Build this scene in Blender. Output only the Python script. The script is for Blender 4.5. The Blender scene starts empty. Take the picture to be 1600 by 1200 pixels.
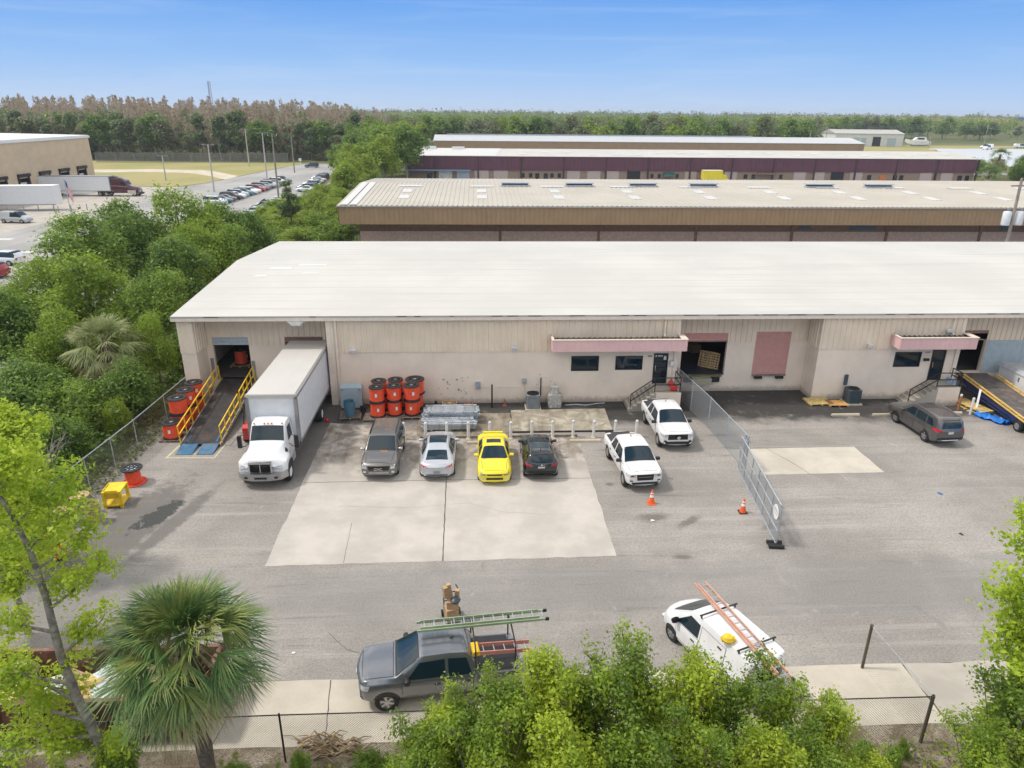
import bpy, bmesh, math, random
import numpy as np
from mathutils import Vector, Matrix
from mathutils.bvhtree import BVHTree

R = math.radians
PI = math.pi
scene = bpy.context.scene
COL = scene.collection
rng = random.Random(7)


# ------------------------------------------------------------------ objects
def link(o, parent=None):
    COL.objects.link(o)
    if parent is not None:
        o.parent = parent
    return o


def tag(o, label=None, cat=None, group=None, kind=None):
    if label: o['label'] = label
    if cat: o['category'] = cat
    if group: o['group'] = group
    if kind: o['kind'] = kind
    return o


def thing(name, label, cat, loc=(0, 0, 0), rz=0.0, group=None):
    o = bpy.data.objects.new(name, None)
    o.empty_display_size = 0.3
    link(o)
    o.location = loc
    o.rotation_euler = (0, 0, rz)
    return tag(o, label, cat, group)


def copy_tree(o, parent=None):
    c = o.copy()
    link(c, parent)
    for ch in list(o.children):
        copy_tree(ch, c)
    return c


def place(o, loc, rz=0.0, label=None, group=None, scale=None):
    o.location = loc
    o.rotation_euler = (0, 0, rz)
    if scale is not None:
        o.scale = (scale, scale, scale) if not hasattr(scale, '__len__') else scale
    if label: o['label'] = label
    if group: o['group'] = group
    return o


# ------------------------------------------------------------------ mesh builder
class MB:
    def __init__(self):
        self.v = []; self.f = []; self.mi = []; self.k = 0; self.T = None

    def add(self, vs, fs):
        b = len(self.v)
        if self.T is not None:
            vs = [self.T @ Vector(p) for p in vs]
        self.v += [tuple(p) for p in vs]
        for f in fs:
            self.f.append([b + i for i in f]); self.mi.append(self.k)
        return self

    def box(self, x0, x1, y0, y1, z0, z1):
        vs = [(x, y, z) for z in (z0, z1) for y in (y0, y1) for x in (x0, x1)]
        return self.add(vs, [(0, 2, 3, 1), (4, 5, 7, 6), (0, 1, 5, 4), (2, 6, 7, 3), (0, 4, 6, 2), (1, 3, 7, 5)])

    def bar(self, a, b, w, h=None, up=(0, 0, 1)):
        """rectangular bar from a to b"""
        h = w if h is None else h
        a = Vector(a); b = Vector(b); d = (b - a).normalized(); u = Vector(up)
        if abs(d.dot(u)) > .98: u = Vector((0, 1, 0))
        s = d.cross(u).normalized(); u = s.cross(d).normalized()
        vs = [p + s * (sx * w / 2) + u * (sz * h / 2) for p in (a, b) for sx, sz in ((-1, -1), (1, -1), (1, 1), (-1, 1))]
        return self.add(vs, [(3, 2, 1, 0), (4, 5, 6, 7), (0, 1, 5, 4), (1, 2, 6, 5), (2, 3, 7, 6), (3, 0, 4, 7)])

    def cyl(self, a, b, r0, r1=None, n=12, caps=True):
        return self.tube([a, b], [r0, r0 if r1 is None else r1], n, caps)

    def tube(self, pts, rad, n=8, caps=True):
        pts = [Vector(p) for p in pts]
        if not hasattr(rad, '__len__'): rad = [rad] * len(pts)
        vs = []; u = None
        for i, p in enumerate(pts):
            d = (pts[min(i + 1, len(pts) - 1)] - pts[max(i - 1, 0)]).normalized()
            if u is None:
                u = d.orthogonal().normalized()
            else:
                u = (u - d * u.dot(d))
                u = u.normalized() if u.length > 1e-6 else d.orthogonal().normalized()
            w = d.cross(u)
            for k in range(n):
                a = 2 * PI * k / n
                vs.append(p + (u * math.cos(a) + w * math.sin(a)) * rad[i])
        fs = []
        for i in range(len(pts) - 1):
            for k in range(n):
                k2 = (k + 1) % n
                fs.append((i * n + k, i * n + k2, (i + 1) * n + k2, (i + 1) * n + k))
        if caps:
            fs.append(tuple(range(n))[::-1]); fs.append(tuple((len(pts) - 1) * n + k for k in range(n)))
        return self.add(vs, fs)

    def lathe(self, prof, c=(0, 0, 0), axis='z', n=24, close=False):
        """prof: (r, h) pairs"""
        vs = []; m = len(prof)
        for r, h in prof:
            for k in range(n):
                a = 2 * PI * k / n
                x, y = r * math.cos(a), r * math.sin(a)
                p = (x, y, h) if axis == 'z' else ((x, h, y) if axis == 'y' else (h, x, y))
                vs.append((p[0] + c[0], p[1] + c[1], p[2] + c[2]))
        fs = []
        for i in range(m - 1 + (1 if close else 0)):
            j = (i + 1) % m
            for k in range(n):
                k2 = (k + 1) % n
                fs.append((i * n + k, i * n + k2, j * n + k2, j * n + k))
        if not close:
            fs.append(tuple(range(n))[::-1]); fs.append(tuple((m - 1) * n + k for k in range(n)))
        return self.add(vs, fs)

    def prism(self, poly, z0, z1):
        n = len(poly)
        vs = [(x, y, z0) for x, y in poly] + [(x, y, z1) for x, y in poly]
        fs = [tuple(range(n))[::-1], tuple(range(n, 2 * n))]
        fs += [(i, (i + 1) % n, n + (i + 1) % n, n + i) for i in range(n)]
        return self.add(vs, fs)

    def extrude(self, poly3, d):
        """planar polygon in 3d swept by vector d"""
        n = len(poly3); d = Vector(d)
        vs = [Vector(p) for p in poly3] + [Vector(p) + d for p in poly3]
        fs = [tuple(range(n))[::-1], tuple(range(n, 2 * n))]
        fs += [(i, (i + 1) % n, n + (i + 1) % n, n + i) for i in range(n)]
        return self.add(vs, fs)

    def build(self, name, mats, parent=None, smooth=None, recalc=True):
        me = bpy.data.meshes.new(name)
        me.from_pydata(self.v, [], self.f)
        if not isinstance(mats, (list, tuple)): mats = [mats]
        for m in mats: me.materials.append(m)
        if len(mats) > 1: me.polygons.foreach_set('material_index', self.mi)
        if recalc:
            bm = bmesh.new(); bm.from_mesh(me)
            bmesh.ops.recalc_face_normals(bm, faces=bm.faces)
            bm.to_mesh(me); bm.free()
        if smooth is not None:
            me.polygons.foreach_set('use_smooth', [True] * len(me.polygons))
            me.set_sharp_from_angle(angle=R(smooth))
        me.update()
        return link(bpy.data.objects.new(name, me), parent)


def np_mesh(name, verts, k, mat, parent=None, smooth=False):
    """verts (n*k,3): n separate k-gons"""
    verts = np.asarray(verts, dtype=np.float32).reshape(-1, 3)
    nv = len(verts); nf = nv // k
    me = bpy.data.meshes.new(name)
    me.vertices.add(nv); me.vertices.foreach_set('co', verts.ravel())
    me.loops.add(nv); me.loops.foreach_set('vertex_index', np.arange(nv, dtype=np.int32))
    me.polygons.add(nf)
    me.polygons.foreach_set('loop_start', np.arange(0, nv, k, dtype=np.int32))
    me.polygons.foreach_set('loop_total', np.full(nf, k, dtype=np.int32))
    me.materials.append(mat)
    me.update(calc_edges=True)
    me.validate()
    return link(bpy.data.objects.new(name, me), parent)


# ------------------------------------------------------------------ node helper
class NT:
    def __init__(self, name):
        self.m = bpy.data.materials.new(name); self.m.use_nodes = True
        self.t = self.m.node_tree; self.t.nodes.clear()
        self.out = self.t.nodes.new('ShaderNodeOutputMaterial')
        self._co = None

    def n(self, typ, **kw):
        nd = self.t.nodes.new(typ)
        for k, v in kw.items(): setattr(nd, k, v)
        return nd

    def set(self, sock, val):
        if hasattr(val, 'is_output') or isinstance(val, bpy.types.NodeSocket):
            self.t.links.new(val, sock)
        else:
            if hasattr(sock.default_value, '__len__') and hasattr(val, '__len__') and len(val) == 3 and len(sock.default_value) == 4:
                val = (*val, 1)
            sock.default_value = val

    def co(self):
        if self._co is None:
            self._co = self.n('ShaderNodeTexCoord').outputs['Object']
        return self._co

    def xyz(self, v=None):
        s = self.n('ShaderNodeSeparateXYZ'); self.set(s.inputs[0], v or self.co())
        return s.outputs

    def math(self, op, a, b=0.0, c=0.0, clamp=False):
        m = self.n('ShaderNodeMath', operation=op, use_clamp=clamp)
        self.set(m.inputs[0], a); self.set(m.inputs[1], b); self.set(m.inputs[2], c)
        return m.outputs[0]

    def scale(self, v):
        m = self.n('ShaderNodeMapping'); self.set(m.inputs['Vector'], self.co()); m.inputs['Scale'].default_value = v
        return m.outputs[0]

    def noise(self, scale, detail=4, rough=.55, vec=None, dist=0.0):
        t = self.n('ShaderNodeTexNoise'); self.set(t.inputs['Vector'], vec if vec is not None else self.co())
        t.inputs['Scale'].default_value = scale; t.inputs['Detail'].default_value = detail
        t.inputs['Roughness'].default_value = rough; t.inputs['Distortion'].default_value = dist
        return t.outputs['Fac']

    def step(self, v, a, b, lo=0.0, hi=1.0):
        m = self.n('ShaderNodeMapRange', interpolation_type='SMOOTHSTEP')
        self.set(m.inputs['Value'], v); self.set(m.inputs['From Min'], a); self.set(m.inputs['From Max'], b)
        self.set(m.inputs['To Min'], lo); self.set(m.inputs['To Max'], hi)
        return m.outputs[0]

    def mix(self, f, a, b, mode='MIX'):
        m = self.n('ShaderNodeMix', data_type='RGBA', blend_type=mode)
        self.set(m.inputs[0], f); self.set(m.inputs[6], a); self.set(m.inputs[7], b)
        return m.outputs[2]

    def bsdf(self, color, rough=.6, metal=0.0, spec=.5, coat=0.0, bump=None, bstr=.3, bdist=.02):
        p = self.n('ShaderNodeBsdfPrincipled')
        self.set(p.inputs['Base Color'], color); self.set(p.inputs['Roughness'], rough); self.set(p.inputs['Metallic'], metal)
        p.inputs['Specular IOR Level'].default_value = spec
        p.inputs['Coat Weight'].default_value = coat; p.inputs['Coat Roughness'].default_value = .06
        if bump is not None:
            b = self.n('ShaderNodeBump'); b.inputs['Strength'].default_value = bstr; b.inputs['Distance'].default_value = bdist
            self.set(b.inputs['Height'], bump); self.t.links.new(b.outputs[0], p.inputs['Normal'])
        self.t.links.new(p.outputs[0], self.out.inputs['Surface'])
        return p


def sc(c, f):
    return tuple(max(0, min(1, x * f)) for x in c)


def M(name, c, rough=.6, metal=0.0, var=.12, scale=3.0, bump=0.0, coat=0.0, spec=.5, dirt=None, ds=1.2):
    t = NT(name)
    f = t.noise(scale, 5)
    col = t.mix(t.step(f, .3, .7), sc(c, 1 - var), sc(c, 1 + var))
    if dirt:
        d = t.step(t.noise(ds, 6, .65), .48, .72)
        col = t.mix(d, col, dirt)
    t.bsdf(col, rough, metal, spec, coat, bump=t.noise(scale * 12, 3) if bump else None, bstr=bump)
    return t.m


def paint(name, c, metal=.25, rough=.28):
    t = NT(name)
    col = t.mix(t.step(t.noise(1.3, 4), .35, .7), c, sc(c, .9))
    t.bsdf(col, rough, metal, .5, .8)
    return t.m


def obj_paint(name):
    t = NT(name); oi = t.n('ShaderNodeObjectInfo')
    t.bsdf(oi.outputs['Color'], .3, .2, .5, .6)
    return t.m


def leaf_mat(name, c1, c2, c3=None, trans=.35):
    """leaf colour varies leaf by leaf and branch by branch"""
    t = NT(name)
    g = t.n('ShaderNodeNewGeometry')
    col = t.mix(g.outputs['Random Per Island'], c1, c2)
    if c3:
        f = t.step(t.noise(.9, 3), .45, .68)
        col = t.mix(f, col, c3)
    d = t.n('ShaderNodeBsdfPrincipled'); t.set(d.inputs['Base Color'], col); d.inputs['Roughness'].default_value = .5
    d.inputs['Specular IOR Level'].default_value = .35
    tr = t.n('ShaderNodeBsdfTranslucent'); t.set(tr.inputs['Color'], t.mix(.5, col, sc(c2, 1.3)))
    mx = t.n('ShaderNodeMixShader'); mx.inputs[0].default_value = trans
    t.t.links.new(d.outputs[0], mx.inputs[1]); t.t.links.new(tr.outputs[0], mx.inputs[2])
    t.t.links.new(mx.outputs[0], t.out.inputs['Surface'])
    return t.m


def chain_mat(name, c, pitch=.05, wire=.012):
    """woven wire: diagonal wires, open between them (local x along the fence, z up)"""
    t = NT(name); o = t.xyz()
    a = t.math('ADD', o['X'], o['Z']); b = t.math('SUBTRACT', o['X'], o['Z'])
    m = None
    for q in (a, b):
        pp = t.math('PINGPONG', q, pitch * .707)
        s = t.math('LESS_THAN', pp, wire)
        m = s if m is None else t.math('MAXIMUM', m, s)
    p = t.n('ShaderNodeBsdfPrincipled'); t.set(p.inputs['Base Color'], c); p.inputs['Roughness'].default_value = .45
    p.inputs['Metallic'].default_value = .5
    tr = t.n('ShaderNodeBsdfTransparent')
    mx = t.n('ShaderNodeMixShader'); t.set(mx.inputs[0], m)
    t.t.links.new(tr.outputs[0], mx.inputs[1]); t.t.links.new(p.outputs[0], mx.inputs[2])
    t.t.links.new(mx.outputs[0], t.out.inputs['Surface'])
    return t.m

# ------------------------------------------------------------------ camera, light, sky
def setup_view():
    f = 1110.0; p, r, yw = R(20.95), R(0.55), R(3.0)
    fw = Vector((math.sin(yw) * math.cos(p), math.cos(yw) * math.cos(p), -math.sin(p)))
    rt = Vector((math.cos(yw), -math.sin(yw), 0)); up = rt.cross(fw)
    X = rt * math.cos(r) + up * math.sin(r); Y = -rt * math.sin(r) + up * math.cos(r)
    cam = bpy.data.cameras.new('camera'); cam.sensor_width = 36; cam.lens = 36 * f / 1600
    cam.clip_start = .2; cam.clip_end = 12000
    o = link(bpy.data.objects.new('camera', cam))
    m = Matrix((X, Y, -fw)).transposed().to_4x4(); m.translation = (0, 0, 17.5)
    o.matrix_world = m
    scene.camera = o

    SUN_EL, SUN_AZ = R(57), R(-84)        # high, behind the building and to the left
    d = Vector((math.sin(SUN_AZ) * math.cos(SUN_EL), math.cos(SUN_AZ) * math.cos(SUN_EL), math.sin(SUN_EL)))
    L = bpy.data.lights.new('sun', 'SUN'); L.energy = SUN_E; L.angle = R(SUN_ANGLE); L.color = (1, .94, .86)
    s = link(bpy.data.objects.new('sun', L)); s.rotation_euler = d.to_track_quat('Z', 'Y').to_euler(); s.location = (0, 0, 60)

    w = bpy.data.worlds.new('World'); scene.world = w; w.use_nodes = True
    t = w.node_tree; t.nodes.clear(); N = t.nodes.new; K = t.links.new
    out = N('ShaderNodeOutputWorld'); bg = N('ShaderNodeBackground'); bg.inputs['Strength'].default_value = SKY_E
    sky = N('ShaderNodeTexSky'); sky.sky_type = 'NISHITA'; sky.sun_disc = False
    sky.sun_elevation = SUN_EL; sky.sun_rotation = SUN_AZ
    sky.air_density = 1.0; sky.dust_density = .5; sky.ozone_density = 1.2
    # broken thin cloud, high overhead (above the part of the sky the photograph frames)
    tc = N('ShaderNodeTexCoord'); sp = N('ShaderNodeSeparateXYZ'); K(tc.outputs['Generated'], sp.inputs[0])
    mp = N('ShaderNodeMapping'); mp.inputs['Scale'].default_value = (2.2, 2.2, 5.0); K(tc.outputs['Generated'], mp.inputs[0])
    no = N('ShaderNodeTexNoise'); no.inputs['Scale'].default_value = 1.5; no.inputs['Detail'].default_value = 7; no.inputs['Roughness'].default_value = .58
    K(mp.outputs[0], no.inputs['Vector'])
    r1 = N('ShaderNodeMapRange'); r1.interpolation_type = 'SMOOTHSTEP'
    for k, v in (('From Min', .36), ('From Max', .60)): r1.inputs[k].default_value = v
    K(no.outputs['Fac'], r1.inputs['Value'])
    r2 = N('ShaderNodeMapRange'); r2.interpolation_type = 'SMOOTHSTEP'
    for k, v in (('From Min', .15), ('From Max', .30)): r2.inputs[k].default_value = v
    K(sp.outputs['Z'], r2.inputs['Value'])
    mu = N('ShaderNodeMath'); mu.operation = 'MULTIPLY'; K(r1.outputs[0], mu.inputs[0]); K(r2.outputs[0], mu.inputs[1])
    # tint of the clear sky
    hs = N('ShaderNodeMix'); hs.data_type = 'RGBA'; hs.blend_type = 'MULTIPLY'; hs.inputs[0].default_value = 1
    hs.inputs[7].default_value = SKY_TINT; K(sky.outputs[0], hs.inputs[6])
    # the low sky: pale at the horizon, clear blue a few degrees above it
    g = N('ShaderNodeValToRGB'); q = SKY_E * 2 ** EXPO
    e = g.color_ramp.elements; e[0].position = 0.0; e[1].position = 1.0
    e[0].color = (.56 / q, .70 / q, .91 / q, 1); e[1].color = (.13 / q, .37 / q, .88 / q, 1)
    m_ = e.new(.42); m_.color = (.33 / q, .56 / q, .93 / q, 1)
    r3 = N('ShaderNodeMapRange'); r3.inputs['From Min'].default_value = -.005; r3.inputs['From Max'].default_value = .14; K(sp.outputs['Z'], r3.inputs['Value']); K(r3.outputs[0], g.inputs[0])
    r4 = N('ShaderNodeMapRange'); r4.interpolation_type = 'SMOOTHSTEP'; r4.inputs['From Min'].default_value = .14; r4.inputs['From Max'].default_value = .4; K(sp.outputs['Z'], r4.inputs['Value'])
    lo = N('ShaderNodeMix'); lo.data_type = 'RGBA'; K(r4.outputs[0], lo.inputs[0]); K(g.outputs[0], lo.inputs[6]); K(hs.outputs[2], lo.inputs[7])
    mx = N('ShaderNodeMix'); mx.data_type = 'RGBA'; K(mu.outputs[0], mx.inputs[0])
    # faint streaks of cirrus low down
    mc = N('ShaderNodeMapping'); mc.inputs['Scale'].default_value = (1.6, 1.6, 22); mc.inputs['Rotation'].default_value = (.12, .05, 0); K(tc.outputs['Generated'], mc.inputs[0])
    nc = N('ShaderNodeTexNoise'); nc.inputs['Scale'].default_value = 1.4; nc.inputs['Detail'].default_value = 6; nc.inputs['Roughness'].default_value = .6; nc.inputs['Distortion'].default_value = .8; K(mc.outputs[0], nc.inputs['Vector'])
    rc = N('ShaderNodeMapRange'); rc.interpolation_type = 'SMOOTHSTEP'; rc.inputs['From Min'].default_value = .46; rc.inputs['From Max'].default_value = .78; rc.inputs['To Max'].default_value = .2; K(nc.outputs['Fac'], rc.inputs['Value'])
    ci = N('ShaderNodeMix'); ci.data_type = 'RGBA'; K(rc.outputs[0], ci.inputs[0]); K(lo.outputs[2], ci.inputs[6]); ci.inputs[7].default_value = (.78 / q, .86 / q, .97 / q, 1)
    K(ci.outputs[2], mx.inputs[6])
    mx.inputs[7].default_value = CLOUD
    K(mx.outputs[2], bg.inputs['Color']); K(bg.outputs[0], out.inputs['Surface'])
    vs = scene.view_settings
    vs.view_transform = 'Standard'; vs.look = 'None'; vs.gamma = 1; vs.use_curve_mapping = False; vs.exposure = EXPO


SUN_E, SUN_ANGLE, SKY_E, EXPO = 1.8, 6.0, .145, 0.48
SKY_TINT = (1, .94, .85, 1)
CLOUD = (8.6, 8.3, 7.8, 1)
setup_view()

# ------------------------------------------------------------------ materials
def asphalt_mat():
    t = NT('yard_asphalt'); o = t.xyz(); x, y = o['X'], o['Y']
    fine = t.noise(9, 4, .75); grit = t.noise(22, 3, .7); big = t.noise(.16, 5, .6); mid = t.noise(.8, 5, .6)
    streak = t.noise(1.0, 5, .6, vec=t.scale((.12, .9, 1)))
    col = t.mix(t.step(big, .35, .68), (.238, .217, .194), (.365, .336, .302))
    col = t.mix(t.step(streak, .42, .7, 0, .5), col, (.215, .205, .192))
    col = t.mix(t.step(mid, .58, .74, 0, .35), col, (.39, .37, .345))
    col = t.mix(t.step(fine, .44, .60, 0, .42), col, (.14, .132, .125))
    col = t.mix(t.step(grit, .50, .66, 0, .36), col, (.56, .53, .50))
    trk = t.noise(1.0, 6, .7, vec=t.scale((.05, 1.6, 1)))
    col = t.mix(t.step(trk, .52, .68, 0, .35), col, (.44, .415, .39))
    wob = t.math('MULTIPLY_ADD', t.noise(.45, 6, .65), 3.4, -1.7)
    yw = t.math('ADD', y, wob)
    # dirty, damp band along the foot of the warehouse
    band = t.step(yw, 38.4, 39.9)
    inx = t.math('MULTIPLY', t.step(x, -11, -8), t.step(x, 34, 30))
    dm = t.math('MULTIPLY', t.math('MULTIPLY', band, inx), t.step(t.noise(.9, 6, .7), .22, .44))
    col = t.mix(t.math('MULTIPLY', dm, .95), col, (.036, .033, .030))
    # worn strip beside the concrete, oily truck lane
    xw = t.math('ADD', x, t.math('MULTIPLY', wob, .25))
    lane = t.math('MULTIPLY', t.math('MULTIPLY', t.step(xw, -10.6, -9.6), t.step(xw, -8.2, -8.7)), t.math('MULTIPLY', t.step(yw, 31, 33.5), t.step(yw, 46, 44)))
    col = t.mix(t.math('MULTIPLY', lane, .7), col, (.10, .095, .09))
    # darker patched lane along the front of the concrete pad
    ln2 = t.math('MULTIPLY', t.step(yw, 20.5, 22.0), t.step(yw, 25.2, 24.2))
    col = t.mix(t.math('MULTIPLY', ln2, .4), col, (.20, .192, .183))
    # wet run-off on the left, broad tongue and a narrow one
    def blob(cx, cy, a, b, ang, soft=.25, nz=.5):
        ca, sa = math.cos(ang), math.sin(ang)
        dx = t.math('SUBTRACT', x, cx); dy = t.math('SUBTRACT', y, cy)
        u = t.math('DIVIDE', t.math('ADD', t.math('MULTIPLY', dx, ca), t.math('MULTIPLY', dy, sa)), a)
        v = t.math('DIVIDE', t.math('SUBTRACT', t.math('MULTIPLY', dy, ca), t.math('MULTIPLY', dx, sa)), b)
        q = t.math('SQRT', t.math('ADD', t.math('MULTIPLY', u, u), t.math('MULTIPLY', v, v)))
        q = t.math('ADD', q, t.math('MULTIPLY_ADD', t.noise(1.7, 8, .75), nz * 5.0, -nz * 2.5))
        return t.step(q, 1 + soft, 1 - soft)
    wet = t.math('MAXIMUM', blob(-15.7, 28.0, 4.3, 1.45, R(80)), blob(-13.75, 28.6, 3.2, .42, R(76), .3, .35))
    wet = t.math('MAXIMUM', wet, blob(-16.6, 25.6, 2.0, 1.3, R(30)))
    col = t.mix(t.math('MULTIPLY', wet, .72), col, (.105, .095, .088))
    pud = blob(-14.75, 29.1, 1.35, .55, R(65), .12, .45)
    col = t.mix(t.math('MULTIPLY', pud, .95), col, (.028, .027, .016))
    # oil spots
    sp = None
    for (cx, cy, a, b, an) in ((8.1, 28.2, .8, .4, .2), (8.6, 25.0, .45, .18, 0), (14.2, 37.0, .75, .2, 0), (16.0, 33.9, 0, 0, 0), (13.4, 27.3, .8, .25, .3), (27.6, 36.4, 1.0, .35, .4), (6.6, 31.4, .25, .2, 0),
                               (9.7, 27.8, .9, .25, .7), (11.8, 36.2, .8, .3, .4), (15.2, 36.0, .5, .12, 0)):
        if a == 0: continue
        q = blob(cx, cy, a * .85, b * .8, an, .6, .62); sp = q if sp is None else t.math('MAXIMUM', sp, q)
    col = t.mix(t.math('MULTIPLY', sp, .62), col, (.085, .072, .06))
    # tyre marks, pale scuffs and tarry patches
    tyre = t.noise(1.0, 7, .72, vec=t.scale((.22, 2.6, 1)), dist=.7)
    col = t.mix(t.step(tyre, .56, .72, 0, .6), col, (.13, .122, .115))
    scuff = t.noise(1.0, 7, .72, vec=t.scale((.8, .5, 1)), dist=1.5)
    col = t.mix(t.step(scuff, .60, .76, 0, .45), col, (.47, .445, .415))
    tar = t.noise(.33, 8, .72, dist=1.0)
    col = t.mix(t.step(tar, .60, .70, 0, .55), col, (.17, .16, .152))
    rough = t.mix(pud, t.mix(t.math('MULTIPLY', wet, .6), (.9, .9, .9), (.55, .55, .55)), (.22, .22, .22))
    t.bsdf(col, rough, 0, .4, bump=t.math('ADD', fine, grit), bstr=.35, bdist=.01)
    return t.m


def concrete_mat(name, c, dirt_y=None, dirt=(.16, .13, .10), amt=.8):
    t = NT(name); o = t.xyz()
    big = t.noise(.5, 6, .62); fine = t.noise(14, 4, .65); spots = t.noise(2.6, 6, .7)
    col = t.mix(t.step(big, .34, .68), sc(c, .86), sc(c, 1.07))
    col = t.mix(t.step(fine, .5, .75, 0, .25), col, sc(c, .7))
    col = t.mix(t.step(spots, .62, .78, 0, .35), col, sc(c, .62))
    if dirt_y:
        wob = t.math('MULTIPLY_ADD', t.noise(.5, 6, .65), 5.0, -2.5)
        m = t.step(t.math('ADD', o['Y'], wob), dirt_y[0], dirt_y[1])
        pat = t.step(t.noise(1.1, 7, .68, dist=.6), .34, .62)
        col = t.mix(t.math('MULTIPLY', t.math('MULTIPLY', m, pat), amt), col, dirt)
        run = t.step(t.noise(1.5, 5, .65, vec=t.scale((1.4, .22, 1))), .5, .68)
        col = t.mix(t.math('MULTIPLY', t.math('MULTIPLY', m, run), .5), col, sc(dirt, .7))
    t.bsdf(col, .88, 0, .3, bump=fine, bstr=.2, bdist=.008)
    return t.m


def wall_mat(name, c):
    """painted block: grime at the foot, thin vertical runs"""
    t = NT(name); o = t.xyz()
    big = t.noise(.55, 5, .6); run = t.noise(1.0, 6, .65, vec=t.scale((2.6, 1, .16))); sp = t.noise(4, 6, .7)
    col = t.mix(t.step(big, .3, .7), sc(c, .92), sc(c, 1.05))
    col = t.mix(t.step(run, .57, .80, 0, .25), col, sc(c, .68))
    ft = t.math('ADD', o['Z'], t.math('MULTIPLY_ADD', sp, -.7, .35))
    col = t.mix(t.step(ft, .5, .02, 0, .6), col, (.16, .135, .11))
    br = t.n('ShaderNodeTexBrick'); br.inputs['Scale'].default_value = 1
    cb = t.n('ShaderNodeCombineXYZ'); t.set(cb.inputs[0], t.math('ADD', o['X'], o['Y'])); t.set(cb.inputs[1], o['Z'])
    t.t.links.new(cb.outputs[0], br.inputs['Vector'])
    br.inputs['Brick Width'].default_value = .4; br.inputs['Row Height'].default_value = .2; br.inputs['Mortar Size'].default_value = .006
    t.bsdf(col, .8, 0, .3, bump=br.outputs['Fac'], bstr=-.25, bdist=.01)
    return t.m


def panel_mat(name, c, dirt=(.2, .16, .12)):
    """painted ribbed steel, rust and grime streaks running down"""
    t = NT(name); o = t.xyz()
    run = t.noise(1.0, 6, .7, vec=t.scale((5.5, 5.5, .35))); big = t.noise(.5, 4)
    col = t.mix(t.step(big, .3, .7), sc(c, .93), sc(c, 1.05))
    col = t.mix(t.step(run, .58, .80, 0, .38), col, dirt)
    t.bsdf(col, .5, 0, .4)
    return t.m


def roof_mat(name, c, sheet_y, stain=.5):
    t = NT(name); o = t.xyz()
    big = t.noise(.13, 5, .6); st = t.noise(1.0, 6, .65, vec=t.scale((.06, .7, 1))); patch = t.noise(.5, 6, .65)
    col = t.mix(t.step(big, .35, .68), sc(c, .93), sc(c, 1.04))
    col = t.mix(t.step(st, .5, .76, 0, stain), col, sc(c, .8))
    col = t.mix(t.step(patch, .58, .74, 0, .3), col, sc(c, 1.08))
    if sheet_y < 10:
        seam = t.math('LESS_THAN', t.math('PINGPONG', t.math('ADD', o['Y'], t.math('MULTIPLY', patch, .08)), sheet_y / 2), .055)
        col = t.mix(t.math('MULTIPLY', seam, t.step(big, .3, .6, .1, .5)), col, sc(c, .66))
    t.bsdf(col, .65, 0, .4, bump=patch, bstr=.15, bdist=.05)
    return t.m


m_asphalt = asphalt_mat()
m_pad = concrete_mat('pad_concrete', (.475, .437, .392), (31.0, 36.5), (.19, .155, .12), .9)
m_slab = concrete_mat('slab_concrete', (.46, .42, .34), (30, 34), (.17, .14, .095), .7)
m_pad2 = concrete_mat('clean_concrete', (.52, .475, .40))
m_apron = concrete_mat('apron_concrete', (.52, .47, .39))
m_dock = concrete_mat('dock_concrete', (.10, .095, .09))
m_crack = M('joint', (.09, .085, .08), .9)
m_block = wall_mat('painted_block', (.84, .715, .59))
m_panel = panel_mat('beige_panel', (.82, .69, .54))
m_trim = M('beige_trim', (.78, .67, .56), .5, var=.06)
m_roof = roof_mat('white_roof', (.525, .51, .475), 1.5, .8)
m_pink = panel_mat('pink_panel', (.78, .50, .48))
m_pinkdoor = M('pink_door', (.58, .30, .27), .55, var=.06)
m_browndoor = M('brown_door', (.27, .16, .125), .55)
m_bluedoor = M('pale_blue_door', (.40, .47, .50), .5, var=.08)
m_black = M('black_paint', (.014, .014, .015), .45)
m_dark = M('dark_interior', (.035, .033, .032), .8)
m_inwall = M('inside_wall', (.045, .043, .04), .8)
m_rubber = M('rubber', (.02, .02, .02), .85)
m_glass = NT('dark_glass'); m_glass.bsdf((.008, .022, .032), .04, 0, .5); m_glass = m_glass.m
m_chrome = M('chrome', (.62, .62, .63), .18, 1.0, var=.04)
m_alloy = M('alloy', (.42, .42, .43), .35, .8, var=.06)
m_galv = M('galvanised', (.42, .46, .50), .42, .35, var=.2, scale=6)
m_steel = M('grey_steel', (.30, .31, .32), .5, .4)
m_white = M('white_paint', (.78, .78, .77), .45, var=.05)
m_whitegrime = M('worn_white', (.68, .67, .64), .55, var=.08, dirt=(.42, .39, .34), ds=2.5)
m_yellow = M('safety_yellow', (.80, .50, .02), .5, var=.12)
m_bluesteel = M('blue_steel', (.035, .14, .26), .5, var=.2, dirt=(.16, .15, .14), ds=3)
m_rustdeck = M('ramp_deck', (.030, .029, .030), .75, var=.3, scale=2, dirt=(.085, .05, .035), ds=1.6)
m_orange = M('orange_duct', (.78, .085, .03), .42, var=.1, scale=5)
m_coneor = M('cone_orange', (.85, .12, .02), .5)
m_wood = M('pallet_wood', (.45, .31, .16), .85, var=.25, scale=6)
m_ywood = M('yellow_wood', (.60, .44, .16), .85, var=.2, scale=6)
m_oldwood = M('grey_wood', (.22, .18, .14), .9, var=.25, scale=5)
m_card = M('cardboard', (.46, .31, .18), .9, var=.15)
m_concurb = M('kerb_concrete', (.50, .44, .33), .9, var=.15, bump=.3)
m_bark = M('bark', (.16, .125, .095), .95, var=.35, scale=9, bump=.6)
m_palebark = M('pale_bark', (.33, .30, .26), .95, var=.35, scale=7, bump=.5)
m_red = M('red_paint', (.50, .035, .03), .4)
m_lens_r = M('red_lens', (.45, .012, .02), .12)
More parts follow.
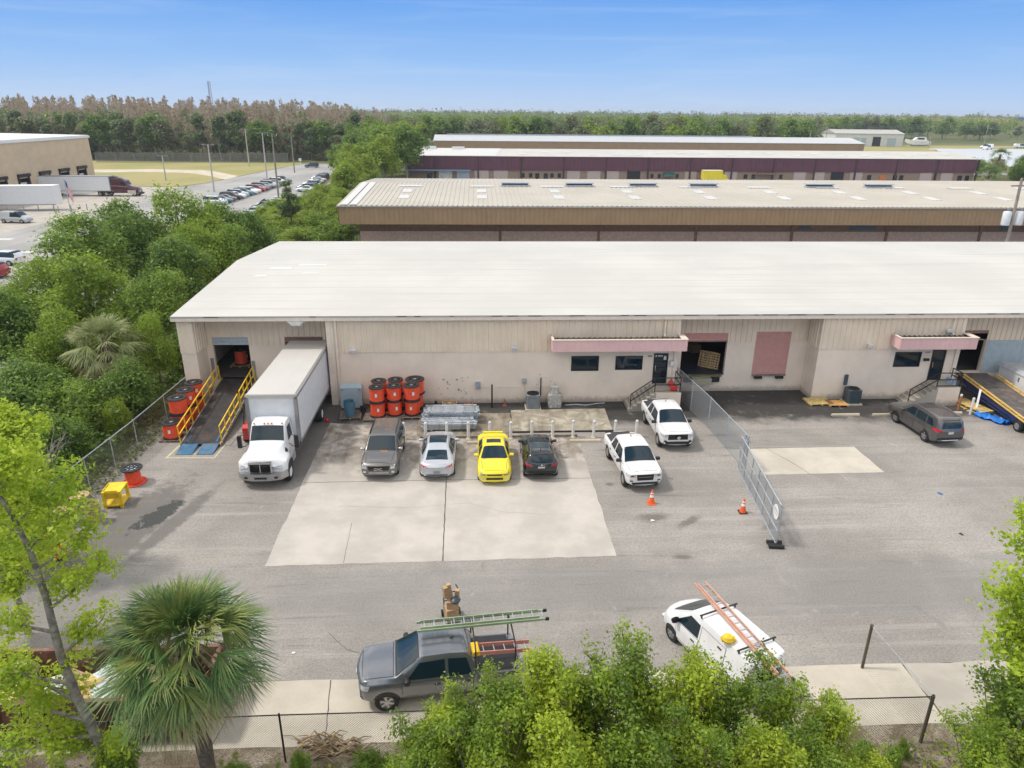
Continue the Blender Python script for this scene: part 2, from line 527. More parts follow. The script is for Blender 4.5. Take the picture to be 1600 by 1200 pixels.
m_lens = M('clear_lens', (.62, .64, .66), .1, .3)
m_amber = M('amber_lens', (.75, .25, .03), .2)
m_plate = M('plate_white', (.7, .72, .74), .5)
m_bin = M('blue_drum', (.07, .17, .25), .5)
m_tarp = M('blue_tarp', (.01, .16, .55), .4, var=.2)
m_acgrey = M('ac_grey', (.23, .25, .26), .55)
m_acdark = M('ac_dark', (.06, .085, .11), .5)
m_brown2 = panel_mat('tan_panel', (.32, .215, .118), (.22, .145, .08))
m_brownlow = M('brown_brick', (.20, .125, .085), .8, var=.15)
m_pinkbrick = M('pink_brick', (.50, .37, .30), .85, var=.12)
m_purple = panel_mat('plum_panel', (.125, .048, .066), (.09, .04, .05))
m_greyroof = roof_mat('grey_roof', (.45, .415, .355), 40, .3)
m_greyroof2 = roof_mat('pale_grey_roof', (.50, .485, .445), 40, .3)
m_tanwall = wall_mat('tan_tiltwall', (.60, .475, .33))
m_objpaint = obj_paint('car_paint')
m_trailer = M('trailer_white', (.70, .72, .74), .4, var=.04)

# ------------------------------------------------------------------ setting: ground sheets
def sheet(name, poly, z, mat, bound=0.0):
    me = bpy.data.meshes.new(name)
    me.from_pydata([(x, y, z) for x, y in poly], [], [tuple(range(len(poly)))])
    me.materials.append(mat); me.update()
    if me.polygons[0].normal.z < 0: me.flip_normals()
    return tag(link(bpy.data.objects.new(name, me)), kind='structure')


def rect(x0, x1, y0, y1):
    return [(x0, y0), (x1, y0), (x1, y1), (x0, y1)]


def ragged(poly, amp=.06, step=.6, seed=1, edges=None):
    r = random.Random(seed); out = []
    n = len(poly)
    for i in range(n):
        a = Vector(poly[i]); b = Vector(poly[(i + 1) % n])
        k = max(1, int((b - a).length / step))
        nn = Vector((-(b - a).y, (b - a).x)).normalized()
        for j in range(k):
            p = a.lerp(b, j / k)
            if j: p = p + nn * r.uniform(-amp, amp)
            out.append((p.x, p.y))
    return out


def ground_mat():
    t = NT('ground_cover')
    a = t.noise(.02, 5); b = t.noise(.4, 6, .7); c = t.noise(6, 4, .7)
    col = t.mix(t.step(a, .4, .62), (.075, .105, .030), (.15, .15, .06))
    col = t.mix(t.step(b, .5, .72, 0, .6), col, (.20, .165, .10))
    col = t.mix(t.step(c, .45, .7, 0, .5), col, (.05, .06, .025))
    t.bsdf(col, .95, 0, .2)
    return t.m


def grass_mat():
    t = NT('dry_grass')
    a = t.noise(.05, 5); b = t.noise(.5, 6, .7)
    col = t.mix(t.step(a, .4, .65), (.34, .30, .135), (.27, .27, .10))
    col = t.mix(t.step(b, .5, .74, 0, .5), col, (.34, .27, .14))
    t.bsdf(col, .95, 0, .2)
    return t.m


def lot_mat():
    t = NT('lot_asphalt'); 
    a = t.noise(.06, 5); s = t.noise(1, 5, .6, vec=t.scale((.5, .03, 1)))
    col = t.mix(t.step(a, .35, .65), (.29, .285, .275), (.38, .37, .355))
    col = t.mix(t.step(s, .5, .7, 0, .5), col, (.22, .215, .21))
    t.bsdf(col, .9, 0, .3)
    return t.m


def litter_mat():
    t = NT('leaf_litter')
    a = t.noise(1.2, 6, .7); b = t.noise(16, 4, .7)
    col = t.mix(t.step(a, .4, .62), (.19, .15, .105), (.36, .31, .24))
    col = t.mix(t.step(b, .45, .65, 0, .7), col, (.07, .05, .035))
    col = t.mix(t.step(b, .30, .38, .5, 0), col, (.34, .27, .19))
    t.bsdf(col, .95, 0, .2, bump=b, bstr=.8, bdist=.04)
    return t.m


m_lot = lot_mat(); m_grass = grass_mat(); m_litter = litter_mat()
m_line = M('lane_white', (.62, .62, .60), .8, var=.2, scale=8)
m_yline = M('worn_yellow', (.52, .48, .30), .85, var=.25, scale=10)
m_sand = M('sand_track', (.52, .46, .36), .95, var=.12, scale=.3)
m_water = NT('pond_water'); m_water.bsdf((.50, .51, .50), .35, 0, .6); m_water = m_water.m

sheet('ground', rect(-9000, 9000, -400, 11000), -.06, ground_mat())
sheet('parking_lot', [(-76, 40), (-31, 40), (-33.5, 100), (-36, 160), (-40, 263), (-60, 263), (-63, 240), (-68, 190), (-71, 180), (-76, 160)], -.02, m_lot)
sheet('dock_apron', rect(-95, -70, 60, 180), -.016, concrete_mat('dock_yard_concrete', (.44, .405, .36)))
sheet('grass_field', [(-150, 181), (-72, 181), (-68.5, 190.5), (-63.5, 241), (-60.5, 263), (-62, 268), (-180, 274), (-180, 181)], -.03, m_grass)
track = [(-150, 213 + .0), (-120, 224), (-100, 229), (-84, 226), (-73, 214), (-66.5, 205)]
pts = [(x, y + 6) for x, y in track] + [(x, y - 5) for x, y in reversed(track)]
sheet('sand_track', ragged(pts, .9, 6, 3), -.024, m_sand)
sheet('yard', ragged([(-19.2, 18.62), (75, 18.5), (75, 60), (-19.2, 60)], .06, .7, 4), 0, m_asphalt)
sheet('alley', rect(-17, 110, 66, 95), -.008, m_lot)
sheet('service_road', rect(-17, 180, 125.6, 204), -.012, m_lot)
sheet('back_road', rect(-17, 175, 226, 312), -.012, m_lot)
sheet('apron', ragged([(-19.2, 15.98), (14.4, 16.05), (14.4, 18.6), (-19.2, 18.6)], .03, .8, 5), .004, m_apron)
sheet('apron_east', ragged([(14.45, 16.0), (40, 16.1), (40, 18.5), (14.45, 18.6)], .05, .8, 6), .004, concrete_mat('apron_worn', (.42, .385, .33)))
sheet('verge', rect(-40, 60, 2, 16.8), -.006, m_litter)
padpoly = ragged([(-8.78, 25.02), (5.82, 25.22), (5.78, 36.9), (-8.82, 39.4)], .035, .5, 8)
sheet('concrete_pad', padpoly, .004, m_pad)
sheet('concrete_slab', ragged([(2.05, 37.72), (7.92, 37.72), (8.02, 40.95), (2.08, 40.85)], .02, .5, 9), .09, m_slab)
mb = MB(); mb.box(1.98, 7.98, 37.64, 37.72, .0, .094); tag(mb.build('slab_edge', m_dark), kind='structure')
sheet('old_slab', ragged([(-3.5, 37.3), (2.0, 37.45), (2.05, 40.6), (-3.6, 40.6)], .06, .5, 10), .008, concrete_mat('stained_slab', (.32, .28, .21), (36, 37), (.13, .11, .085), .7))
mb = MB(); mb.box(-3.3, 5.75, 37.02, 37.16, 0, .13); tag(mb.build('kerb', m_oldwood), kind='structure')
sheet('east_pad', ragged([(14.2, 32.12), (21.32, 32.2), (21.25, 35.25), (13.9, 35.12)], .02, .5, 11), .004, m_pad2)


def crack(name, pts, w=.022, z=.009):
    mb = MB(); r = random.Random(len(pts) * 3 + int(pts[0][0] * 10))
    P = []
    for a, b in zip(pts[:-1], pts[1:]):
        a = Vector((*a, 0)); b = Vector((*b, 0)); n = max(2, int((b - a).length / .3))
        for i in range(n):
            q = a.lerp(b, i / n); P.append(q + Vector((r.uniform(-.014, .014), r.uniform(-.014, .014), 0)))
    P.append(Vector((*pts[-1], 0)))
    vs, fs = [], []
    for i, p in enumerate(P):
        d = (P[min(i + 1, len(P) - 1)] - P[max(0, i - 1)]).normalized(); s = Vector((-d.y, d.x, 0)) * (w * r.uniform(.35, .6))
        vs += [(p.x + s.x, p.y + s.y, z), (p.x - s.x, p.y - s.y, z)]
        if i: fs.append((2 * i - 2, 2 * i - 1, 2 * i + 1, 2 * i))
    mb.add(vs, fs)
    return tag(mb.build(name, m_crack), kind='structure')


crack('expansion_joint', [(-8.75, 32.05), (-1.6, 32.1), (5.8, 32.06)], .035)
crack('expansion_joint', [(-1.62, 32.0), (-1.5, 25.1)], .05)
crack('expansion_joint', [(-5.6, 25.1), (-5.75, 28.2)], .014)
crack('expansion_joint', [(-1.6, 32.1), (-1.7, 37.0)], .03)
crack('pad_crack', [(-6.6, 29.7), (-3.3, 29.4), (-.5, 29.8), (1.2, 28.9), (3.2, 28.6)], .008)
crack('pad_crack', [(16.15, 35.2), (16.9, 33.4), (17.3, 32.1)], .03)
crack('pad_crack', [(-4.6, 16.1), (-4.9, 18.6)], .03)
crack('pad_crack', [(.4, 16.1), (.3, 18.6)], .03)
crack('pad_crack', [(10.4, 16.1), (10.3, 18.6)], .03)
crack('asphalt_crack', [(-5.4, 20.9), (-4.6, 20.0), (-4.0, 19.75)], .02, .006)
crack('pad_crack', [(-7.9, 16.1), (-7.6, 18.6)], .02)


def marking(poly, mat, z=.005):
    return sheet('painted_line', poly, z, mat)


marking([(-16.75, 35.02), (-14.1, 34.92), (-14.1, 35.0), (-16.75, 35.1)], m_yline)
marking([(-16.75, 35.1), (-16.63, 35.1), (-16.5, 36.7), (-16.62, 36.7)], m_yline)
marking([(-14.18, 35.0), (-14.1, 35.0), (-14.05, 37.1), (-14.13, 37.1)], m_yline)
for (px, py, L) in ((-67.5, 104.5, 3.4), (-60.5, 104.0, 3.4), (-62.5, 94.5, 3.2), (-58.5, 94.6, 2.0)):
    marking(rect(px - L / 2, px + L / 2, py, py + 1.1), m_line, -.012)
sheet('pond', ragged([(181, 262), (206, 271), (270, 330), (330, 400), (330, 420), (262, 420), (232, 352), (200, 300)], 1.5, 8, 5), -.04, m_water)
sheet('reed_bank', [(206, 330), (232, 352), (262, 420), (420, 425), (420, 470), (180, 460), (170, 330)], -.05, m_grass)

# ------------------------------------------------------------------ front warehouse
def rebase(root, loc):
    loc = Vector(loc); root.location = loc
    for c in root.children: c.location = c.location - loc
    return root


def holed_wall(mb, a, b, z0, z1, holes, depth=.25):
    """vertical wall from a to b (xy); holes (u0,u1,z0,z1) measured along it; reveals go back by depth to the left of a->b"""
    a = Vector((*a, 0)); b = Vector((*b, 0)); d = (b - a).normalized(); L = (b - a).length
    nb = Vector((-d.y, d.x, 0)) * depth
    us = sorted({0, L} | {h[0] for h in holes} | {h[1] for h in holes}); zs = sorted({z0, z1} | {z for h in holes for z in h[2:4] if z0 < z < z1})
    P = lambda u, z: tuple(a + d * u + Vector((0, 0, z)))
    Q = lambda u, z: tuple(a + d * u + nb + Vector((0, 0, z)))
    for u0, u1 in zip(us[:-1], us[1:]):
        for w0, w1 in zip(zs[:-1], zs[1:]):
            cu, cz = (u0 + u1) / 2, (w0 + w1) / 2
            if any(h[0] < cu < h[1] and h[2] < cz < h[3] for h in holes): continue
            mb.add([P(u0, w0), P(u1, w0), P(u1, w1), P(u0, w1)], [(0, 1, 2, 3)])
            mb.add([Q(u0, w0), Q(u1, w0), Q(u1, w1), Q(u0, w1)], [(3, 2, 1, 0)])
    for h in holes:
        u0, u1, w0, w1 = h[0], h[1], max(h[2], z0), min(h[3], z1)
        if w1 <= w0: continue
        mb.add([P(u0, w0), Q(u0, w0), Q(u0, w1), P(u0, w1)], [(0, 1, 2, 3)])
        mb.add([P(u1, w0), Q(u1, w0), Q(u1, w1), P(u1, w1)], [(3, 2, 1, 0)])
        if h[2] >= z0: mb.add([P(u0, w0), P(u1, w0), Q(u1, w0), Q(u0, w0)], [(0, 1, 2, 3)])
        if h[3] <= z1: mb.add([P(u0, w1), P(u1, w1), Q(u1, w1), Q(u0, w1)], [(3, 2, 1, 0)])
    for z in (z0, z1):
        mb.add([P(0, z), P(L, z), Q(L, z), Q(0, z)], [(0, 1, 2, 3)])


def ribbed(mb, a, b, z0, z1, pitch=.36, h=.055, th=.06):
    """ribbed steel sheet standing from a to b; ribs toward the right of a->b"""
    a = Vector((*a, 0)); b = Vector((*b, 0)); d = (b - a).normalized(); L = (b - a).length; n = Vector((d.y, -d.x, 0))
    pr = [(0, 0)]; u = pitch * .3
    while u + .12 < L:
        pr += [(u, 0), (u + .03, h), (u + .085, h), (u + .115, 0)]; u += pitch
    pr.append((L, 0))
    m = len(pr)
    vs = []
    for z in (z0, z1):
        vs += [tuple(a + d * s + n * o + Vector((0, 0, z))) for s, o in pr]
    vs += [tuple(a + d * s - n * th + Vector((0, 0, z))) for z in (z0, z1) for s in (0, L)]
    fs = [(i, i + 1, m + i + 1, m + i) for i in range(m - 1)]
    B = 2 * m
    fs += [tuple(range(m))[::-1] + (B, B + 1), tuple(range(m, 2 * m)) + (B + 3, B + 2), (B, B + 2, B + 3, B + 1)]
    fs += [(0, m, B + 2, B), (m - 1, B + 1, B + 3, 2 * m - 1)]
    mb.add(vs, fs)


wh = thing('warehouse', 'long low beige warehouse with white roof, ribbed upper wall and loading doors facing the yard', 'warehouse')
YF, YR, ZB, ZT = 42.3, 44.0, 3.48, 5.80
XA0, XA1, XB0, XB1, XE = -9.1, 12.75, 21.9, 31.2, 62.0
mb = MB()
holed_wall(mb, (XA0, YF), (XA1, YF), 0, ZB, [(5.96 - XA0, 7.72 - XA0, 2.14, 3.14), (8.79 - XA0, 10.53 - XA0, 2.19, 3.12), (11.24 - XA0, 12.16 - XA0, 1.24, 3.28)])
holed_wall(mb, (-17.2, YR), (XA0, YR), 0, ZB, [(.4, 2.66, 1.2, 4.0), (4.95, 7.36, 1.2, 4.0)])
holed_wall(mb, (-18.1, YF), (-17.2, YF), 0, ZB, [])
holed_wall(mb, (-17.2, YF), (-17.2, YR + .24), 0, ZB, [], .2)
holed_wall(mb, (XA0, YR + .24), (XA0, YF), 0, ZB, [], .2)
holed_wall(mb, (XA1, YF), (XA1, YR), 0, ZB, [], .2)
holed_wall(mb, (XA1, YR), (XB0, YR), 0, ZB, [(.76, 3.76, 1.12, 4.1), (5.65, 8.0, 1.15, 4.16)])
holed_wall(mb, (XB0, YR), (XB0, YF), 0, ZB, [], .2)
holed_wall(mb, (XB0, YF), (XB1, YF), 0, ZB, [(5.1, 6.86, 2.24, 3.25), (7.58, 8.48, 1.3, 3.38)])
holed_wall(mb, (XB1, YF), (XB1, YR), 0, ZB, [], .2)
holed_wall(mb, (XB1, YR), (XE, YR), 0, ZB, [(1.2, 3.0, 1.25, 4.18), (5.5, 8.4, 1.25, 4.18)])
holed_wall(mb, (-18.1, 67.4), (-18.1, YF), 0, ZB, [], .2)
holed_wall(mb, (XE, YR), (XE, 67.4), 0, ZT, [], .2)
holed_wall(mb, (XE, 67.4), (-18.1, 67.4), 0, ZT, [], .2)
mb.build('block_wall', m_block, wh, recalc=False)
mb = MB()
zt = ZT + .04
for a, b, z0 in (((XA0 - .02, YF - .03), (XA1 + .02, YF - .03), ZB), ((-18.13, YF - .03), (-17.17, YF - .03), ZB),
                 ((-17.2, YR - .03), (-16.8, YR - .03), ZB), ((-16.8, YR - .03), (-14.54, YR - .03), 4.0), ((-14.54, YR - .03), (-12.25, YR - .03), ZB),
                 ((-12.25, YR - .03), (-9.84, YR - .03), 4.0), ((-9.84, YR - .03), (XA0, YR - .03), ZB),
                 ((XA1 + .02, YR - .03), (13.51, YR - .03), ZB), ((13.51, YR - .03), (16.51, YR - .03), 4.1), ((16.51, YR - .03), (18.4, YR - .03), ZB),
                 ((18.4, YR - .03), (20.75, YR - .03), 4.16), ((20.75, YR - .03), (XB0 - .03, YR - .03), ZB),
                 ((XB0 - .02, YF - .03), (XB1 + .02, YF - .03), ZB),
                 ((XB1 + .02, YR - .03), (32.4, YR - .03), ZB), ((32.4, YR - .03), (34.2, YR - .03), 4.18), ((34.2, YR - .03), (36.7, YR - .03), ZB), ((36.7, YR - .03), (39.6, YR - .03), 4.18),
                 ((39.6, YR - .03), (XE, YR - .03), ZB)):
    ribbed(mb, a, b, z0, zt)
for a, b in (((-17.17, YF), (-17.17, YR)), ((XA1 + .03, YF), (XA1 + .03, YR - .04)), ((XB0 - .03, YR - .04), (XB0 - .03, YF)), ((XB1 + .03, YF), (XB1 + .03, YR - .04)), ((XA0 - .03, YR - .04), (XA0 - .03, YF)), ((-18.13, 67.3), (-18.13, YF))):
    ribbed(mb, a, b, ZB, zt)
mb.build('ribbed_panel', m_panel, wh)
# roof: low gable, front slope to the ridge and a shorter look down the back
mb = MB()
prof = [(41.98, 5.90), (55.2, 6.70), (67.6, 6.05)]
ex = [(-18.3, y, z) for y, z in prof] + [(-18.3, y, z - .09) for y, z in reversed(prof)]
mb.extrude(ex, (XE + 18.6, 0, 0))
rf = mb.build('roof', m_roof, wh)
mb = MB(); r = random.Random(3)
for i in range(26):                                    # lifted, torn bits of the coating at the eave
    x = r.uniform(-17, 34); mb.box(x, x + r.uniform(.2, 1.0), 41.965, 41.995, 5.84, 5.875)
mb.build('eave_tear', m_dark, rf)
for x, y, a, b in ((-15.2, 52.6, 1.6, .5), (-13.4, 53.6, 2.2, .35), (-15.8, 50.6, .9, .4), (-12.6, 51.4, 1.2, .25)):
    zr_ = lambda q: 5.90 + (q - 41.98) * .8 / 13.22 + .012
    mb = MB(); mb.add([(x, y, zr_(y)), (x + a, y + .08, zr_(y + .08)), (x + a * .95, y + b, zr_(y + b)), (x + .1, y + b * .9, zr_(y + b * .9))], [(0, 1, 2, 3)]); mb.build('roof_patch', M('roof_patch', (.66, .66, .65), .6, var=.05) if 'roof_patch' not in bpy.data.materials else bpy.data.materials['roof_patch'], rf, recalc=False)
mb = MB(); mb.extrude([(-18.3, 42.0, 5.80), (-18.3, 41.99, 5.585), (-18.3, 42.13, 5.56), (-18.3, 42.2, 5.60), (-18.3, 42.2, 5.80)], (XE + 18.5, 0, 0))
mb.build('gutter', m_trim, wh)
mb = MB(); mb.box(-18.1, XE, 42.22, YR, 5.845, 5.86); mb.build('soffit', m_trim, wh)
mb = MB(); mb.extrude([(-18.32, 42.0, 5.80), (-18.32, 55.2, 6.60), (-18.32, 67.5, 5.95), (-18.32, 67.5, 5.75), (-18.32, 55.2, 6.40), (-18.32, 42.0, 5.60)], (.06, 0, 0)); mb.build('rake_trim', m_trim, wh)
mb = MB(); mb.extrude([(-18.1, 42.3, ZB), (-18.1, 42.3, 5.7), (-18.1, 55.2, 6.5), (-18.1, 67.3, 5.9), (-18.1, 67.3, ZB)], (.1, 0, 0)); mb.build('gable_panel', m_panel, wh)
for x, zlo in ((-8.62, 0), (11.75, 4.45), (30.35, 4.45), (-9.0, 0)):
    if x == -9.0:
        mb = MB(); mb.box(-9.22, -8.78, 42.235, 42.29, 0, 5.58); mb.build('corner_trim', m_trim, wh); continue
    mb = MB(); mb.bar((x, 42.16, 5.6), (x, 42.16, zlo + .1), .11, .09, (0, 1, 0)); mb.bar((x, 42.16, zlo + .12), (x, 41.98, zlo + .02), .11, .09, (0, 0, 1)); mb.build('downspout', m_trim, wh)
for x in (12.6, 31.08):
    mb = MB(); mb.box(x - .1, x + .17, 42.235, 42.29, 0, 5.58); mb.build('corner_trim', m_trim, wh)
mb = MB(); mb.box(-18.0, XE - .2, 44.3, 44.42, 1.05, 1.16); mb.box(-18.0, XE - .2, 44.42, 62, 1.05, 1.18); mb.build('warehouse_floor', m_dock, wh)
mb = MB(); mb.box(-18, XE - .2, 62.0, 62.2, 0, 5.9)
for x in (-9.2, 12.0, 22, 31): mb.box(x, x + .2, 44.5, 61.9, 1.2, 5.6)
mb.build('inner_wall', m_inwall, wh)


def roller(x0, x1, z0, z1, mat, y=44.04, ribs=True):
    mb = MB(); h = .14; z = z1
    poly = [(y, z1)]
    while z - h > z0:
        poly += [(y - .025, z - .03), (y - .025, z - h + .03), (y, z - h)]; z -= h
    poly += [(y - .02, z0), (y + .05, z0), (y + .05, z1)]
    mb.extrude([(x0, a, b) for a, b in poly], (x1 - x0, 0, 0))
    return mb.build('roller_door', mat, wh)


roller(-16.8, -14.54, 3.47, 4.0, m_bluedoor); roller(-12.25, -9.84, 3.62, 4.0, m_browndoor)
roller(13.51, 16.51, 3.55, 4.1, m_pinkdoor); roller(18.4, 20.75, 1.15, 4.16, m_pinkdoor)
roller(32.4, 34.2, 3.95, 4.18, m_browndoor); roller(36.7, 39.6, 1.25, 4.18, m_bluedoor)
mb = MB(); mb.box(34.25, 36.65, 43.955, 43.99, 1.2, ZB - .02); mb.build('wall_sheet', m_bluedoor, wh)
for x0, x1, z0, z1 in ((5.96, 7.72, 2.14, 3.14), (8.79, 10.53, 2.19, 3.12), (27.0, 28.76, 2.24, 3.25)):
    mb = MB(); w = .06
    mb.box(x0, x1, 42.27, 42.36, z0, z0 + w); mb.box(x0, x1, 42.27, 42.36, z1 - w, z1); mb.box(x0, x0 + w, 42.27, 42.36, z0 + w, z1 - w); mb.box(x1 - w, x1, 42.27, 42.36, z0 + w, z1 - w)
    fr = mb.build('window', m_black, wh)
    mb = MB(); mb.box(x0 + w, x1 - w, 42.33, 42.345, z0 + w, z1 - w); mb.build('pane', m_glass, fr)
for x0, x1, z0, z1 in ((11.24, 12.16, 1.24, 3.28), (29.48, 30.38, 1.3, 3.38)):
    mb = MB(); w = .07
    mb.box(x0, x0 + w, 42.26, 42.36, z0, z1); mb.box(x1 - w, x1, 42.26, 42.36, z0, z1); mb.box(x0 + w, x1 - w, 42.26, 42.36, z1 - w, z1); mb.box(x0 + w, x1 - w, 42.28, 42.35, z0, z0 + .22)
    dr = mb.build('office_door', m_black, wh)
    mb = MB(); mb.box(x0 + w, x1 - w, 42.31, 42.33, z0 + .22, z1 - w); mb.build('pane', m_glass, dr)
    mb = MB(); mb.box(x0 + .1, x0 + .14, 42.2, 42.27, z0 + .9, z0 + 1.25); mb.build('handle', m_chrome, dr)
    if x0 < 20:
        mb = MB(); mb.box(x0 + .1, x0 + .17, 42.295, 42.305, z1 - .25, z1 - .11); mb.box(x0 + .24, x0 + .56, 42.295, 42.305, z1 - .21, z1 - .14); mb.box(x1 - .28, x1 - .12, 42.295, 42.305, z1 - .44, z1 - .18); mb.build('door_notice', m_whitegrime, dr)


def canopy(x0, x1, y0=41.2, z0=3.77, z1=4.5):
    mb = MB(); ribbed(mb, (x0, y0), (x1, y0), z0, z1, .4, .02, .05)
    ribbed(mb, (x1, y0 + .06), (x1, 42.22), z0, z1, .4, .02, .05); ribbed(mb, (x0, 42.22), (x0, y0 + .06), z0, z1, .4, .02, .05)
    c = mb.build('canopy', m_pink, wh)
    mb = MB(); mb.box(x0 - .04, x1 + .04, y0 - .05, y0 + .1, z1, z1 + .05); mb.box(x0 - .04, x0 + .1, y0 + .1, 42.2, z1, z1 + .05); mb.box(x1 - .1 - .25, x1 + .04, y0 + .1, 42.2, z1, z1 + .05); mb.build('rim', m_trim, c)
    mb = MB(); ribs = [(x0 + .06 + i * .33) for i in range(int((x1 - x0 - .3) / .33))]
    mb.box(x0 + .05, x1 - .07, y0 + .06, 42.2, z0 + .05, z1 - .14)
    for x in ribs: mb.box(x, x + .09, y0 + .06, 42.2, z1 - .14, z1 - .09)
    mb.build('deck', M('canopy_deck', (.10, .095, .08), .9, var=.35, scale=5, dirt=(.22, .17, .11), ds=2), c)
    mb = MB(); mb.tube([(x0 + .05, 42.1, z1 + .05), (x0 - .1, 41.9, z1 + .2)], .02, 6); mb.build('stay', m_steel, c)


canopy(4.62, 12.98); canopy(26.5, 31.5)


def wall_light(x, z, y=42.2):
    mb = MB(); mb.box(x - .16, x + .16, y - .16, y + .05, z - .06, z + .1); mb.box(x - .2, x + .2, y - .26, y - .16, z - .12, z + .06)
    w = mb.build('wall_light', m_whitegrime, wh)
    mb = MB(); mb.box(x - .17, x + .17, y - .272, y - .262, z - .1, z + .03); mb.build('lens', m_lens, w)


wall_light(-7.65, 3.66); wall_light(2.35, 3.76); wall_light(25.1, 3.78); wall_light(30.1, 4.75)
mb = MB(); mb.extrude([(-11.45, 42.0, 5.57), (-11.2, 42.0, 5.3), (-10.7, 42.0, 5.3), (-10.4, 42.0, 5.57)], (0, .35, 0)); mb.build('soffit_light', m_whitegrime, wh)
mb = MB(); mb.box(10.85, 11.12, 42.285, 42.295, 3.05, 3.15); mb.box(29.0, 29.3, 42.285, 42.295, 3.17, 3.27); mb.build('number_plate', m_steel, wh)
mb = MB(); mb.box(12.28, 12.55, 42.2, 42.23, 2.45, 2.8); n_ = mb.build('notice_board', m_galv, wh)
mb = MB(); mb.box(12.31, 12.52, 42.185, 42.198, 2.48, 2.77); mb.build('notice', m_white, n_)
mb = MB(); mb.box(28.95, 29.3, 42.18, 42.28, 2.66, 2.82); mb.build('mailbox', m_black, wh)
for x, z, s in ((3.0, 1.5, .12), (.05, 1.25, .16)):
    mb = MB(); mb.box(x - s, x + s, 42.14, 42.29, z - s * 1.4, z + s * 1.4); mb.build('junction_box', m_galv, wh)
mb = MB(); mb.tube([(3.05, 42.25, 1.35), (3.05, 42.25, .7), (3.3, 41.9, .5)], .03, 6); mb.tube([(.2, 42.27, 1.1), (4.6, 42.27, 1.1)], .012, 5); mb.build('conduit', m_trim, wh)
mb = MB(); r = random.Random(5)
for i in range(26):
    x = r.uniform(-2.6, -.6) if i < 18 else r.uniform(-2, 5); z = r.uniform(.6, 1.9); s = r.uniform(.02, .07)
    mb.box(x, x + s * r.uniform(.6, 2.2), 42.294, 42.3 - .001, z, z + s * r.uniform(.6, 2))
mb.build('wall_scuff', M('wall_scuff', (.26, .22, .18), .9), wh)
# dock edges
for x0, x1, zb in ((13.7, 16.3, 1.08), (18.5, 20.65, 1.1)):
    mb = MB(); mb.box(x0 - .05, x1 + .05, 43.84, 43.985, zb, zb + .09); mb.build('dock_sill', m_oldwood if x0 > 18 else M('mossy_sill', (.16, .15, .07), .9, var=.3), wh)
    for x in ((x0 + .1, x0 + .6), (x1 - .6, x1 - .1)):
        mb = MB(); mb.box(x[0], x[1], 43.78, 43.985, zb - .36 if x0 < 18 else zb - .18, zb - .005); mb.build('dock_bumper', m_rubber, wh)
mb = MB(); mb.box(14.35, 15.65, 43.7, 43.985, .55, .98); mb.build('dock_block', concrete_mat('mossy_block', (.36, .34, .25)), wh)
mb = MB(); mb.box(13.52, 16.5, 44.05, 46.4, 1.19, 1.23); mb.build('dock_plate', M('dock_plate', (.03, .036, .055), .5), wh)
mb = MB(); mb.box(-16.8, -14.54, 43.99, 44.3, 1.16, 1.2); mb.build('dock_sill', m_steel, wh)
for q in ((-17.05, -16.86, 2.6), (-14.48, -14.3, 2.4)): mb = MB(); mb.box(q[0], q[1], 43.93, 43.985, 1.2, q[2]); mb.build('door_track', m_steel, wh)
rebase(wh, (8, 55, 0))


def stairs(name, label, x0, x1, xl, y0, y1, h, n):
    """steps climb from x0 to x1, landing x1..xl"""
    root = thing(name, label, 'stairs', (x0, y0, 0))
    rz = h / (n + 1); tr = (x1 - x0) / n
    mb = MB(); prof = [(0, 0)]
    for i in range(n):
        prof += [(i * tr, (i + 1) * rz), ((i + 1) * tr, (i + 1) * rz)]
    prof += [(x1 - x0, h), (xl - x0, h), (xl - x0, 0)]
    mb.extrude([(x, 0, z) for x, z in prof], (0, y1 - y0, 0))
    mb.build('steps', concrete_mat(name + '_concrete', (.44, .40, .34)), root)
    mb = MB(); mb.box(x1 - x0 + .1, xl - x0 + .012, -.012, -.002, 0, h - .02); mb.build('side_face', m_block, root)
    mb = MB()
    for i in range(n):
        mb.box(i * tr - .004, i * tr + .05, .02, y1 - y0 - .02, (i + 1) * rz - .03, (i + 1) * rz + .004)
    mb.build('nosing', M(name + '_nosing', (.22, .20, .17), .9), root)
    mb = MB(); t = .045; Y = .06
    a, b, c, d = (.12, Y, rz), (x1 - x0, Y, h), (xl - x0 - .05, Y, h), (xl - x0 - .05, y1 - y0 - .25, h)
    up = lambda p, q: (p[0], p[1], p[2] + q)
    mb.bar(a, up(a, .95), t); mb.bar(b, up(b, .95), t); mb.bar(c, up(c, .95), t); mb.bar(d, up(d, .95), t)
    for q in (.95, .5):
        mb.bar(up(a, q), up(b, q), t, .05); mb.bar(up(b, q), up(c, q), t, .05); mb.bar(up(c, q), up(d, q), t, .05)
    mb.bar(up(b, .08), up(c, .08), .03, .05)
    mb.build('railing', m_black, root)
    return root


stairs('entry_stairs', 'concrete stairs with black railing below the wide pink canopy, behind a white pickup', 9.45, 11.05, 12.7, 40.66, 42.24, 1.24, 6)
stairs('entry_stairs', 'concrete stairs with black railing at the east office door, behind the gunmetal car', 27.6, 29.4, 30.95, 41.0, 42.24, 1.28, 6)

# ------------------------------------------------------------------ vehicles (x forward, y left, z up, origin on the ground under the middle)
def prof_at(keys, xs):
    k = sorted(keys)
    return np.interp(xs, [a for a, _ in k], [b for _, b in k])


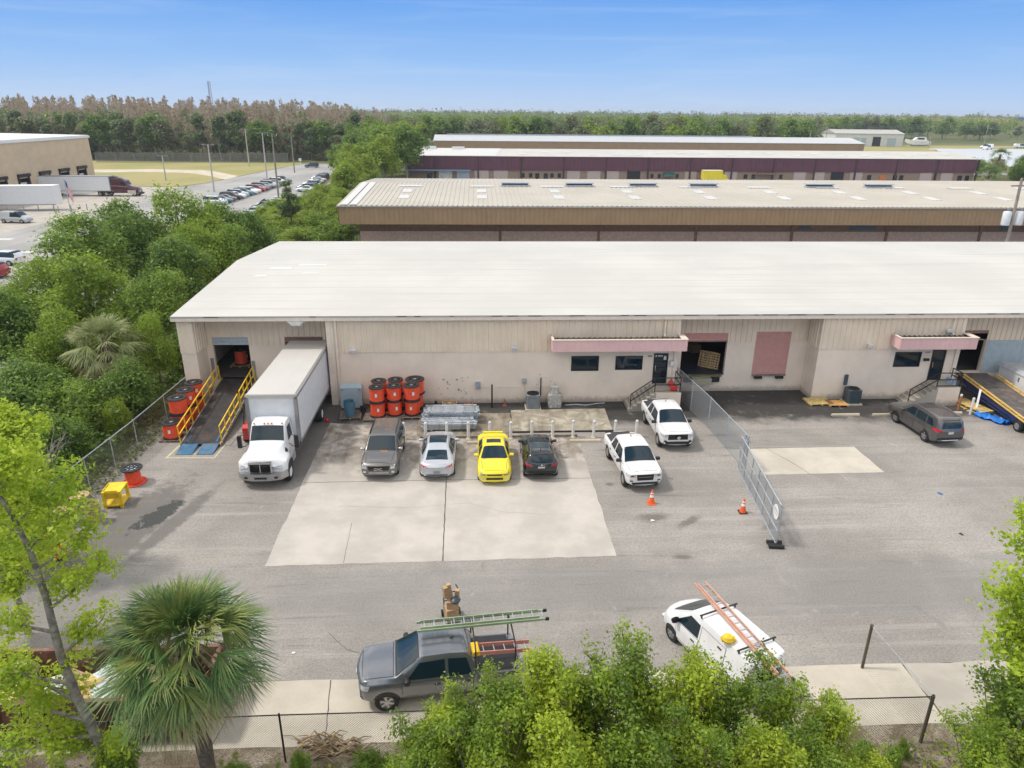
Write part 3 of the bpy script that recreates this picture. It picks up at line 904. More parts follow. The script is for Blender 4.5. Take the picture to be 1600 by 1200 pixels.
def loft(L, P, nx=90, smooth=2):
    xs = np.linspace(-L / 2, L / 2, nx)
    A = {k: prof_at(P[k], xs) for k in ('zb', 'zs', 'zt', 'w', 'wr')}
    for k in A:
        for _ in range(smooth):
            a = A[k]; A[k] = np.concatenate([[a[0]], .25 * a[:-2] + .5 * a[1:-1] + .25 * a[2:], [a[-1]]])
    W = max(A['w']); vs = []; crown = P.get('crown', .025); bow = P.get('bow', .16)
    for i, x in enumerate(xs):
        zb, zs, zt, w, wr = (A[k][i] for k in ('zb', 'zs', 'zt', 'w', 'wr'))
        zs = min(zs, zt - .015); ws = w * .955; wr = min(wr, ws)
        half = [(0, zb), (w * .8, zb), (w * .95, zb + .05), (w * .99, zb + .16), (w, zb + .55 * (zs - zb)), (w * .995, zs - .12 * (zs - zb)), (w * .975, zs - .03), (ws, zs),
                (ws + (wr - ws) * .1, zs + .1 * (zt - zs)), (ws + (wr - ws) * .5, zs + .5 * (zt - zs)), (ws + (wr - ws) * .9, zs + .9 * (zt - zs)),
                (wr * .975, zt - .006), (wr * .8, zt + crown * .35), (wr * .4, zt + crown * .85), (0, zt + crown)]
        full = half + [(-y, z) for y, z in half[-2:0:-1]]
        e = max(0, (abs(x) - (L / 2 - .7)) / .7) ** 1.6
        vs += [(x - math.copysign(bow, x) * e * (y / W) ** 2, y, z) for y, z in full]
    n = len(full); fs = []
    for i in range(nx - 1):
        for k in range(n):
            k2 = (k + 1) % n
            fs.append((i * n + k, (i + 1) * n + k, (i + 1) * n + k2, i * n + k2))
    h = len(half)
    for base, flip in ((0, 1), ((nx - 1) * n, 0)):        # end caps as a ladder between the two sides
        for k in range(h - 1):
            a, b = k, k + 1; c, d = (n - b) % n, (n - a) % n
            q = [a, b, c, d] if k else [a, b, c]
            if k == h - 2: q = [a, b, d]
            q = [base + t for t in dict.fromkeys(q)]
            fs.append(q[::-1] if flip else q)
    return vs, fs


class Skin:
    """lets flat patterns be laid onto the body: glass, lamps, doors"""
    def __init__(self, vs, fs):
        self.b = BVHTree.FromPolygons([Vector(v) for v in vs], [tuple(f) for f in fs])

    def hit(self, d, p):
        p = (p[0] + 1.3e-4, p[1] + 1.7e-4)
        if d == 'T': o, r = Vector((p[0], p[1], 9)), Vector((0, 0, -1))
        elif d == 'F': o, r = Vector((9, p[0], p[1])), Vector((-1, 0, 0))
        elif d == 'B': o, r = Vector((-9, p[0], p[1])), Vector((1, 0, 0))
        elif d == 'L': o, r = Vector((p[0], 9, p[1])), Vector((0, -1, 0))
        else: o, r = Vector((p[0], -9, p[1])), Vector((0, 1, 0))
        loc, nor, _, _ = self.b.ray_cast(o, r)
        if loc is None: return None
        if nor.dot(r) > 0: nor = -nor
        return loc, nor

    def patch(self, mb, d, quad, off=.008, n=8, m=5):
        a, b, c, e = [Vector(q) for q in quad]
        vs = []; ok = []
        for j in range(m + 1):
            for i in range(n + 1):
                u, v = i / n, j / m
                p = a.lerp(b, u).lerp(e.lerp(c, u), v)
                h = self.hit(d, p)
                ok.append(h is not None); vs.append(h[0] + h[1] * off if h else Vector((0, 0, 0)))
        fs = []
        for j in range(m):
            for i in range(n):
                q = (j * (n + 1) + i, j * (n + 1) + i + 1, (j + 1) * (n + 1) + i + 1, (j + 1) * (n + 1) + i)
                if all(ok[t] for t in q): fs.append(q)
        return mb.add(vs, fs)

    def part(self, name, mat, root, items, off=.008, n=8, m=5):
        mb = MB()
        for d, quad in items: self.patch(mb, d, quad, off, n, m)
        return mb.build(name, mat, root, smooth=50, recalc=False)


def mirror_q(q):
    return [(-y, z) for y, z in q]


def wheel(root, x, y, r, w, rim=m_alloy, spokes=5, front=False):
    s = 1 if y > 0 else -1
    mb = MB(); mb.lathe([(r * .60, -w / 2), (r * .93, -w / 2), (r, -w * .36), (r, w * .36), (r * .93, w / 2), (r * .60, w / 2)], (x, y, r), 'y', 24, True)
    t = mb.build('wheel', m_rubber, root, smooth=35)
    mb = MB(); o = s * w * .42
    mb.lathe([(r * .62, -w * .45), (r * .66, o), (r * .58, o + s * .012), (r * .54, o - s * .03)], (x, y, r), 'y', 24)
    for k in range(spokes):
        a = 2 * PI * k / spokes + .3
        mb.bar((x, y + o, r), (x + r * .6 * math.cos(a), y + o, r + r * .6 * math.sin(a)), r * .2, .03, (0, 1, 0))
    mb.cyl((x, y + o - s * .02, r), (x, y + o + s * .025, r), r * .17, n=12)
    mb.build('rim', rim, t, smooth=35)


def arch(sk, root, x, r, mat=None):
    mb = MB()
    for d in 'LR':
        for k in range(18):
            a0, a1 = PI * (k / 18 * 1.16 - .08), PI * ((k + 1) / 18 * 1.16 - .08)
            q = [(x + rr * math.cos(a), r_c + rr * math.sin(a)) for rr, a, r_c in ((.02, a0, r * .95), (r * 1.16, a0, r * .95), (r * 1.16, a1, r * .95), (.02, a1, r * .95))]
            sk.patch(mb, d, q, .006, 3, 2)
    mb.build('wheel_arch', mat or m_black, root, recalc=False)


def mirrors(root, x, y, z, mat, s=1.0):
    for k in (-1, 1):
        mb = MB(); prof = [(.0, -.11), (.07, -.1), (.085, -.04), (.085, .04), (.07, .1), (0.0, .11)]
        mb.lathe([(a * s, b * s) for a, b in prof], (x, k * (y + .1 * s), z), 'y', 10)
        mb.bar((x, k * (y - .06), z - .04 * s), (x, k * (y + .06 * s), z - .01), .04)
        mb.build('mirror', mat, root, smooth=50)


def car(name, label, cat, loc, rz, L, P, mats, group=None):
    root = thing(name, label, cat, loc, rz, group)
    vs, fs = loft(L, P)
    mb = MB(); mb.add(vs, fs); body = mb.build('body', mats['paint'], root, smooth=38)
    sk = Skin(vs, fs)
    W = max(b for _, b in P['w'])
    r = P.get('r', .33); wb = P['wb']; xo = P.get('xo', 0.0)
    for x in (xo + wb / 2, xo - wb / 2):
        arch(sk, root, x, r, mats.get('arch'))
        for s in (-1, 1): wheel(root, x, s * (W - .115), r, .225, mats.get('rim', m_alloy), P.get('spokes', 5))
    return root, sk, body


def rounded(q):
    return q


def glazing(root, sk, ws, rw, sides, mat=None, n=8, m=5):
    """ws/rw: (x_base, half_width_base, x_top, half_width_top); sides: quads (x,z)"""
    g = mat or m_glass
    if ws:
        k = -1 if ws[0] < ws[2] else 1
        sk.part('windshield_frame', m_black, root, [('T', [(ws[0] + .05 * k, -ws[1] - .045), (ws[0] + .05 * k, ws[1] + .045), (ws[2] - .03 * k, ws[3] + .04), (ws[2] - .03 * k, -ws[3] - .04)])], .003, 10, 8)
        sk.part('windshield', g, root, [('T', [(ws[0], -ws[1]), (ws[0], ws[1]), (ws[2], ws[3]), (ws[2], -ws[3])])], .006, 10, 8)
    if rw and rw[0] == 'B': sk.part('rear_window', g, root, [('B', rw[1])], .006, 10, 5)
    elif rw: sk.part('rear_window', g, root, [('T', [(rw[0], -rw[1]), (rw[0], rw[1]), (rw[2], rw[3]), (rw[2], -rw[3])])], .006, 10, 8)
    for q in sides:
        for d in 'LR': sk.part('side_window', g, root, [(d, q)], .006, n, m)


def doors(root, sk, mat, quads, handle=m_black):
    for q in quads:
        for d in 'LR':
            dd = sk.part('door', mat, root, [(d, q)], .007, 8, 5)
            e = .022; sx = 1 if q[1][0] > q[0][0] else -1
            sk.part('door_seam', m_black, dd, [(d, [(q[0][0] - e * sx, q[0][1] - e), (q[1][0] + e * sx, q[1][1] - e), (q[2][0] + e * sx, q[2][1] + e * .5), (q[3][0] - e * sx, q[3][1] + e * .5)])], .003, 8, 5)
            mb = MB(); x, z = q[0][0] * .22 + q[1][0] * .78, q[2][1] - .13
            if q[0][0] < q[1][0]: x = q[0][0] * .78 + q[1][0] * .22
            h = sk.hit(d, (x, z))
            if h: mb.bar(h[0] + h[1] * .02 + Vector((-.09, 0, 0)), h[0] + h[1] * .02 + Vector((.09, 0, 0)), .035); mb.build('handle', handle, dd)


def bonnet(root, sk, mat, x0, w0, x1, w1):
    q = [(x0, -w0), (x0, w0), (x1, w1), (x1, -w1)]; e = .02
    sk.part('bonnet_seam', m_black, root, [('T', [(x0 - e, -w0 - e), (x0 - e, w0 + e), (x1 + e, w1 + e), (x1 + e, -w1 - e)])], .0025, 10, 8)
    sk.part('bonnet', mat, root, [('T', q)], .006, 10, 8)


def plate(root, sk, d, y, z, w=.32, h=.16, mat=None):
    return sk.part('number_plate', mat or m_plate, root, [(d, [(y - w / 2, z - h / 2), (y + w / 2, z - h / 2), (y + w / 2, z + h / 2), (y - w / 2, z + h / 2)])], .014, 3, 2)


def text_part(name, s, mat, parent, loc, rot, size, ext=.006):
    c = bpy.data.curves.new(name, 'FONT'); c.body = s; c.size = size; c.extrude = ext; c.align_x = 'CENTER'; c.align_y = 'CENTER'
    o = bpy.data.objects.new(name, c); COL.objects.link(o)
    dg = bpy.context.evaluated_depsgraph_get()
    me = bpy.data.meshes.new_from_object(o.evaluated_get(dg)); bpy.data.objects.remove(o)
    me.materials.clear(); me.materials.append(mat)
    o = link(bpy.data.objects.new(name, me), parent); o.location = loc; o.rotation_euler = rot
    return o


def lamps(root, sk, d, quad, mat, name, off=.01):
    for k in (0, 1):
        sk.part(name, mat, root, [(d, quad if k == 0 else mirror_q(quad))], off, 5, 3)


def band(root, sk, name, mat, d, y0, y1, z0, z1, off=.009, top=None):
    t = top or (y0, y1)
    return sk.part(name, mat, root, [(d, [(y0, z0), (y1, z0), (t[1], z1), (t[0], z1)])], off, 10, 3)


# ---- grey brown crossover
P_suv = dict(wb=2.86, r=.36, zb=[(-2.35, .42), (-2.0, .26), (2.0, .26), (2.35, .36)], zs=[(-2.35, .95), (-2.1, 1.06), (-.6, 1.05), (1.1, 1.02), (2.0, .96), (2.35, .82)],
             zt=[(-2.35, .98), (-2.3, 1.1), (-2.12, 1.56), (-1.9, 1.65), (-.6, 1.70), (.3, 1.67), (1.15, 1.12), (2.0, 1.02), (2.25, .95), (2.35, .86)],
             w=[(-2.35, .82), (-2.1, .91), (2.0, .92), (2.35, .84)], wr=[(-2.35, .74), (-2.0, .70), (-.6, .74), (.3, .70), (1.1, .80), (2.35, .72)], bow=.16)
m_suvp = paint('mocha_metallic', (.185, .172, .16), .6, .3)
c, sk, b = car('parked_car', 'dusty brown grey crossover facing out, nearest the box truck, rust blotches on roof and bonnet', 'car', (-4.98, 34.35, 0), R(-90.5), 4.7, P_suv, dict(paint=m_suvp))
glazing(c, sk, (1.08, .76, .38, .65), ('B', [(-.58, 1.15), (.58, 1.15), (.5, 1.5), (-.5, 1.5)]), [[(-.2, 1.1), (.75, 1.1), (.25, 1.52), (-.2, 1.55)], [(-1.15, 1.1), (-.28, 1.1), (-.28, 1.55), (-1.1, 1.55)], [(-1.85, 1.12), (-1.25, 1.1), (-1.2, 1.53), (-1.7, 1.5)]])
doors(c, sk, m_suvp, [[(-.24, .42), (.85, .42), (.85, 1.03), (-.24, 1.03)], [(-1.2, .5), (-.28, .42), (-.28, 1.03), (-1.25, 1.03)]])
bonnet(c, sk, m_suvp, 1.2, .72, 2.16, .62)
band(c, sk, 'grille', m_black, 'F', -.5, .5, .58, .86, .012, (-.56, .56))
text_part('grille_badge', 'GMC', m_chrome, c, (2.385, 0, .72), (R(90), 0, R(90)), .2, .01)
lamps(c, sk, 'F', [(.6, .66), (.84, .72), (.82, .9), (.6, .88)], m_lens, 'headlight')
band(c, sk, 'skid_trim', m_alloy, 'F', -.5, .5, .4, .5, .014)
lamps(c, sk, 'F', [(.64, .46), (.78, .46), (.78, .56), (.64, .56)], m_lens, 'fog_light')
lamps(c, sk, 'B', [(.66, .85), (.84, .85), (.8, 1.12), (.66, 1.12)], m_lens_r, 'tail_light')
plate(c, sk, 'B', 0, .8)
mb = MB()
for s in (-1, 1): mb.bar((-1.75, s * .66, 1.72), (.15, s * .67, 1.73), .035)
mb.build('roof_rail', m_black, c); mirrors(c, .78, .88, 1.1, m_alloy)
m_rustspot = M('peeled_primer', (.36, .13, .04), .8, var=.3)
mb = MB(); r_ = random.Random(4)
for i in range(34):
    if i < 26: x, y, s = r_.uniform(-1.7, -.2), r_.uniform(-.45, .45), r_.uniform(.02, .06)
    else: x, y, s = r_.uniform(1.15, 1.4), r_.uniform(.0, .3), r_.uniform(.04, .08)
    sk.patch(mb, 'T', [(x - s, y - s), (x + s * r_.uniform(.4, 2), y - s * .6), (x + s, y + s), (x - s * .6, y + s * r_.uniform(.5, 1.5))], .003, 2, 2)
mb.build('peeled_spots', m_rustspot, c, recalc=False)['kind'] = 'stuff'

# ---- silver coupe seen from behind
P_cp = dict(wb=2.84, r=.335, zb=[(-2.34, .34), (-1.9, .2), (1.9, .2), (2.34, .28)], zs=[(-2.34, .82), (-2.0, .92), (-.6, .93), (1.0, .9), (1.9, .76), (2.34, .58)],
            zt=[(-2.34, .8), (-2.25, .93), (-1.95, 1.0), (-1.55, 1.08), (-.65, 1.35), (-.1, 1.4), (.35, 1.36), (1.15, .99), (1.9, .86), (2.2, .74), (2.34, .6)],
            w=[(-2.34, .74), (-2.0, .86), (-1.2, .905), (1.4, .9), (2.34, .78)], wr=[(-2.34, .6), (-1.9, .66), (-1.5, .6), (-.6, .5), (.3, .52), (1.1, .72), (2.34, .62)], bow=.22)
m_silver = paint('silver_paint', (.53, .55, .58), .35, .25)
c, sk, b = car('parked_car', 'silver two-door coupe with dark glass roof, backed toward the yard beside the yellow car', 'car', (-2.08, 34.2, 0), R(90), 4.68, P_cp, dict(paint=m_silver))
glazing(c, sk, (1.1, .66, .45, .5), (-1.85, .56, -1.12, .48), [[(-.55, .97), (.75, .97), (.3, 1.25), (-.35, 1.28)], [(-1.25, 1.0), (-.62, .97), (-.45, 1.28), (-.8, 1.23)]])
sk.part('sunroof', m_glass, c, [('T', [(-.55, -.45), (-.55, .45), (.3, .46), (.3, -.46)])], .007, 8, 8)
doors(c, sk, m_silver, [[(-.65, .4), (.8, .4), (.85, .92), (-.7, .92)]], m_chrome)
lamps(c, sk, 'B', [(.42, .74), (.74, .78), (.78, .9), (.46, .84)], m_lens_r, 'tail_light')
band(c, sk, 'diffuser', m_black, 'B', -.55, .55, .3, .38, .012); plate(c, sk, 'B', 0, .5, .34, .13, m_steel)
lamps(c, sk, 'F', [(.5, .52), (.74, .54), (.72, .66), (.52, .64)], m_lens, 'headlight'); mirrors(c, .62, .86, .98, m_silver)

# ---- yellow saloon
P_sd = dict(wb=2.67, r=.32, zb=[(-2.2, .36), (-1.8, .2), (1.8, .2), (2.2, .24)], zs=[(-2.2, .84), (-1.9, .92), (-.6, .9), (1.0, .86), (1.8, .74), (2.2, .6)],
            zt=[(-2.2, .84), (-2.12, .97), (-1.6, 1.0), (-1.35, 1.03), (-.75, 1.34), (-.15, 1.4), (.3, 1.36), (1.08, .98), (1.75, .88), (2.1, .79), (2.2, .66)],
            w=[(-2.2, .76), (-1.9, .84), (1.7, .86), (2.2, .76)], wr=[(-2.2, .66), (-1.5, .64), (-.7, .54), (.3, .54), (1.0, .7), (2.2, .64)], bow=.2)
m_yel = paint('bright_yellow', (.85, .70, .015), .0, .25)
c, sk, b = car('parked_car', 'bright yellow saloon with sunroof, nose toward the yard between the silver and black cars', 'car', (.83, 33.55, 0), R(-90), 4.4, P_sd, dict(paint=m_yel, rim=m_steel))
glazing(c, sk, (1.03, .69, .36, .52), (-1.42, .6, -.82, .5), [[(-.12, .96), (.72, .96), (.25, 1.26), (-.12, 1.3)], [(-1.1, .97), (-.2, .96), (-.2, 1.3), (-.75, 1.26)]])
sk.part('sunroof', m_glass, c, [('T', [(-.38, -.36), (-.38, .36), (.06, .38), (.06, -.38)])], .007, 8, 5)
doors(c, sk, m_yel, [[(-.15, .4), (.8, .4), (.85, .88), (-.15, .88)], [(-1.05, .45), (-.2, .4), (-.2, .88), (-1.1, .88)]], m_yel)
bonnet(c, sk, m_yel, 1.15, .66, 2.02, .56); band(c, sk, 'grille', m_black, 'F', -.36, .36, .52, .61, .012, (-.4, .4)); band(c, sk, 'lower_intake', m_black, 'F', -.42, .42, .3, .4, .012)
lamps(c, sk, 'F', [(.46, .52), (.74, .58), (.7, .72), (.48, .62)], m_steel, 'headlight', .012); lamps(c, sk, 'F', [(.56, .32), (.68, .32), (.68, .4), (.56, .4)], m_lens, 'fog_light')
lamps(c, sk, 'B', [(.42, .7), (.74, .7), (.72, .88), (.44, .88)], m_lens_r, 'tail_light'); mirrors(c, .62, .82, .98, m_yel)
mb = MB(); mb.bar((-2.05, -.55, 1.04), (-2.05, .55, 1.04), .14, .03); mb.bar((-2.05, .5, 1.05), (-2.05, .5, .95), .05); mb.bar((-2.05, -.5, 1.05), (-2.05, -.5, .95), .05); mb.build('spoiler', m_yel, c)

# ---- black hatchback seen from behind
P_hb = dict(wb=2.62, r=.32, zb=[(-2.08, .42), (-1.7, .22), (1.7, .22), (2.08, .28)], zs=[(-2.08, .86), (-1.85, .97), (-.5, .95), (1.0, .9), (1.7, .78), (2.08, .62)],
            zt=[(-2.08, .84), (-2.02, .98), (-1.72, 1.34), (-1.45, 1.42), (-.4, 1.46), (.25, 1.42), (1.05, 1.0), (1.7, .88), (1.98, .76), (2.08, .64)],
            w=[(-2.08, .78), (-1.8, .87), (1.5, .885), (2.08, .76)], wr=[(-2.08, .66), (-1.6, .56), (-.4, .57), (.25, .56), (1.0, .7), (2.08, .62)], bow=.18)
m_blackp = paint('black_paintwork', (.004, .005, .007), .0, .12)
c, sk, b = car('parked_car', 'black hatchback with red tail lights, rear toward the yard, right of the yellow car', 'car', (3.2, 33.8, 0), R(90), 4.16, P_hb, dict(paint=m_blackp))
glazing(c, sk, (1.0, .67, .34, .52), ('B', [(-.6, 1.02), (.6, 1.02), (.5, 1.3), (-.5, 1.3)]), [[(-.2, 1.0), (.72, .99), (.25, 1.32), (-.2, 1.36)], [(-1.1, 1.02), (-.28, 1.0), (-.28, 1.36), (-1.1, 1.36)]])
sk.part('sunroof', m_glass, c, [('T', [(-1.1, -.46), (-1.1, .46), (.15, .5), (.15, -.5)])], .006, 8, 8)
doors(c, sk, m_blackp, [[(-.22, .42), (.8, .42), (.82, .94), (-.22, .94)], [(-1.1, .48), (-.26, .42), (-.26, .94), (-1.15, .95)]])
lamps(c, sk, 'B', [(.4, .84), (.72, .82), (.8, .99), (.64, .95)], m_lens_r, 'tail_light', .014); plate(c, sk, 'B', 0, .8, .34, .17)
band(c, sk, 'bumper_step', m_rubber, 'B', -.7, .7, .42, .55, .012)
mb = MB(); mb.cyl((-2.03, 0, .95), (-2.08, 0, .95), .05, n=10); mb.build('badge', m_chrome, c)
mb = MB(); mb.bar((-1.2, 0, 1.48), (-1.36, 0, 1.56), .03); mb.build('aerial', m_black, c); mirrors(c, .66, .83, 1.0, m_blackp)
lamps(c, sk, 'F', [(.46, .56), (.72, .6), (.7, .74), (.5, .68)], m_lens, 'headlight')

# ---- bronze grey crossover by the east office
P_rg = dict(P_suv); P_rg['wb'] = 2.7; P_rg['r'] = .355
m_gun = paint('gunmetal_paint', (.13, .127, .126), .55, .26)
c, sk, b = car('parked_car', 'gunmetal crossover parked nose-in below the east office stairs, alone on the right', 'car', (26.42, 37.25, 0), R(93.5), 4.7, P_rg, dict(paint=m_gun))
glazing(c, sk, (1.08, .76, .38, .65), ('B', [(-.62, 1.16), (.62, 1.16), (.5, 1.5), (-.5, 1.5)]), [[(-.2, 1.1), (.75, 1.1), (.25, 1.52), (-.2, 1.55)], [(-1.15, 1.1), (-.28, 1.1), (-.28, 1.55), (-1.1, 1.55)], [(-1.8, 1.16), (-1.25, 1.1), (-1.2, 1.52), (-1.55, 1.48)]])
doors(c, sk, m_gun, [[(-.24, .42), (.85, .42), (.85, 1.03), (-.24, 1.03)], [(-1.2, .5), (-.28, .42), (-.28, 1.03), (-1.25, 1.03)]], m_gun)
lamps(c, sk, 'B', [(.5, .95), (.82, .93), (.84, 1.12), (.62, 1.08)], m_lens_r, 'tail_light', .014); plate(c, sk, 'B', 0, .88)
for d in 'LR': sk.part('rear_lamp_wrap', m_lens_r, c, [(d, [(-2.15, .95), (-1.85, 1.0), (-1.9, 1.1), (-2.15, 1.1)])], .012, 4, 3)
band(c, sk, 'rear_bumper_trim', m_black, 'B', -.75, .75, .46, .58, .012); band(c, sk, 'bumper_strip', m_chrome, 'B', -.5, .5, .42, .45, .016)
mb = MB(); mb.bar((-2.0, -.5, 1.6), (-2.0, .5, 1.6), .22, .03); mb.build('spoiler', m_gun, c)
mb = MB()
for s in (-1, 1): mb.bar((-1.75, s * .66, 1.72), (.15, s * .67, 1.73), .035)
mb.build('roof_rail', m_alloy, c); mirrors(c, .78, .88, 1.1, m_gun)
lamps(c, sk, 'F', [(.55, .72), (.82, .76), (.8, .9), (.58, .86)], m_lens, 'headlight'); band(c, sk, 'grille', m_black, 'F', -.45, .45, .55, .8, .012)


# ---- pickups
def pickup(name, label, loc, rz, L, W, Ht, pm, style, cover=True, group=None):
    h = L / 2; s = Ht / 1.75; bx = -h + L * .29           # cab rear
    ro = bx + 1.93
    P = dict(wb=L * .605, xo=L * .022, r=.375, spokes=6, zb=[(-h, .55), (-h + .4, .42), (h - .5, .40), (h, .44)], zs=[(-h, 1.0 * s), (bx, 1.04 * s), (ro + .9, 1.08 * s), (h - .25, 1.06 * s), (h, .97 * s)],
             zt=[(-h, 1.03 * s), (bx - .04, 1.06 * s), (bx + .03, 1.5 * s), (bx + .25, 1.70 * s), (bx + .8, Ht), (ro - .25, Ht - .02), (ro + .55, 1.20 * s), (h - .35, 1.15 * s), (h - .06, 1.11 * s), (h, 1.02 * s)],
             w=[(-h, W / 2 * .95), (-h + .3, W / 2), (h - .5, W / 2), (h - .12, W / 2 * .97), (h, W / 2 * .86)], wr=[(-h, W / 2 * .93), (bx - .05, W / 2 * .93), (bx + .05, .62), (ro - .2, .66), (ro + .5, .84), (h - .3, .8), (h, .7)], bow=.2, crown=.04)
    c, sk, b = car(name, label, 'pickup', loc, rz, L, P, dict(paint=pm, rim=m_alloy), group)
    zsl = 1.09 * s
    glazing(c, sk, (ro + .5, .76, ro - .17, .61), ('B', [(-.5, 1.2 * s), (.5, 1.2 * s), (.46, 1.52 * s), (-.46, 1.52 * s)]),
            [[(bx + .95, zsl), (ro + .2, zsl), (ro - .2, 1.56 * s), (bx + .95, 1.6 * s)], [(bx + .12, zsl), (bx + .85, zsl), (bx + .85, 1.6 * s), (bx + .28, 1.56 * s)]])
    doors(c, sk, pm, [[(bx + .9, .55), (ro + .35, .55), (ro + .35, 1.02 * s), (bx + .9, 1.02 * s)], [(bx + .1, .58), (bx + .84, .55), (bx + .84, 1.02 * s), (bx + .1, 1.02 * s)]])
    bonnet(c, sk, pm, ro + .62, .76, h - .2, .7)
    bedq = [(-h + .1, -W / 2 + .13), (-h + .1, W / 2 - .13), (bx - .1, W / 2 - .13), (bx - .1, -W / 2 + .13)]
    sk.part('bed_cover' if cover else 'cargo_bed', M('bed_cover', (.045, .045, .05), .7) if cover else m_black, c, [('T', bedq)], .02 if cover else .006, 6, 6)
    if cover:
        mb = MB(); mb.bar((-h + .08, -W / 2 + .12, 1.06 * s), (-h + .08, W / 2 - .12, 1.06 * s), .03); mb.build('bed_rail', m_black, c)
    if style == 'slim':
        band(c, sk, 'grille', m_black, 'F', -.40, .40, .64, .97, .014, (-.44, .44)); lamps(c, sk, 'F', [(.48, .82), (.84, .84), (.82, .98), (.48, .98)], m_lens, 'headlight')
        band(c, sk, 'grille_bar', m_steel, 'F', -.34, .34, .81, .84, .024)
        lamps(c, sk, 'F', [(.60, .86), (.74, .87), (.74, .94), (.60, .94)], m_black, 'headlight_bezel', .016)
    else:
        band(c, sk, 'grille', m_black, 'F', -.56, .56, .70, 1.04, .014, (-.54, .54)); lamps(c, sk, 'F', [(.62, .84), (.86, .88), (.84, 1.04), (.6, 1.02)], m_lens, 'headlight')
        mb = MB(); mb.cyl((h - .02, 0, .88), (h + .03, 0, .88), .1, n=16); mb.build('badge', m_chrome, c)
    band(c, sk, 'bumper_trim', m_black, 'F', -.8, .8, .44, .55 if style == 'slim' else .6, .014)
    lamps(c, sk, 'F', [(.6, .6), (.76, .6), (.78, .68), (.62, .66)], m_black, 'vent')
    for d in 'LR': sk.part('headlight', m_lens, c, [(d, [(h - .36, .86 * s), (h - .1, .86 * s), (h - .12, 1.0 * s), (h - .42, 1.03 * s)])], .012, 4, 3)
    lamps(c, sk, 'B', [(.78, .75), (.88, .75), (.88, 1.0), (.78, 1.0)], m_lens_r, 'tail_light')
    mirrors(c, ro + .2, W / 2 - .02, 1.16 * s, m_black, 1.15)
    mb = MB(); mb.bar((bx + .75, 0, Ht + .02), (bx + .62, 0, Ht + .09), .03); mb.build('aerial', m_black, c)
    return c, sk


m_wp = paint('white_paintwork', (.79, .79, .79), .0, .3)
pickup('white_pickup', 'white pickup with black bed cover, parked behind the orange cone', (8.02, 32.95, 0), R(-85.5), 5.05, 1.85, 1.72, m_wp, 'slim')
pickup('white_pickup', 'white pickup with round grille badge and black bed cover, beside the entry stairs', (10.98, 37.45, 0), R(-89), 5.2, 1.87, 1.80, m_wp, 'wide')
m_slate = paint('slate_metallic', (.20, .21, .225), .6, .24)
GP = thing  # alias kept short
gp, gsk = pickup('grey_pickup', 'slate grey crew-cab pickup carrying ladders, half behind the green shrubs', (-1.3, 18.28, 0), R(186), 5.2, 1.86, 1.80, m_slate, 'wide', cover=False)
for s in (-1, 1):
    for x in (-2.35, -1.1): mb = MB(); mb.tube([(x, s * .82, 1.02), (x, s * .8, 1.95), (x, s * .6, 2.02), (x, 0, 2.03)], .025, 8); mb.build('ladder_rack', m_black, gp)


def ladder(name, label, a, b, width, mat, n, up=(0, 0, 1), sect=2, feet=True, rw=.08):
    a = Vector(a); b = Vector(b); d = (b - a); L = d.length; d.normalize(); s = d.cross(Vector(up)).normalized(); u = s.cross(d)
    root = thing(name, label, 'ladder', a)
    for k in (-1, 1):
        mb = MB(); mb.bar(s * (k * width / 2), s * (k * width / 2) + d * L, .035, rw, up)
        if sect == 2: mb.bar(s * (k * (width / 2 - .045)) + u * .075 + d * .12, s * (k * (width / 2 - .045)) + u * .075 + d * (L - .18), .03, rw, up)
        mb.build('rail', mat, root)
        if feet:
            mb = MB(); mb.bar(s * (k * width / 2) + d * L, s * (k * width / 2) + d * (L + .12), .06, .09, up); mb.build('foot', m_rubber, root)
    mb = MB()
    for i in range(n):
        q = d * (L * (i + .5) / n); mb.cyl(q - s * (width / 2 - .015), q + s * (width / 2 - .015), .017, n=6)
        if sect == 2: mb.cyl(q + u * .075 + d * .08 - s * (width / 2 - .06), q + u * .075 + d * .08 + s * (width / 2 - .06), .016, n=6)
    mb.build('rungs', m_galv, root)
    return root


m_green = M('ladder_green', (.30, .38, .24), .5); m_pinkfg = M('ladder_fibreglass', (.52, .21, .17), .55, var=.1); m_salmon = M('ladder_salmon', (.60, .34, .25), .5, var=.1)
ladder('extension_ladder', 'long pale green extension ladder on the grey pickup rack', (-2.0, 18.52, 2.12), (2.12, 18.94, 2.14), .42, m_green, 13)
ladder('step_ladder', 'folded pink fibreglass step ladder lying in the grey pickup bed', (-.05, 17.9, 1.72), (1.62, 18.2, 1.55), .38, m_pinkfg, 5, sect=1, feet=False, rw=.14)
mb = MB(); mb.box(-.2, .02, -.23, .23, -.06, .1); o = mb.build('ladder_cap', m_yellow, None); st = [q for q in bpy.data.objects if q.name.startswith('step_ladder')][0]; o.parent = st; o.rotation_euler = (0, 0, R(10))

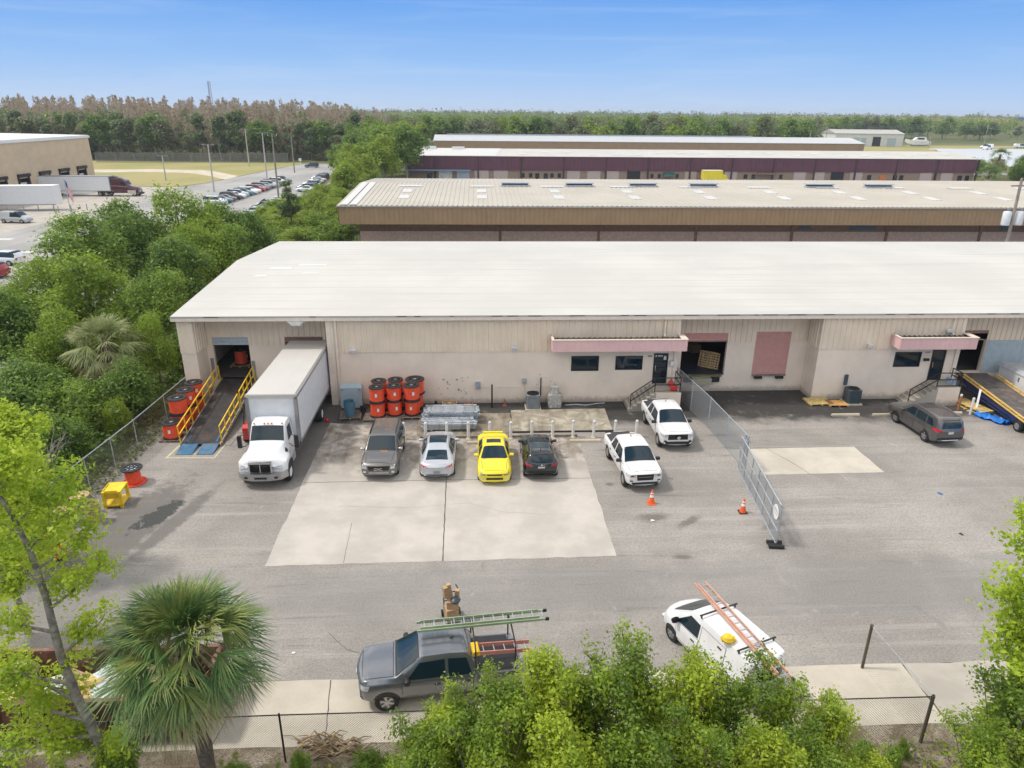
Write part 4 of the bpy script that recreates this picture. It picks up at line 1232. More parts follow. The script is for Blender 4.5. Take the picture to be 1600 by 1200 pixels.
# ---- white compact van with ladder
P_van = dict(wb=2.92, r=.32, spokes=7, xo=.05, zb=[(-2.36, .42), (-2.0, .26), (1.9, .24), (2.36, .3)], zs=[(-2.36, 1.0), (-1.0, 1.02), (1.4, 1.0), (2.0, .88), (2.36, .7)],
             zt=[(-2.36, 1.2), (-2.33, 1.6), (-2.2, 1.82), (-1.9, 1.87), (.1, 1.86), (.75, 1.76), (1.75, 1.12), (2.1, .98), (2.3, .84), (2.36, .72)],
             w=[(-2.36, .84), (-2.0, .865), (1.7, .865), (2.36, .74)], wr=[(-2.36, .74), (-1.9, .72), (.2, .70), (.8, .64), (1.7, .7), (2.36, .6)], bow=.34)
vang = math.atan2(.93, -.37)
van, sk, b = car('compact_van', 'white compact cargo van carrying a salmon ladder, half behind the shrubs on the right', 'van', (8.12, 18.95, 0), vang, 4.72, P_van, dict(paint=m_wp))
glazing(van, sk, (1.68, .68, .82, .6), ('B', [(-.55, 1.15), (.55, 1.15), (.5, 1.55), (-.5, 1.55)]), [[(.2, 1.08), (1.35, 1.04), (.75, 1.58), (.2, 1.6)], ])
doors(van, sk, m_wp, [[(.15, .42), (1.2, .42), (1.3, 1.02), (.15, 1.04)], [(-1.05, .45), (.1, .42), (.1, 1.6), (-1.05, 1.62)]])
lamps(van, sk, 'F', [(.46, .72), (.66, .76), (.62, .94), (.48, .88)], m_lens, 'headlight'); band(van, sk, 'grille', m_black, 'F', -.36, .36, .52, .66)
lamps(van, sk, 'B', [(.72, 1.15), (.83, 1.15), (.8, 1.5), (.72, 1.5)], m_lens_r, 'tail_light'); lamps(van, sk, 'B', [(.1, 1.70), (.3, 1.70), (.3, 1.76), (.1, 1.76)], m_lens_r, 'brake_light')
band(van, sk, 'rear_bumper', m_steel, 'B', -.78, .78, .45, .6, .02)
for x in (.25, -1.55):
    mb = MB(); mb.bar((x, -.78, 1.97), (x, .78, 1.97), .05, .035)
    for s in (-1, 1): mb.bar((x, s * .7, 1.84), (x, s * .7, 1.97), .04)
    mb.build('roof_rack', m_black, van); mirrors(van, 1.22, .84, 1.14, m_black, 1.2)
ladder('extension_ladder', 'salmon orange extension ladder on the white van roof', (7.76, 20.5, 2.07), (8.98, 15.95, 2.03), .40, m_salmon, 14)
mb = MB(); mb.lathe([(.02, 0), (.16, .02), (.2, .1), (.15, .2), (.05, .24), (.01, .25)], (0, 0, 0), 'z', 10); mb.box(-.2, .24, -.06, .1, .02, .12)
o = tag(mb.build('strap_bundle', M('yellow_strap', (.75, .52, .03), .7, var=.2), smooth=40), 'yellow strap bundle tied on the white van roof rack', 'strap'); o.location = (7.85, 17.75, 1.9)

# ---- box truck
tr = thing('box_truck', 'white box truck backed into the loading dock beside the yellow ramp', 'truck', (-10.62, 38.2, 0), R(-90))
# local x forward = toward the yard; box rear at x=-5.0, box front at 3.95, nose at 6.75
mb = MB(); mb.box(-5.4, 3.75, -1.27, 1.27, 1.12, 3.78); bx_ = mb.build('cargo_box', m_trailer, tr)
mb = MB(); mb.extrude([(-5.42, -1.3, 3.74), (-5.42, -1.22, 3.86), (-5.42, 1.22, 3.86), (-5.42, 1.3, 3.74)], (9.2, 0, 0)); mb.box(3.6, 3.82, -1.26, 1.26, 3.66, 3.84)
mb.build('roof_skin', roof_mat('truck_roof', (.52, .50, .465), 50, .6), bx_)
mb = MB()
for s in (-1, 1):
    mb.box(-5.42, 3.84, s * 1.285 - .03, s * 1.285 + .03, 3.62, 3.76); mb.box(-5.42, 3.84, s * 1.285 - .03, s * 1.285 + .03, 1.06, 1.2); mb.box(3.70, 3.84, s * 1.24 - .09, s * 1.24 + .09, 1.1, 3.7)
mb.build('corner_rail', m_alloy, bx_)
mb = MB()
for i in range(22):
    x = -5.1 + i * .4
    for s in (-1, 1): mb.box(x, x + .03, s * 1.272 - .006, s * 1.272 + .006, 1.2, 3.62)
mb.build('side_rivets', m_trailer, bx_)
P_cab = dict(zb=[(-1.55, .75), (.3, .7), (1.2, .55), (1.45, .62)], zs=[(-1.55, 1.7), (-.35, 1.68), (.0, 1.38), (1.2, 1.3), (1.45, 1.05)],
             zt=[(-1.55, 2.5), (-1.35, 2.66), (-.7, 2.66), (-.45, 2.58), (-.02, 1.85), (1.0, 1.58), (1.38, 1.5), (1.45, 1.2)],
             w=[(-1.55, 1.02), (-.1, 1.03), (.35, 1.18), (1.1, 1.2), (1.45, 1.05)], wr=[(-1.55, .86), (-.5, .84), (.0, .86), (.6, .62), (1.45, .56)], bow=.22, crown=.03)
vs, fs = loft(3.0, P_cab); vs = [(x + 5.2, y, z) for x, y, z in vs]
mb = MB(); mb.add(vs, fs); mb.build('cab', m_wp, tr, smooth=38)
sk = Skin(vs, fs)
sk.part('windshield', m_glass, tr, [('T', [(5.16, -.84), (5.16, .84), (4.77, .78), (4.77, -.78)])], .01, 10, 8)
for d in 'LR':
    sk.part('side_window', m_glass, tr, [(d, [(4.05, 1.78), (4.85, 1.76), (4.62, 2.4), (4.05, 2.42)])], .01, 6, 5)
    dd = sk.part('door', m_wp, tr, [(d, [(3.98, .95), (5.0, .95), (4.98, 1.7), (3.98, 1.72)])], .006, 6, 5)
    sk.part('bonnet_vent', m_black, tr, [(d, [(5.3, 1.45), (5.55, 1.42), (5.62, 1.5), (5.36, 1.62)])], .012, 4, 3)
gr = band(tr, sk, 'grille', m_steel, 'F', -.5, .5, .9, 1.38, .03, (-.54, .54))
mb = MB()
for i in range(9): mb.box(6.66, 6.73, -.48, .48, .93 + i * .052, .95 + i * .052)
mb.build('grille_bars', m_black, gr)
mb = MB(); mb.box(6.62, 6.76, -.56, .56, 1.36, 1.46); mb.box(6.62, 6.76, -.57, -.5, .88, 1.38); mb.box(6.62, 6.76, .5, .57, .88, 1.38); mb.box(6.72, 6.77, -.02, .02, .9, 1.38); mb.build('grille_surround', m_chrome, tr)
mb = MB(); mb.extrude([(6.77, -.02, 1.37), (6.77, .0, 1.3), (6.77, .02, 1.37), (6.77, .09, 1.46), (6.77, .03, 1.43), (6.77, 0, 1.47), (6.77, -.03, 1.43), (6.77, -.09, 1.46)], (.015, 0, 0)); mb.build('grille_emblem', m_chrome, tr)
lamps(tr, sk, 'F', [(.62, .98), (1.04, .98), (1.0, 1.2), (.64, 1.16)], m_lens, 'headlight', .02)
mb = MB(); pr = [(6.35, 1.22), (6.72, .95), (6.86, .4), (6.86, -.4), (6.72, -.95), (6.35, -1.22), (6.25, -1.2), (6.5, -.9), (6.6, 0), (6.5, .9), (6.25, 1.2)]
mb.prism(pr, .50, .84); bp = mb.build('bumper', m_alloy, tr)
mb = MB(); mb.box(6.84, 6.875, -.3, .3, .6, .7); mb.box(6.76, 6.80, -.8, -.5, .6, .7); mb.box(6.76, 6.80, .5, .8, .6, .7); mb.build('bumper_slot', m_black, bp)
for y in (-.7, -.18, 0, .18, .7):
    mb = MB(); mb.box(4.66, 4.76, y - .035, y + .035, 2.63, 2.67); mb.build('marker_light', m_amber, tr)
for s in (-1, 1):
    mb = MB(); mb.box(4.98, 5.1, s * 1.42 - .1, s * 1.42 + .1, 1.45, 2.1); mb.tube([(4.9, s * 1.0, 1.62), (5.0, s * 1.2, 1.5), (5.02, s * 1.4, 1.5)], .02, 6); mb.tube([(4.8, s * .98, 2.2), (5.0, s * 1.2, 2.14), (5.02, s * 1.4, 2.1)], .02, 6); mb.build('mirror', m_black, tr)
    wheel(tr, 5.75, s * 1.06, .46, .26, m_white, 6)
    wheel(tr, -1.6, s * 1.06, .46, .5, m_white, 6)
    mb = MB(); mb.box(4.1, 5.0, s * .75 - .3, s * .75 + .3, .45, .85); mb.build('step_tank', m_galv, tr)
    mb = MB(); mb.extrude([(5.2, s * 1.0 - .16, .72), (5.35, s * 1.0 - .16, 1.05), (5.75, s * 1.0 - .16, 1.14), (6.1, s * 1.0 - .16, 1.02), (6.22, s * 1.0 - .16, .72), (6.1, s * 1.0 - .16, .7), (5.4, s * 1.0 - .16, .7)], (0, .371, 0)); mb.build('wheel_arch', m_black, tr)
mb = MB(); mb.box(-5.3, 5.2, -.45, -.32, .75, 1.06); mb.box(-5.3, 5.2, .32, .45, .75, 1.06); mb.box(-2.2, -1.0, -.9, .9, .55, .8); mb.build('chassis', m_black, tr)

# ---- red forklift between ramp and truck
fk = thing('forklift', 'red forklift with black overhead guard parked between the yellow ramp and the box truck', 'forklift', (-12.55, 37.8, 0), R(90))
mb = MB(); mb.extrude([(-1.2, -.5, .3), (-1.25, -.5, 1.0), (-.9, -.5, 1.15), (-.3, -.5, 1.05), (-.25, -.5, .55), (.9, -.5, .55), (.9, -.5, .2), (-1.0, -.5, .2)], (0, 1.0, 0)); mb.build('body', m_red, fk, smooth=20)
mb = MB(); mb.extrude([(-.7, -.28, 1.12), (-.7, -.28, 1.3), (-.2, -.28, 1.18), (-.2, -.28, 1.06)], (0, .56, 0)); mb.box(-.75, -.6, -.26, .26, 1.2, 1.7); mb.build('seat', m_black, fk)
mb = MB()
for s in (-1, 1): mb.bar((-.95, s * .46, 1.1), (-.6, s * .46, 2.15), .06); mb.bar((.75, s * .46, .55), (.45, s * .46, 2.15), .06); mb.bar((-.62, s * .46, 2.15), (.47, s * .46, 2.15), .06)
for i in range(6): mb.bar((-.6 + i * .2, -.46, 2.16), (-.6 + i * .2, .46, 2.16), .04)
mb.build('overhead_guard', m_black, fk)
mb = MB()
for s in (-1, 1): mb.box(.95, 1.05, s * .3 - .06, s * .3 + .06, .1, 2.3); mb.box(1.1, 2.1, s * .25 - .05, s * .25 + .05, .05, .09)
mb.box(1.0, 1.1, -.45, .45, .2, .55); mb.build('mast', m_black, fk)
for x, s in ((.6, 1), (.6, -1), (-.8, 1), (-.8, -1)): wheel(fk, x, s * .48, .28 if x > 0 else .24, .2, m_steel, 5)
mb = MB(); mb.lathe([(.02, 0), (.24, .02), (.3, .12), (.3, .5), (.24, .6), (.02, .62)], (0, 0, 1.18), 'x', 14); g_ = mb.build('gas_bottle', m_white, fk, smooth=40); g_.location = (-1.35, 0, 0); g_.scale = (1.0, .5, 1)
mb = MB(); mb.box(-1.28, -1.24, -.42, -.25, .85, .95); mb.box(-1.28, -1.24, .25, .42, .85, .95); mb.build('tail_light', m_lens_r, fk)

# ------------------------------------------------------------------ yard ramp with yellow railings
ramp = thing('loading_ramp', 'steel yard ramp with yellow railings leading up to the left dock door', 'ramp', (-15.35, 36.4, 0))
y1, h0, h1 = 7.5, .16, 1.24
mb = MB(); mb.extrude([(-1.05, 0, h0), (-1.05, y1 - .5, h1), (-1.05, y1, h1), (-1.05, y1, h1 - .06), (-1.05, y1 - .5, h1 - .08), (-1.05, 0, h0 - .06)], (2.1, 0, 0)); mb.build('deck', m_rustdeck, ramp)
mb = MB()
for s in (-1, 1): mb.extrude([(s * 1.08 - .03, -.05, h0 + .03), (s * 1.08 - .03, y1, h1 + .05), (s * 1.08 - .03, y1, h1 - .2), (s * 1.08 - .03, -.05, h0 - .12)], (.06, 0, 0))
mb.build('side_beam', M('ramp_beam', (.30, .27, .22), .7, var=.3), ramp)
for x0, x1 in ((-1.0, -.12), (.12, 1.0)):
    mb = MB(); mb.extrude([(x0, 0, h0 + .015), (x0, -1.05, .03), (x0, -1.05, .01), (x0, 0, h0 - .03)], (x1 - x0, 0, 0)); mb.build('lip_plate', m_bluesteel, ramp)
mb = MB()
for s in (-1, 1): mb.bar((s * .85, 4.8, .0), (s * .85, 4.8, .85), .12); mb.bar((s * .85, 6.8, .0), (s * .85, 6.8, 1.1), .12); mb.bar((s * .8, .2, .12), (s * .8, 6.9, .95), .1, .18)
mb.build('support', m_bluesteel, ramp)
zat = lambda y: h0 + (h1 - h0) * min(1, y / (y1 - .5))


def rail_run(x, ya, yb, n, lean=0.0):
    mb = MB(); t = .055
    for i in range(n + 1):
        y = ya + (yb - ya) * i / n
        mb.bar((x, y, zat(y) - .05), (x + lean, y - .12, zat(y) + 1.02), t, t, (0, 1, 0))
    for q in (1.02, .5):
        mb.bar((x + lean * q, ya - .12 * q, zat(ya) + q), (x + lean * q, yb - .12 * q, zat(yb) + q), t)
    mb.build('railing', m_yellow, ramp)


rail_run(-1.13, .15, 7.2, 7); rail_run(1.13, .15, 3.6, 4); rail_run(1.13, 3.9, 7.0, 4)

# ------------------------------------------------------------------ mobile ramp on the east side
rp = thing('mobile_ramp', 'blue wheeled loading ramp with yellow side rails at the east dock, over a blue tarp', 'ramp', (33.4, 43.6, 0), R(-91.5))
# local x runs down the ramp away from the dock
L_, a0, a1 = 11.0, 1.28, .28
mb = MB(); mb.extrude([(0, -1.05, a0), (1.6, -1.05, a0), (L_, -1.05, a1), (L_, -1.05, a1 - .07), (1.6, -1.05, a0 - .08), (0, -1.05, a0 - .08)], (0, 2.1, 0)); mb.build('deck', M('mobile_deck', (.10, .09, .085), .8, var=.3, dirt=(.2, .15, .12), ds=1.2), rp)
za = lambda x: a0 if x < 1.6 else a0 + (a1 - a0) * (x - 1.6) / (L_ - 1.6)
m_yel2 = M('pale_yellow_steel', (.72, .47, .12), .55, var=.15)
for s in (-1, 1):
    mb = MB()
    for q in (.05, .24): mb.bar((.9, s * 1.1, za(.9) + q), (L_, s * 1.1, za(L_) + q), .08, .07)
    for i in range(14):
        x = 1.0 + i * .76; mb.bar((x, s * 1.1, za(x)), (x, s * 1.1, za(x) + .26), .05)
    mb.build('side_rail', m_yel2, rp)
    mb = MB(); mb.bar((.2, s * .95, a0 - .25), (L_, s * .95, a1 - .1), .1, .26)
    for i in range(9):
        x = .8 + i * 1.1; mb.bar((x, s * .95, za(x) - .12), (x + .55, s * .95, max(.05, za(x) - .55)), .06); mb.bar((x + .55, s * .95, max(.05, za(x) - .55)), (x + 1.1, s * .95, za(x + 1.1) - .12), .06)
    mb.bar((.8, s * .95, .62), (6.5, s * .95, .3), .08); mb.build('truss', M('navy_steel', (.02, .035, .13), .5), rp)
    wheel(rp, 6.6, s * 1.12, .33, .2, m_steel, 6)
mb = MB(); mb.bar((6.6, -1.1, .33), (6.6, 1.1, .33), .09); mb.build('axle', m_black, rp)

# white chest-like box trailer by the east dock
bt = thing('cargo_trailer', 'low white box trailer parked behind the mobile ramp at the east dock', 'trailer', (36.0, 40.3, 0), R(-91))
mb = MB(); mb.box(-3, 3, -1.0, 1.0, .55, 2.0); mb.build('body', m_white, bt)
mb = MB(); mb.extrude([(-3.06, -1.06, 1.96), (-3.06, -.85, 2.14), (-3.06, .85, 2.14), (-3.06, 1.06, 1.96)], (6.12, 0, 0)); mb.build('lid', M('trailer_lid', (.42, .44, .46), .5, var=.1), bt)
for s in (-1, 1): wheel(bt, -.6, s * .95, .35, .22)
mb = MB(); mb.box(-1.1, -1.0, -1.05, -1.0, 1.5, 1.75); mb.build('latch', m_steel, bt)

# things tucked below it
fold = MB(); r = random.Random(2); nx, ny = 16, 9
vs = [(i / nx * 2.6, j / ny * 1.1 + .12 * math.sin(i * .9), .05 + abs(r.gauss(0, .09)) + .16 * math.sin(j / ny * PI)) for j in range(ny + 1) for i in range(nx + 1)]
fold.add(vs, [(j * (nx + 1) + i, j * (nx + 1) + i + 1, (j + 1) * (nx + 1) + i + 1, (j + 1) * (nx + 1) + i) for j in range(ny) for i in range(nx)])
vb = [(x, y, .008) for x, y, z in vs]; fold.add(vb, [(j * (nx + 1) + i, (j + 1) * (nx + 1) + i, (j + 1) * (nx + 1) + i + 1, j * (nx + 1) + i + 1) for j in range(ny) for i in range(nx)])
o = tag(fold.build('tarp', m_tarp, smooth=60, recalc=False), 'crumpled blue tarp on the asphalt under the mobile ramp', 'tarp'); o.location = (30.95, 39.35, 0); o.rotation_euler = (0, 0, R(-60)); o.scale = (.72, .7, .9)
for i, (x, y, a, z) in enumerate(((31.55, 40.5, -75, 0), (31.75, 40.6, -82, .1), (31.6, 40.4, -78, .2))):
    mb = MB()
    for k in range(5): mb.box(-1.1, 1.1, -.5 + k * .21, -.34 + k * .21, .06, .09)
    for k in (-1, 0, 1): mb.box(k - .06, k + .06, -.5, .5, 0, .06)
    o = tag(mb.build('wood_pallet', m_ywood), 'yellow wooden slatted panel stacked beneath the mobile ramp', 'pallet', 'slatted panels under the mobile ramp'); o.location = (x, y, z); o.rotation_euler = (0, 0, R(a))
for x, y, m, lb in ((30.55, 40.2, M('rust_post', (.33, .14, .07), .8), 'rusty steel bollard beside the east stairs landing'), (30.95, 39.6, m_whitegrime, 'white steel bollard nearest the gunmetal car at the east stairs')):
    mb = MB(); mb.lathe([(.075, 0), (.075, 1.05), (.06, 1.1), (.02, 1.12)], n=14); b_ = thing('bollard', lb, 'bollard', (x, y, 0)); mb.build('post', m, b_, smooth=40)
    mb = MB(); mb.lathe([(.079, 1.0), (.079, 1.05), (.062, 1.115), (.02, 1.13)], n=14); mb.build('cap', m_whitegrime, b_, smooth=40)
mb = MB(); mb.bar((0, 0, 0), (.35, .5, 1.35), .12, .05); mb.bar((.02, 0, 0.02), (-.5, .1, .05), .1, .05); o = tag(mb.build('white_plank', m_white), 'white painted plank leaning on the mobile ramp', 'plank'); o.location = (31.5, 39.9, 0)
for i, x in enumerate((30.72, 30.76)):
    j = thing('water_jug', ('pale blue water jug standing at the wall end of the east stairs landing', 'pale blue water jug at the outer end of the east stairs landing')[i], 'jug', (x, 41.95 - i * .5, 1.28))
    mb = MB(); mb.lathe([(.13, 0), (.135, .15), (.12, .2), (.135, .25), (.13, .36), (.04, .42)], n=14); mb.build('bottle', M('jug_blue', (.30, .45, .58), .2), j, smooth=40)
    mb = MB(); mb.lathe([(.035, .42), (.035, .47)], n=10); mb.build('cap', m_white, j)

# ------------------------------------------------------------------ fuel can and bag on the west landing
fc = thing('fuel_can', 'red fuel can on the landing of the stairs under the wide canopy', 'can', (12.3, 40.95, 1.24))
mb = MB(); mb.extrude([(-.2, -.14, 0), (.2, -.14, 0), (.2, -.14, .26), (.1, -.14, .34), (-.12, -.14, .34), (-.2, -.14, .24)], (0, .28, 0)); mb.build('body', M('can_red', (.62, .035, .025), .4), fc)
mb = MB(); mb.tube([(.14, 0, .3), (.26, 0, .42), (.32, 0, .41)], .025, 8); mb.bar((-.08, 0, .4), (.08, 0, .4), .04); mb.bar((-.08, 0, .33), (-.08, 0, .4), .035); mb.bar((.08, 0, .33), (.08, 0, .4), .035); mb.build('spout', m_black, fc)
mb = MB(); mb.lathe([(.02, 0), (.17, .02), (.2, .18), (.12, .36), (.05, .42), (.06, .48)], n=9); o = tag(mb.build('red_bag', M('bag_red', (.6, .07, .04), .7, var=.2), smooth=50), 'small orange red bag against the wall on the west stairs landing', 'bag'); o.location = (12.35, 41.8, 1.24)


# ------------------------------------------------------------------ duct reels
def make_reel(name, label, R0=.47, H=.94, loc=(0, 0, 0), group=None, mid=False, rz=0):
    root = thing(name, label, 'reel', loc, rz, group)
    mb = MB()
    rd = R0 * .9; k = 9; prof = [(.1, .07)]
    for i in range(k):
        z = .07 + (H - .14) * i / k; dz = (H - .14) / k
        prof += [(rd - .012, z + .004), (rd, z + dz * .3), (rd, z + dz * .7), (rd - .012, z + dz - .004)]
    prof += [(.1, H - .07)]
    mb.lathe(prof, n=28); mb.build('duct_coil', m_orange, root, smooth=60)
    for z in (0, H - .06):
        mb = MB(); mb.lathe([(.12, z), (R0, z), (R0, z + .02), (R0 - .02, z + .05), (R0 * .62, z + .055), (R0 * .58, z + .03), (.2, z + .03), (.18, z + .055), (.08, z + .055), (.08, z)], n=28, close=True)
        if z > 0:
            for q in range(8):
                a = q * PI / 4; mb.bar((.15 * math.cos(a), .15 * math.sin(a), z + .045), (R0 * .6 * math.cos(a), R0 * .6 * math.sin(a), z + .045), .04, .03)
        f = mb.build('flange', m_black, root, smooth=40)
        if z > 0:
            mb = MB(); mb.lathe([(.07, z + .02), (.17, z + .02), (.17, z + .035), (.07, z + .035)], n=18); mb.build('hub', m_galv, f)
    if mid:
        mb = MB(); mb.lathe([(R0, H / 2 - .02), (R0, H / 2 + .02), (.1, H / 2 + .02), (.1, H / 2 - .02)], n=28); mb.build('middle_flange', m_black, root)
    mb = MB(); a = R(-70)
    for da in (-.16, -.05, .05):
        pass
    q = [(rd + .006) * np.array([math.cos(a + d), math.sin(a + d)]) for d in (-.14, 0, .14)]
    mb.add([(q[0][0], q[0][1], H * .42), (q[1][0], q[1][1], H * .42), (q[2][0], q[2][1], H * .42), (q[2][0], q[2][1], H * .64), (q[1][0], q[1][1], H * .64), (q[0][0], q[0][1], H * .64)], [(0, 1, 4, 5), (1, 2, 3, 4)]); mb.build('tag', m_white, root, recalc=False)
    return root


cols = ((-6.05, 40.15, 'left column', .48), (-5.05, 40.35, 'middle column', .48), (-3.98, 40.4, 'right column', .5))
proto = None
for ci, (x, y, nm, r0) in enumerate(cols):
    for row, dy in (('front', 0), ('rear', 1.05)):
        for lv, z in (('lower', .15), ('upper', 1.10)):
            lb = f'{lv} orange duct reel of the {row} stack, {nm} beside the blue drum'
            if proto is None:
                proto = make_reel('duct_reel', lb, loc=(x, y, z), group='orange duct reels stacked at the wall')
                o = proto
            else:
                o = copy_tree(proto)
            s = r0 / .47 * (1.2 if (ci == 2 and row == 'rear' and lv == 'upper') else 1)
            place(o, (x + (.12 if ci == 2 and row == 'rear' else 0), y + dy, z), rng.uniform(-.5, .5), lb, scale=(s, s, 1))


def pallet(loc, rz, label, mat=m_wood, L=1.2, W=1.0, group=None, slats=7):
    p = thing('wood_pallet', label, 'pallet', loc, rz, group)
    mb = MB()
    for i in range(slats):
        y = -W / 2 + (W - .09) * i / (slats - 1); mb.box(-L / 2, L / 2, y, y + .09, .115, .137)
    mb.build('deck_boards', mat, p)
    mb = MB()
    for x in (-L / 2 + .05, 0, L / 2 - .05): mb.box(x - .045, x + .045, -W / 2, W / 2, .02, .115)
    mb.build('bearers', mat, p)
    return p


for x, y, nm in ((-6.2, 40.0, 'left'), (-5.05, 40.25, 'middle'), (-3.98, 40.3, 'right')):
    pallet((x, y, 0), 0, f'dirty grey pallet under the {nm} column of orange duct reels', m_oldwood, 1.15 if nm != 'left' else 1.4, 1.1)
pallet((-7.75, 40.35, 0), .1, 'grey pallet carrying the blue plastic drum', m_oldwood, 1.3, 1.2)
pallet((22.15, 41.75, 0), .05, 'yellow slatted pallet on the ground at the corner of the east wall', m_ywood, 1.55, 1.15, slats=8)
p_ = pallet((23.2, 41.4, 0), -.04, 'orange brown boarded pallet beside the dark east condenser', M('orange_wood', (.48, .27, .09), .85, var=.2), 1.2, .95, slats=10)
for i, (y, h) in enumerate(((37.5, 1), (38.75, 2), (40.0, 2), (41.25, 2))):
    for k in range(h):
        o = copy_tree(proto)
        place(o, (-17.25, y, .12 + .97 * k), rng.uniform(-2, 2), (['single orange duct reel', 'second', 'third', 'rearmost'][i] if i == 0 else ['', ('lower', 'upper')[k] + ' orange duct reel of the second stack', ('lower', 'upper')[k] + ' orange duct reel of the third stack', ('lower', 'upper')[k] + ' orange duct reel of the rearmost stack'][i]) + ' between the left fence and the yellow ramp',
              'orange duct reels along the left fence', (1.15, 1.15, 1))
    pallet((-17.25, y, -.02), 0, 'dark low pallet under ' + ['the single', 'the second stack of', 'the third stack of', 'the rearmost stack of'][i] + ' orange reels by the left fence', m_oldwood, 1.2, 1.15)
# near-empty reel by the fence
o = er = thing('duct_reel', 'nearly empty orange reel with wide red bottom flange, alone by the left fence', 'reel', (-17.2, 32.35, 0))
mb = MB(); mb.lathe([(.1, .08), (.42, .08), (.40, .2), (.41, .5), (.40, .9), (.1, .9)], n=26); mb.build('duct_coil', m_orange, o, smooth=40)
mb = MB(); mb.lathe([(.1, 0), (.66, 0), (.68, .04), (.64, .09), (.56, .09), (.54, .05), (.1, .05)], n=30); mb.build('lower_flange', M('reel_red', (.6, .05, .025), .5), o, smooth=40)
mb = MB(); mb.lathe([(.08, .9), (.58, .9), (.58, .96), (.36, .97), (.34, .94), (.2, .94), (.18, .97), (.08, .97)], n=28, close=True)
for q in range(8): a = q * PI / 4; mb.bar((.15 * math.cos(a), .15 * math.sin(a), .96), (.5 * math.cos(a), .5 * math.sin(a), .96), .05, .04)
f = mb.build('upper_flange', m_black, o, smooth=40)
mb = MB(); mb.lathe([(.06, .93), (.3, .93), (.3, .945), (.06, .945)], n=20); mb.build('hub', m_galv, f); er.scale = (.88, .88, .88)

# blue drum, panel and bucket
d = thing('plastic_drum', 'blue open-topped plastic drum on a grey pallet by the wall', 'drum', (-7.75, 40.2, .14))
mb = MB(); mb.lathe([(.02, 0), (.30, 0), (.31, .06), (.325, .3), (.33, .34), (.325, .38), (.34, .7), (.345, .74), (.34, .78), (.345, .92), (.31, .92), (.30, .06), (.02, .05)], n=26); mb.build('shell', m_bin, d, smooth=45)
mb = MB(); mb.lathe([(.345, .9), (.365, .9), (.365, .95), (.345, .95)], n=26, close=True); mb.build('rim', m_bin, d, smooth=45)
mb = MB(); mb.lathe([(.02, 0), (.16, 0), (.19, .35), (.17, .35), (.14, .03), (.02, .03)], n=16); o = tag(mb.build('bucket', m_rubber, smooth=40), 'small black bucket beside the blue drum', 'bucket'); o.location = (-7.05, 40.75, .14)
pn = thing('tool_chest', 'pale blue metal chest standing on end against the wall behind the blue drum', 'chest', (-7.9, 42.0, .0))
mb = MB(); mb.extrude([(-.66, .12, 1.5), (-.66, -.18, 1.3), (-.66, -.28, 0), (-.66, .05, 0)], (1.32, 0, 0)); mb.build('casing', M('powder_blue', (.36, .46, .52), .45, var=.06), pn)
mb = MB()
for x in (-.52, .52): mb.box(x - .07, x + .07, -.23, -.2, 1.14, 1.22)
mb.build('latch', m_steel, pn)
mb = MB(); mb.lathe([(.02, 0), (.12, .01), (.14, .1), (.1, .2), (.02, .22)], n=12); o = tag(mb.build('red_ball', m_lens_r, smooth=60), 'small red float lying on the wet asphalt behind the box truck', 'float'); o.location = (-9.05, 39.6, 0)

# ------------------------------------------------------------------ stack of galvanised steel
beam = None
lay = [(y, z, 'lower') for z in (.14, .27, .40) for y in (38.0, 38.2, 38.4, 38.6, 38.8)] + [(y, z, 'upper') for z in (.14, .27, .40, .53, .66) for y in (39.15, 39.35, 39.55, 39.75, 39.95, 40.15)]
for i, (y, z, nm) in enumerate(lay):
    lb = 'galvanised steel channel in the ' + ('front' if nm == 'lower' else 'taller rear') + ' pile behind the silver coupe'
    if beam is None:
        mb = MB(); L = 3.1
        mb.extrude([(-L / 2, -.085, 0), (-L / 2, .085, 0), (-L / 2, .085, .018), (-L / 2, -.067, .018), (-L / 2, -.067, .09), (-L / 2, .067, .09), (-L / 2, .067, .075), (-L / 2, .085, .075), (-L / 2, .085, .108), (-L / 2, -.085, .108)], (L, 0, 0))
        mb.k = 1
        for x in (-1.3, -.62, .1, .71, 1.32): mb.box(x - .03, x + .03, -.03, .03, .108, .111); mb.box(x - .03, x + .03, -.087, -.0855, .04, .07)
        beam = mb.build('steel_channel', [m_galv, m_dark]); o = beam
    else:
        o = link(beam.copy())
    tag(o, lb, 'steel beam', 'galvanised steel channels in the piles')
    o.location = (-1.6 + rng.uniform(-.22, .22), y + rng.uniform(-.03, .03), z); o.rotation_euler = (rng.choice((0, 0, PI)) * 0, 0, rng.uniform(-.045, .045) + (.03 if nm == 'lower' else -.015))
for i, x in enumerate((-2.7, -1.6, -.5)):
    mb = MB(); mb.box(-.06, .06, -1.25, 1.25, 0, .138); o = tag(mb.build('timber_bearer', m_oldwood), 'brown timber under the steel piles, ' + ('at their left end', 'at their middle', 'at their right end')[i], 'timber'); o.location = (x, 39.05, 0)
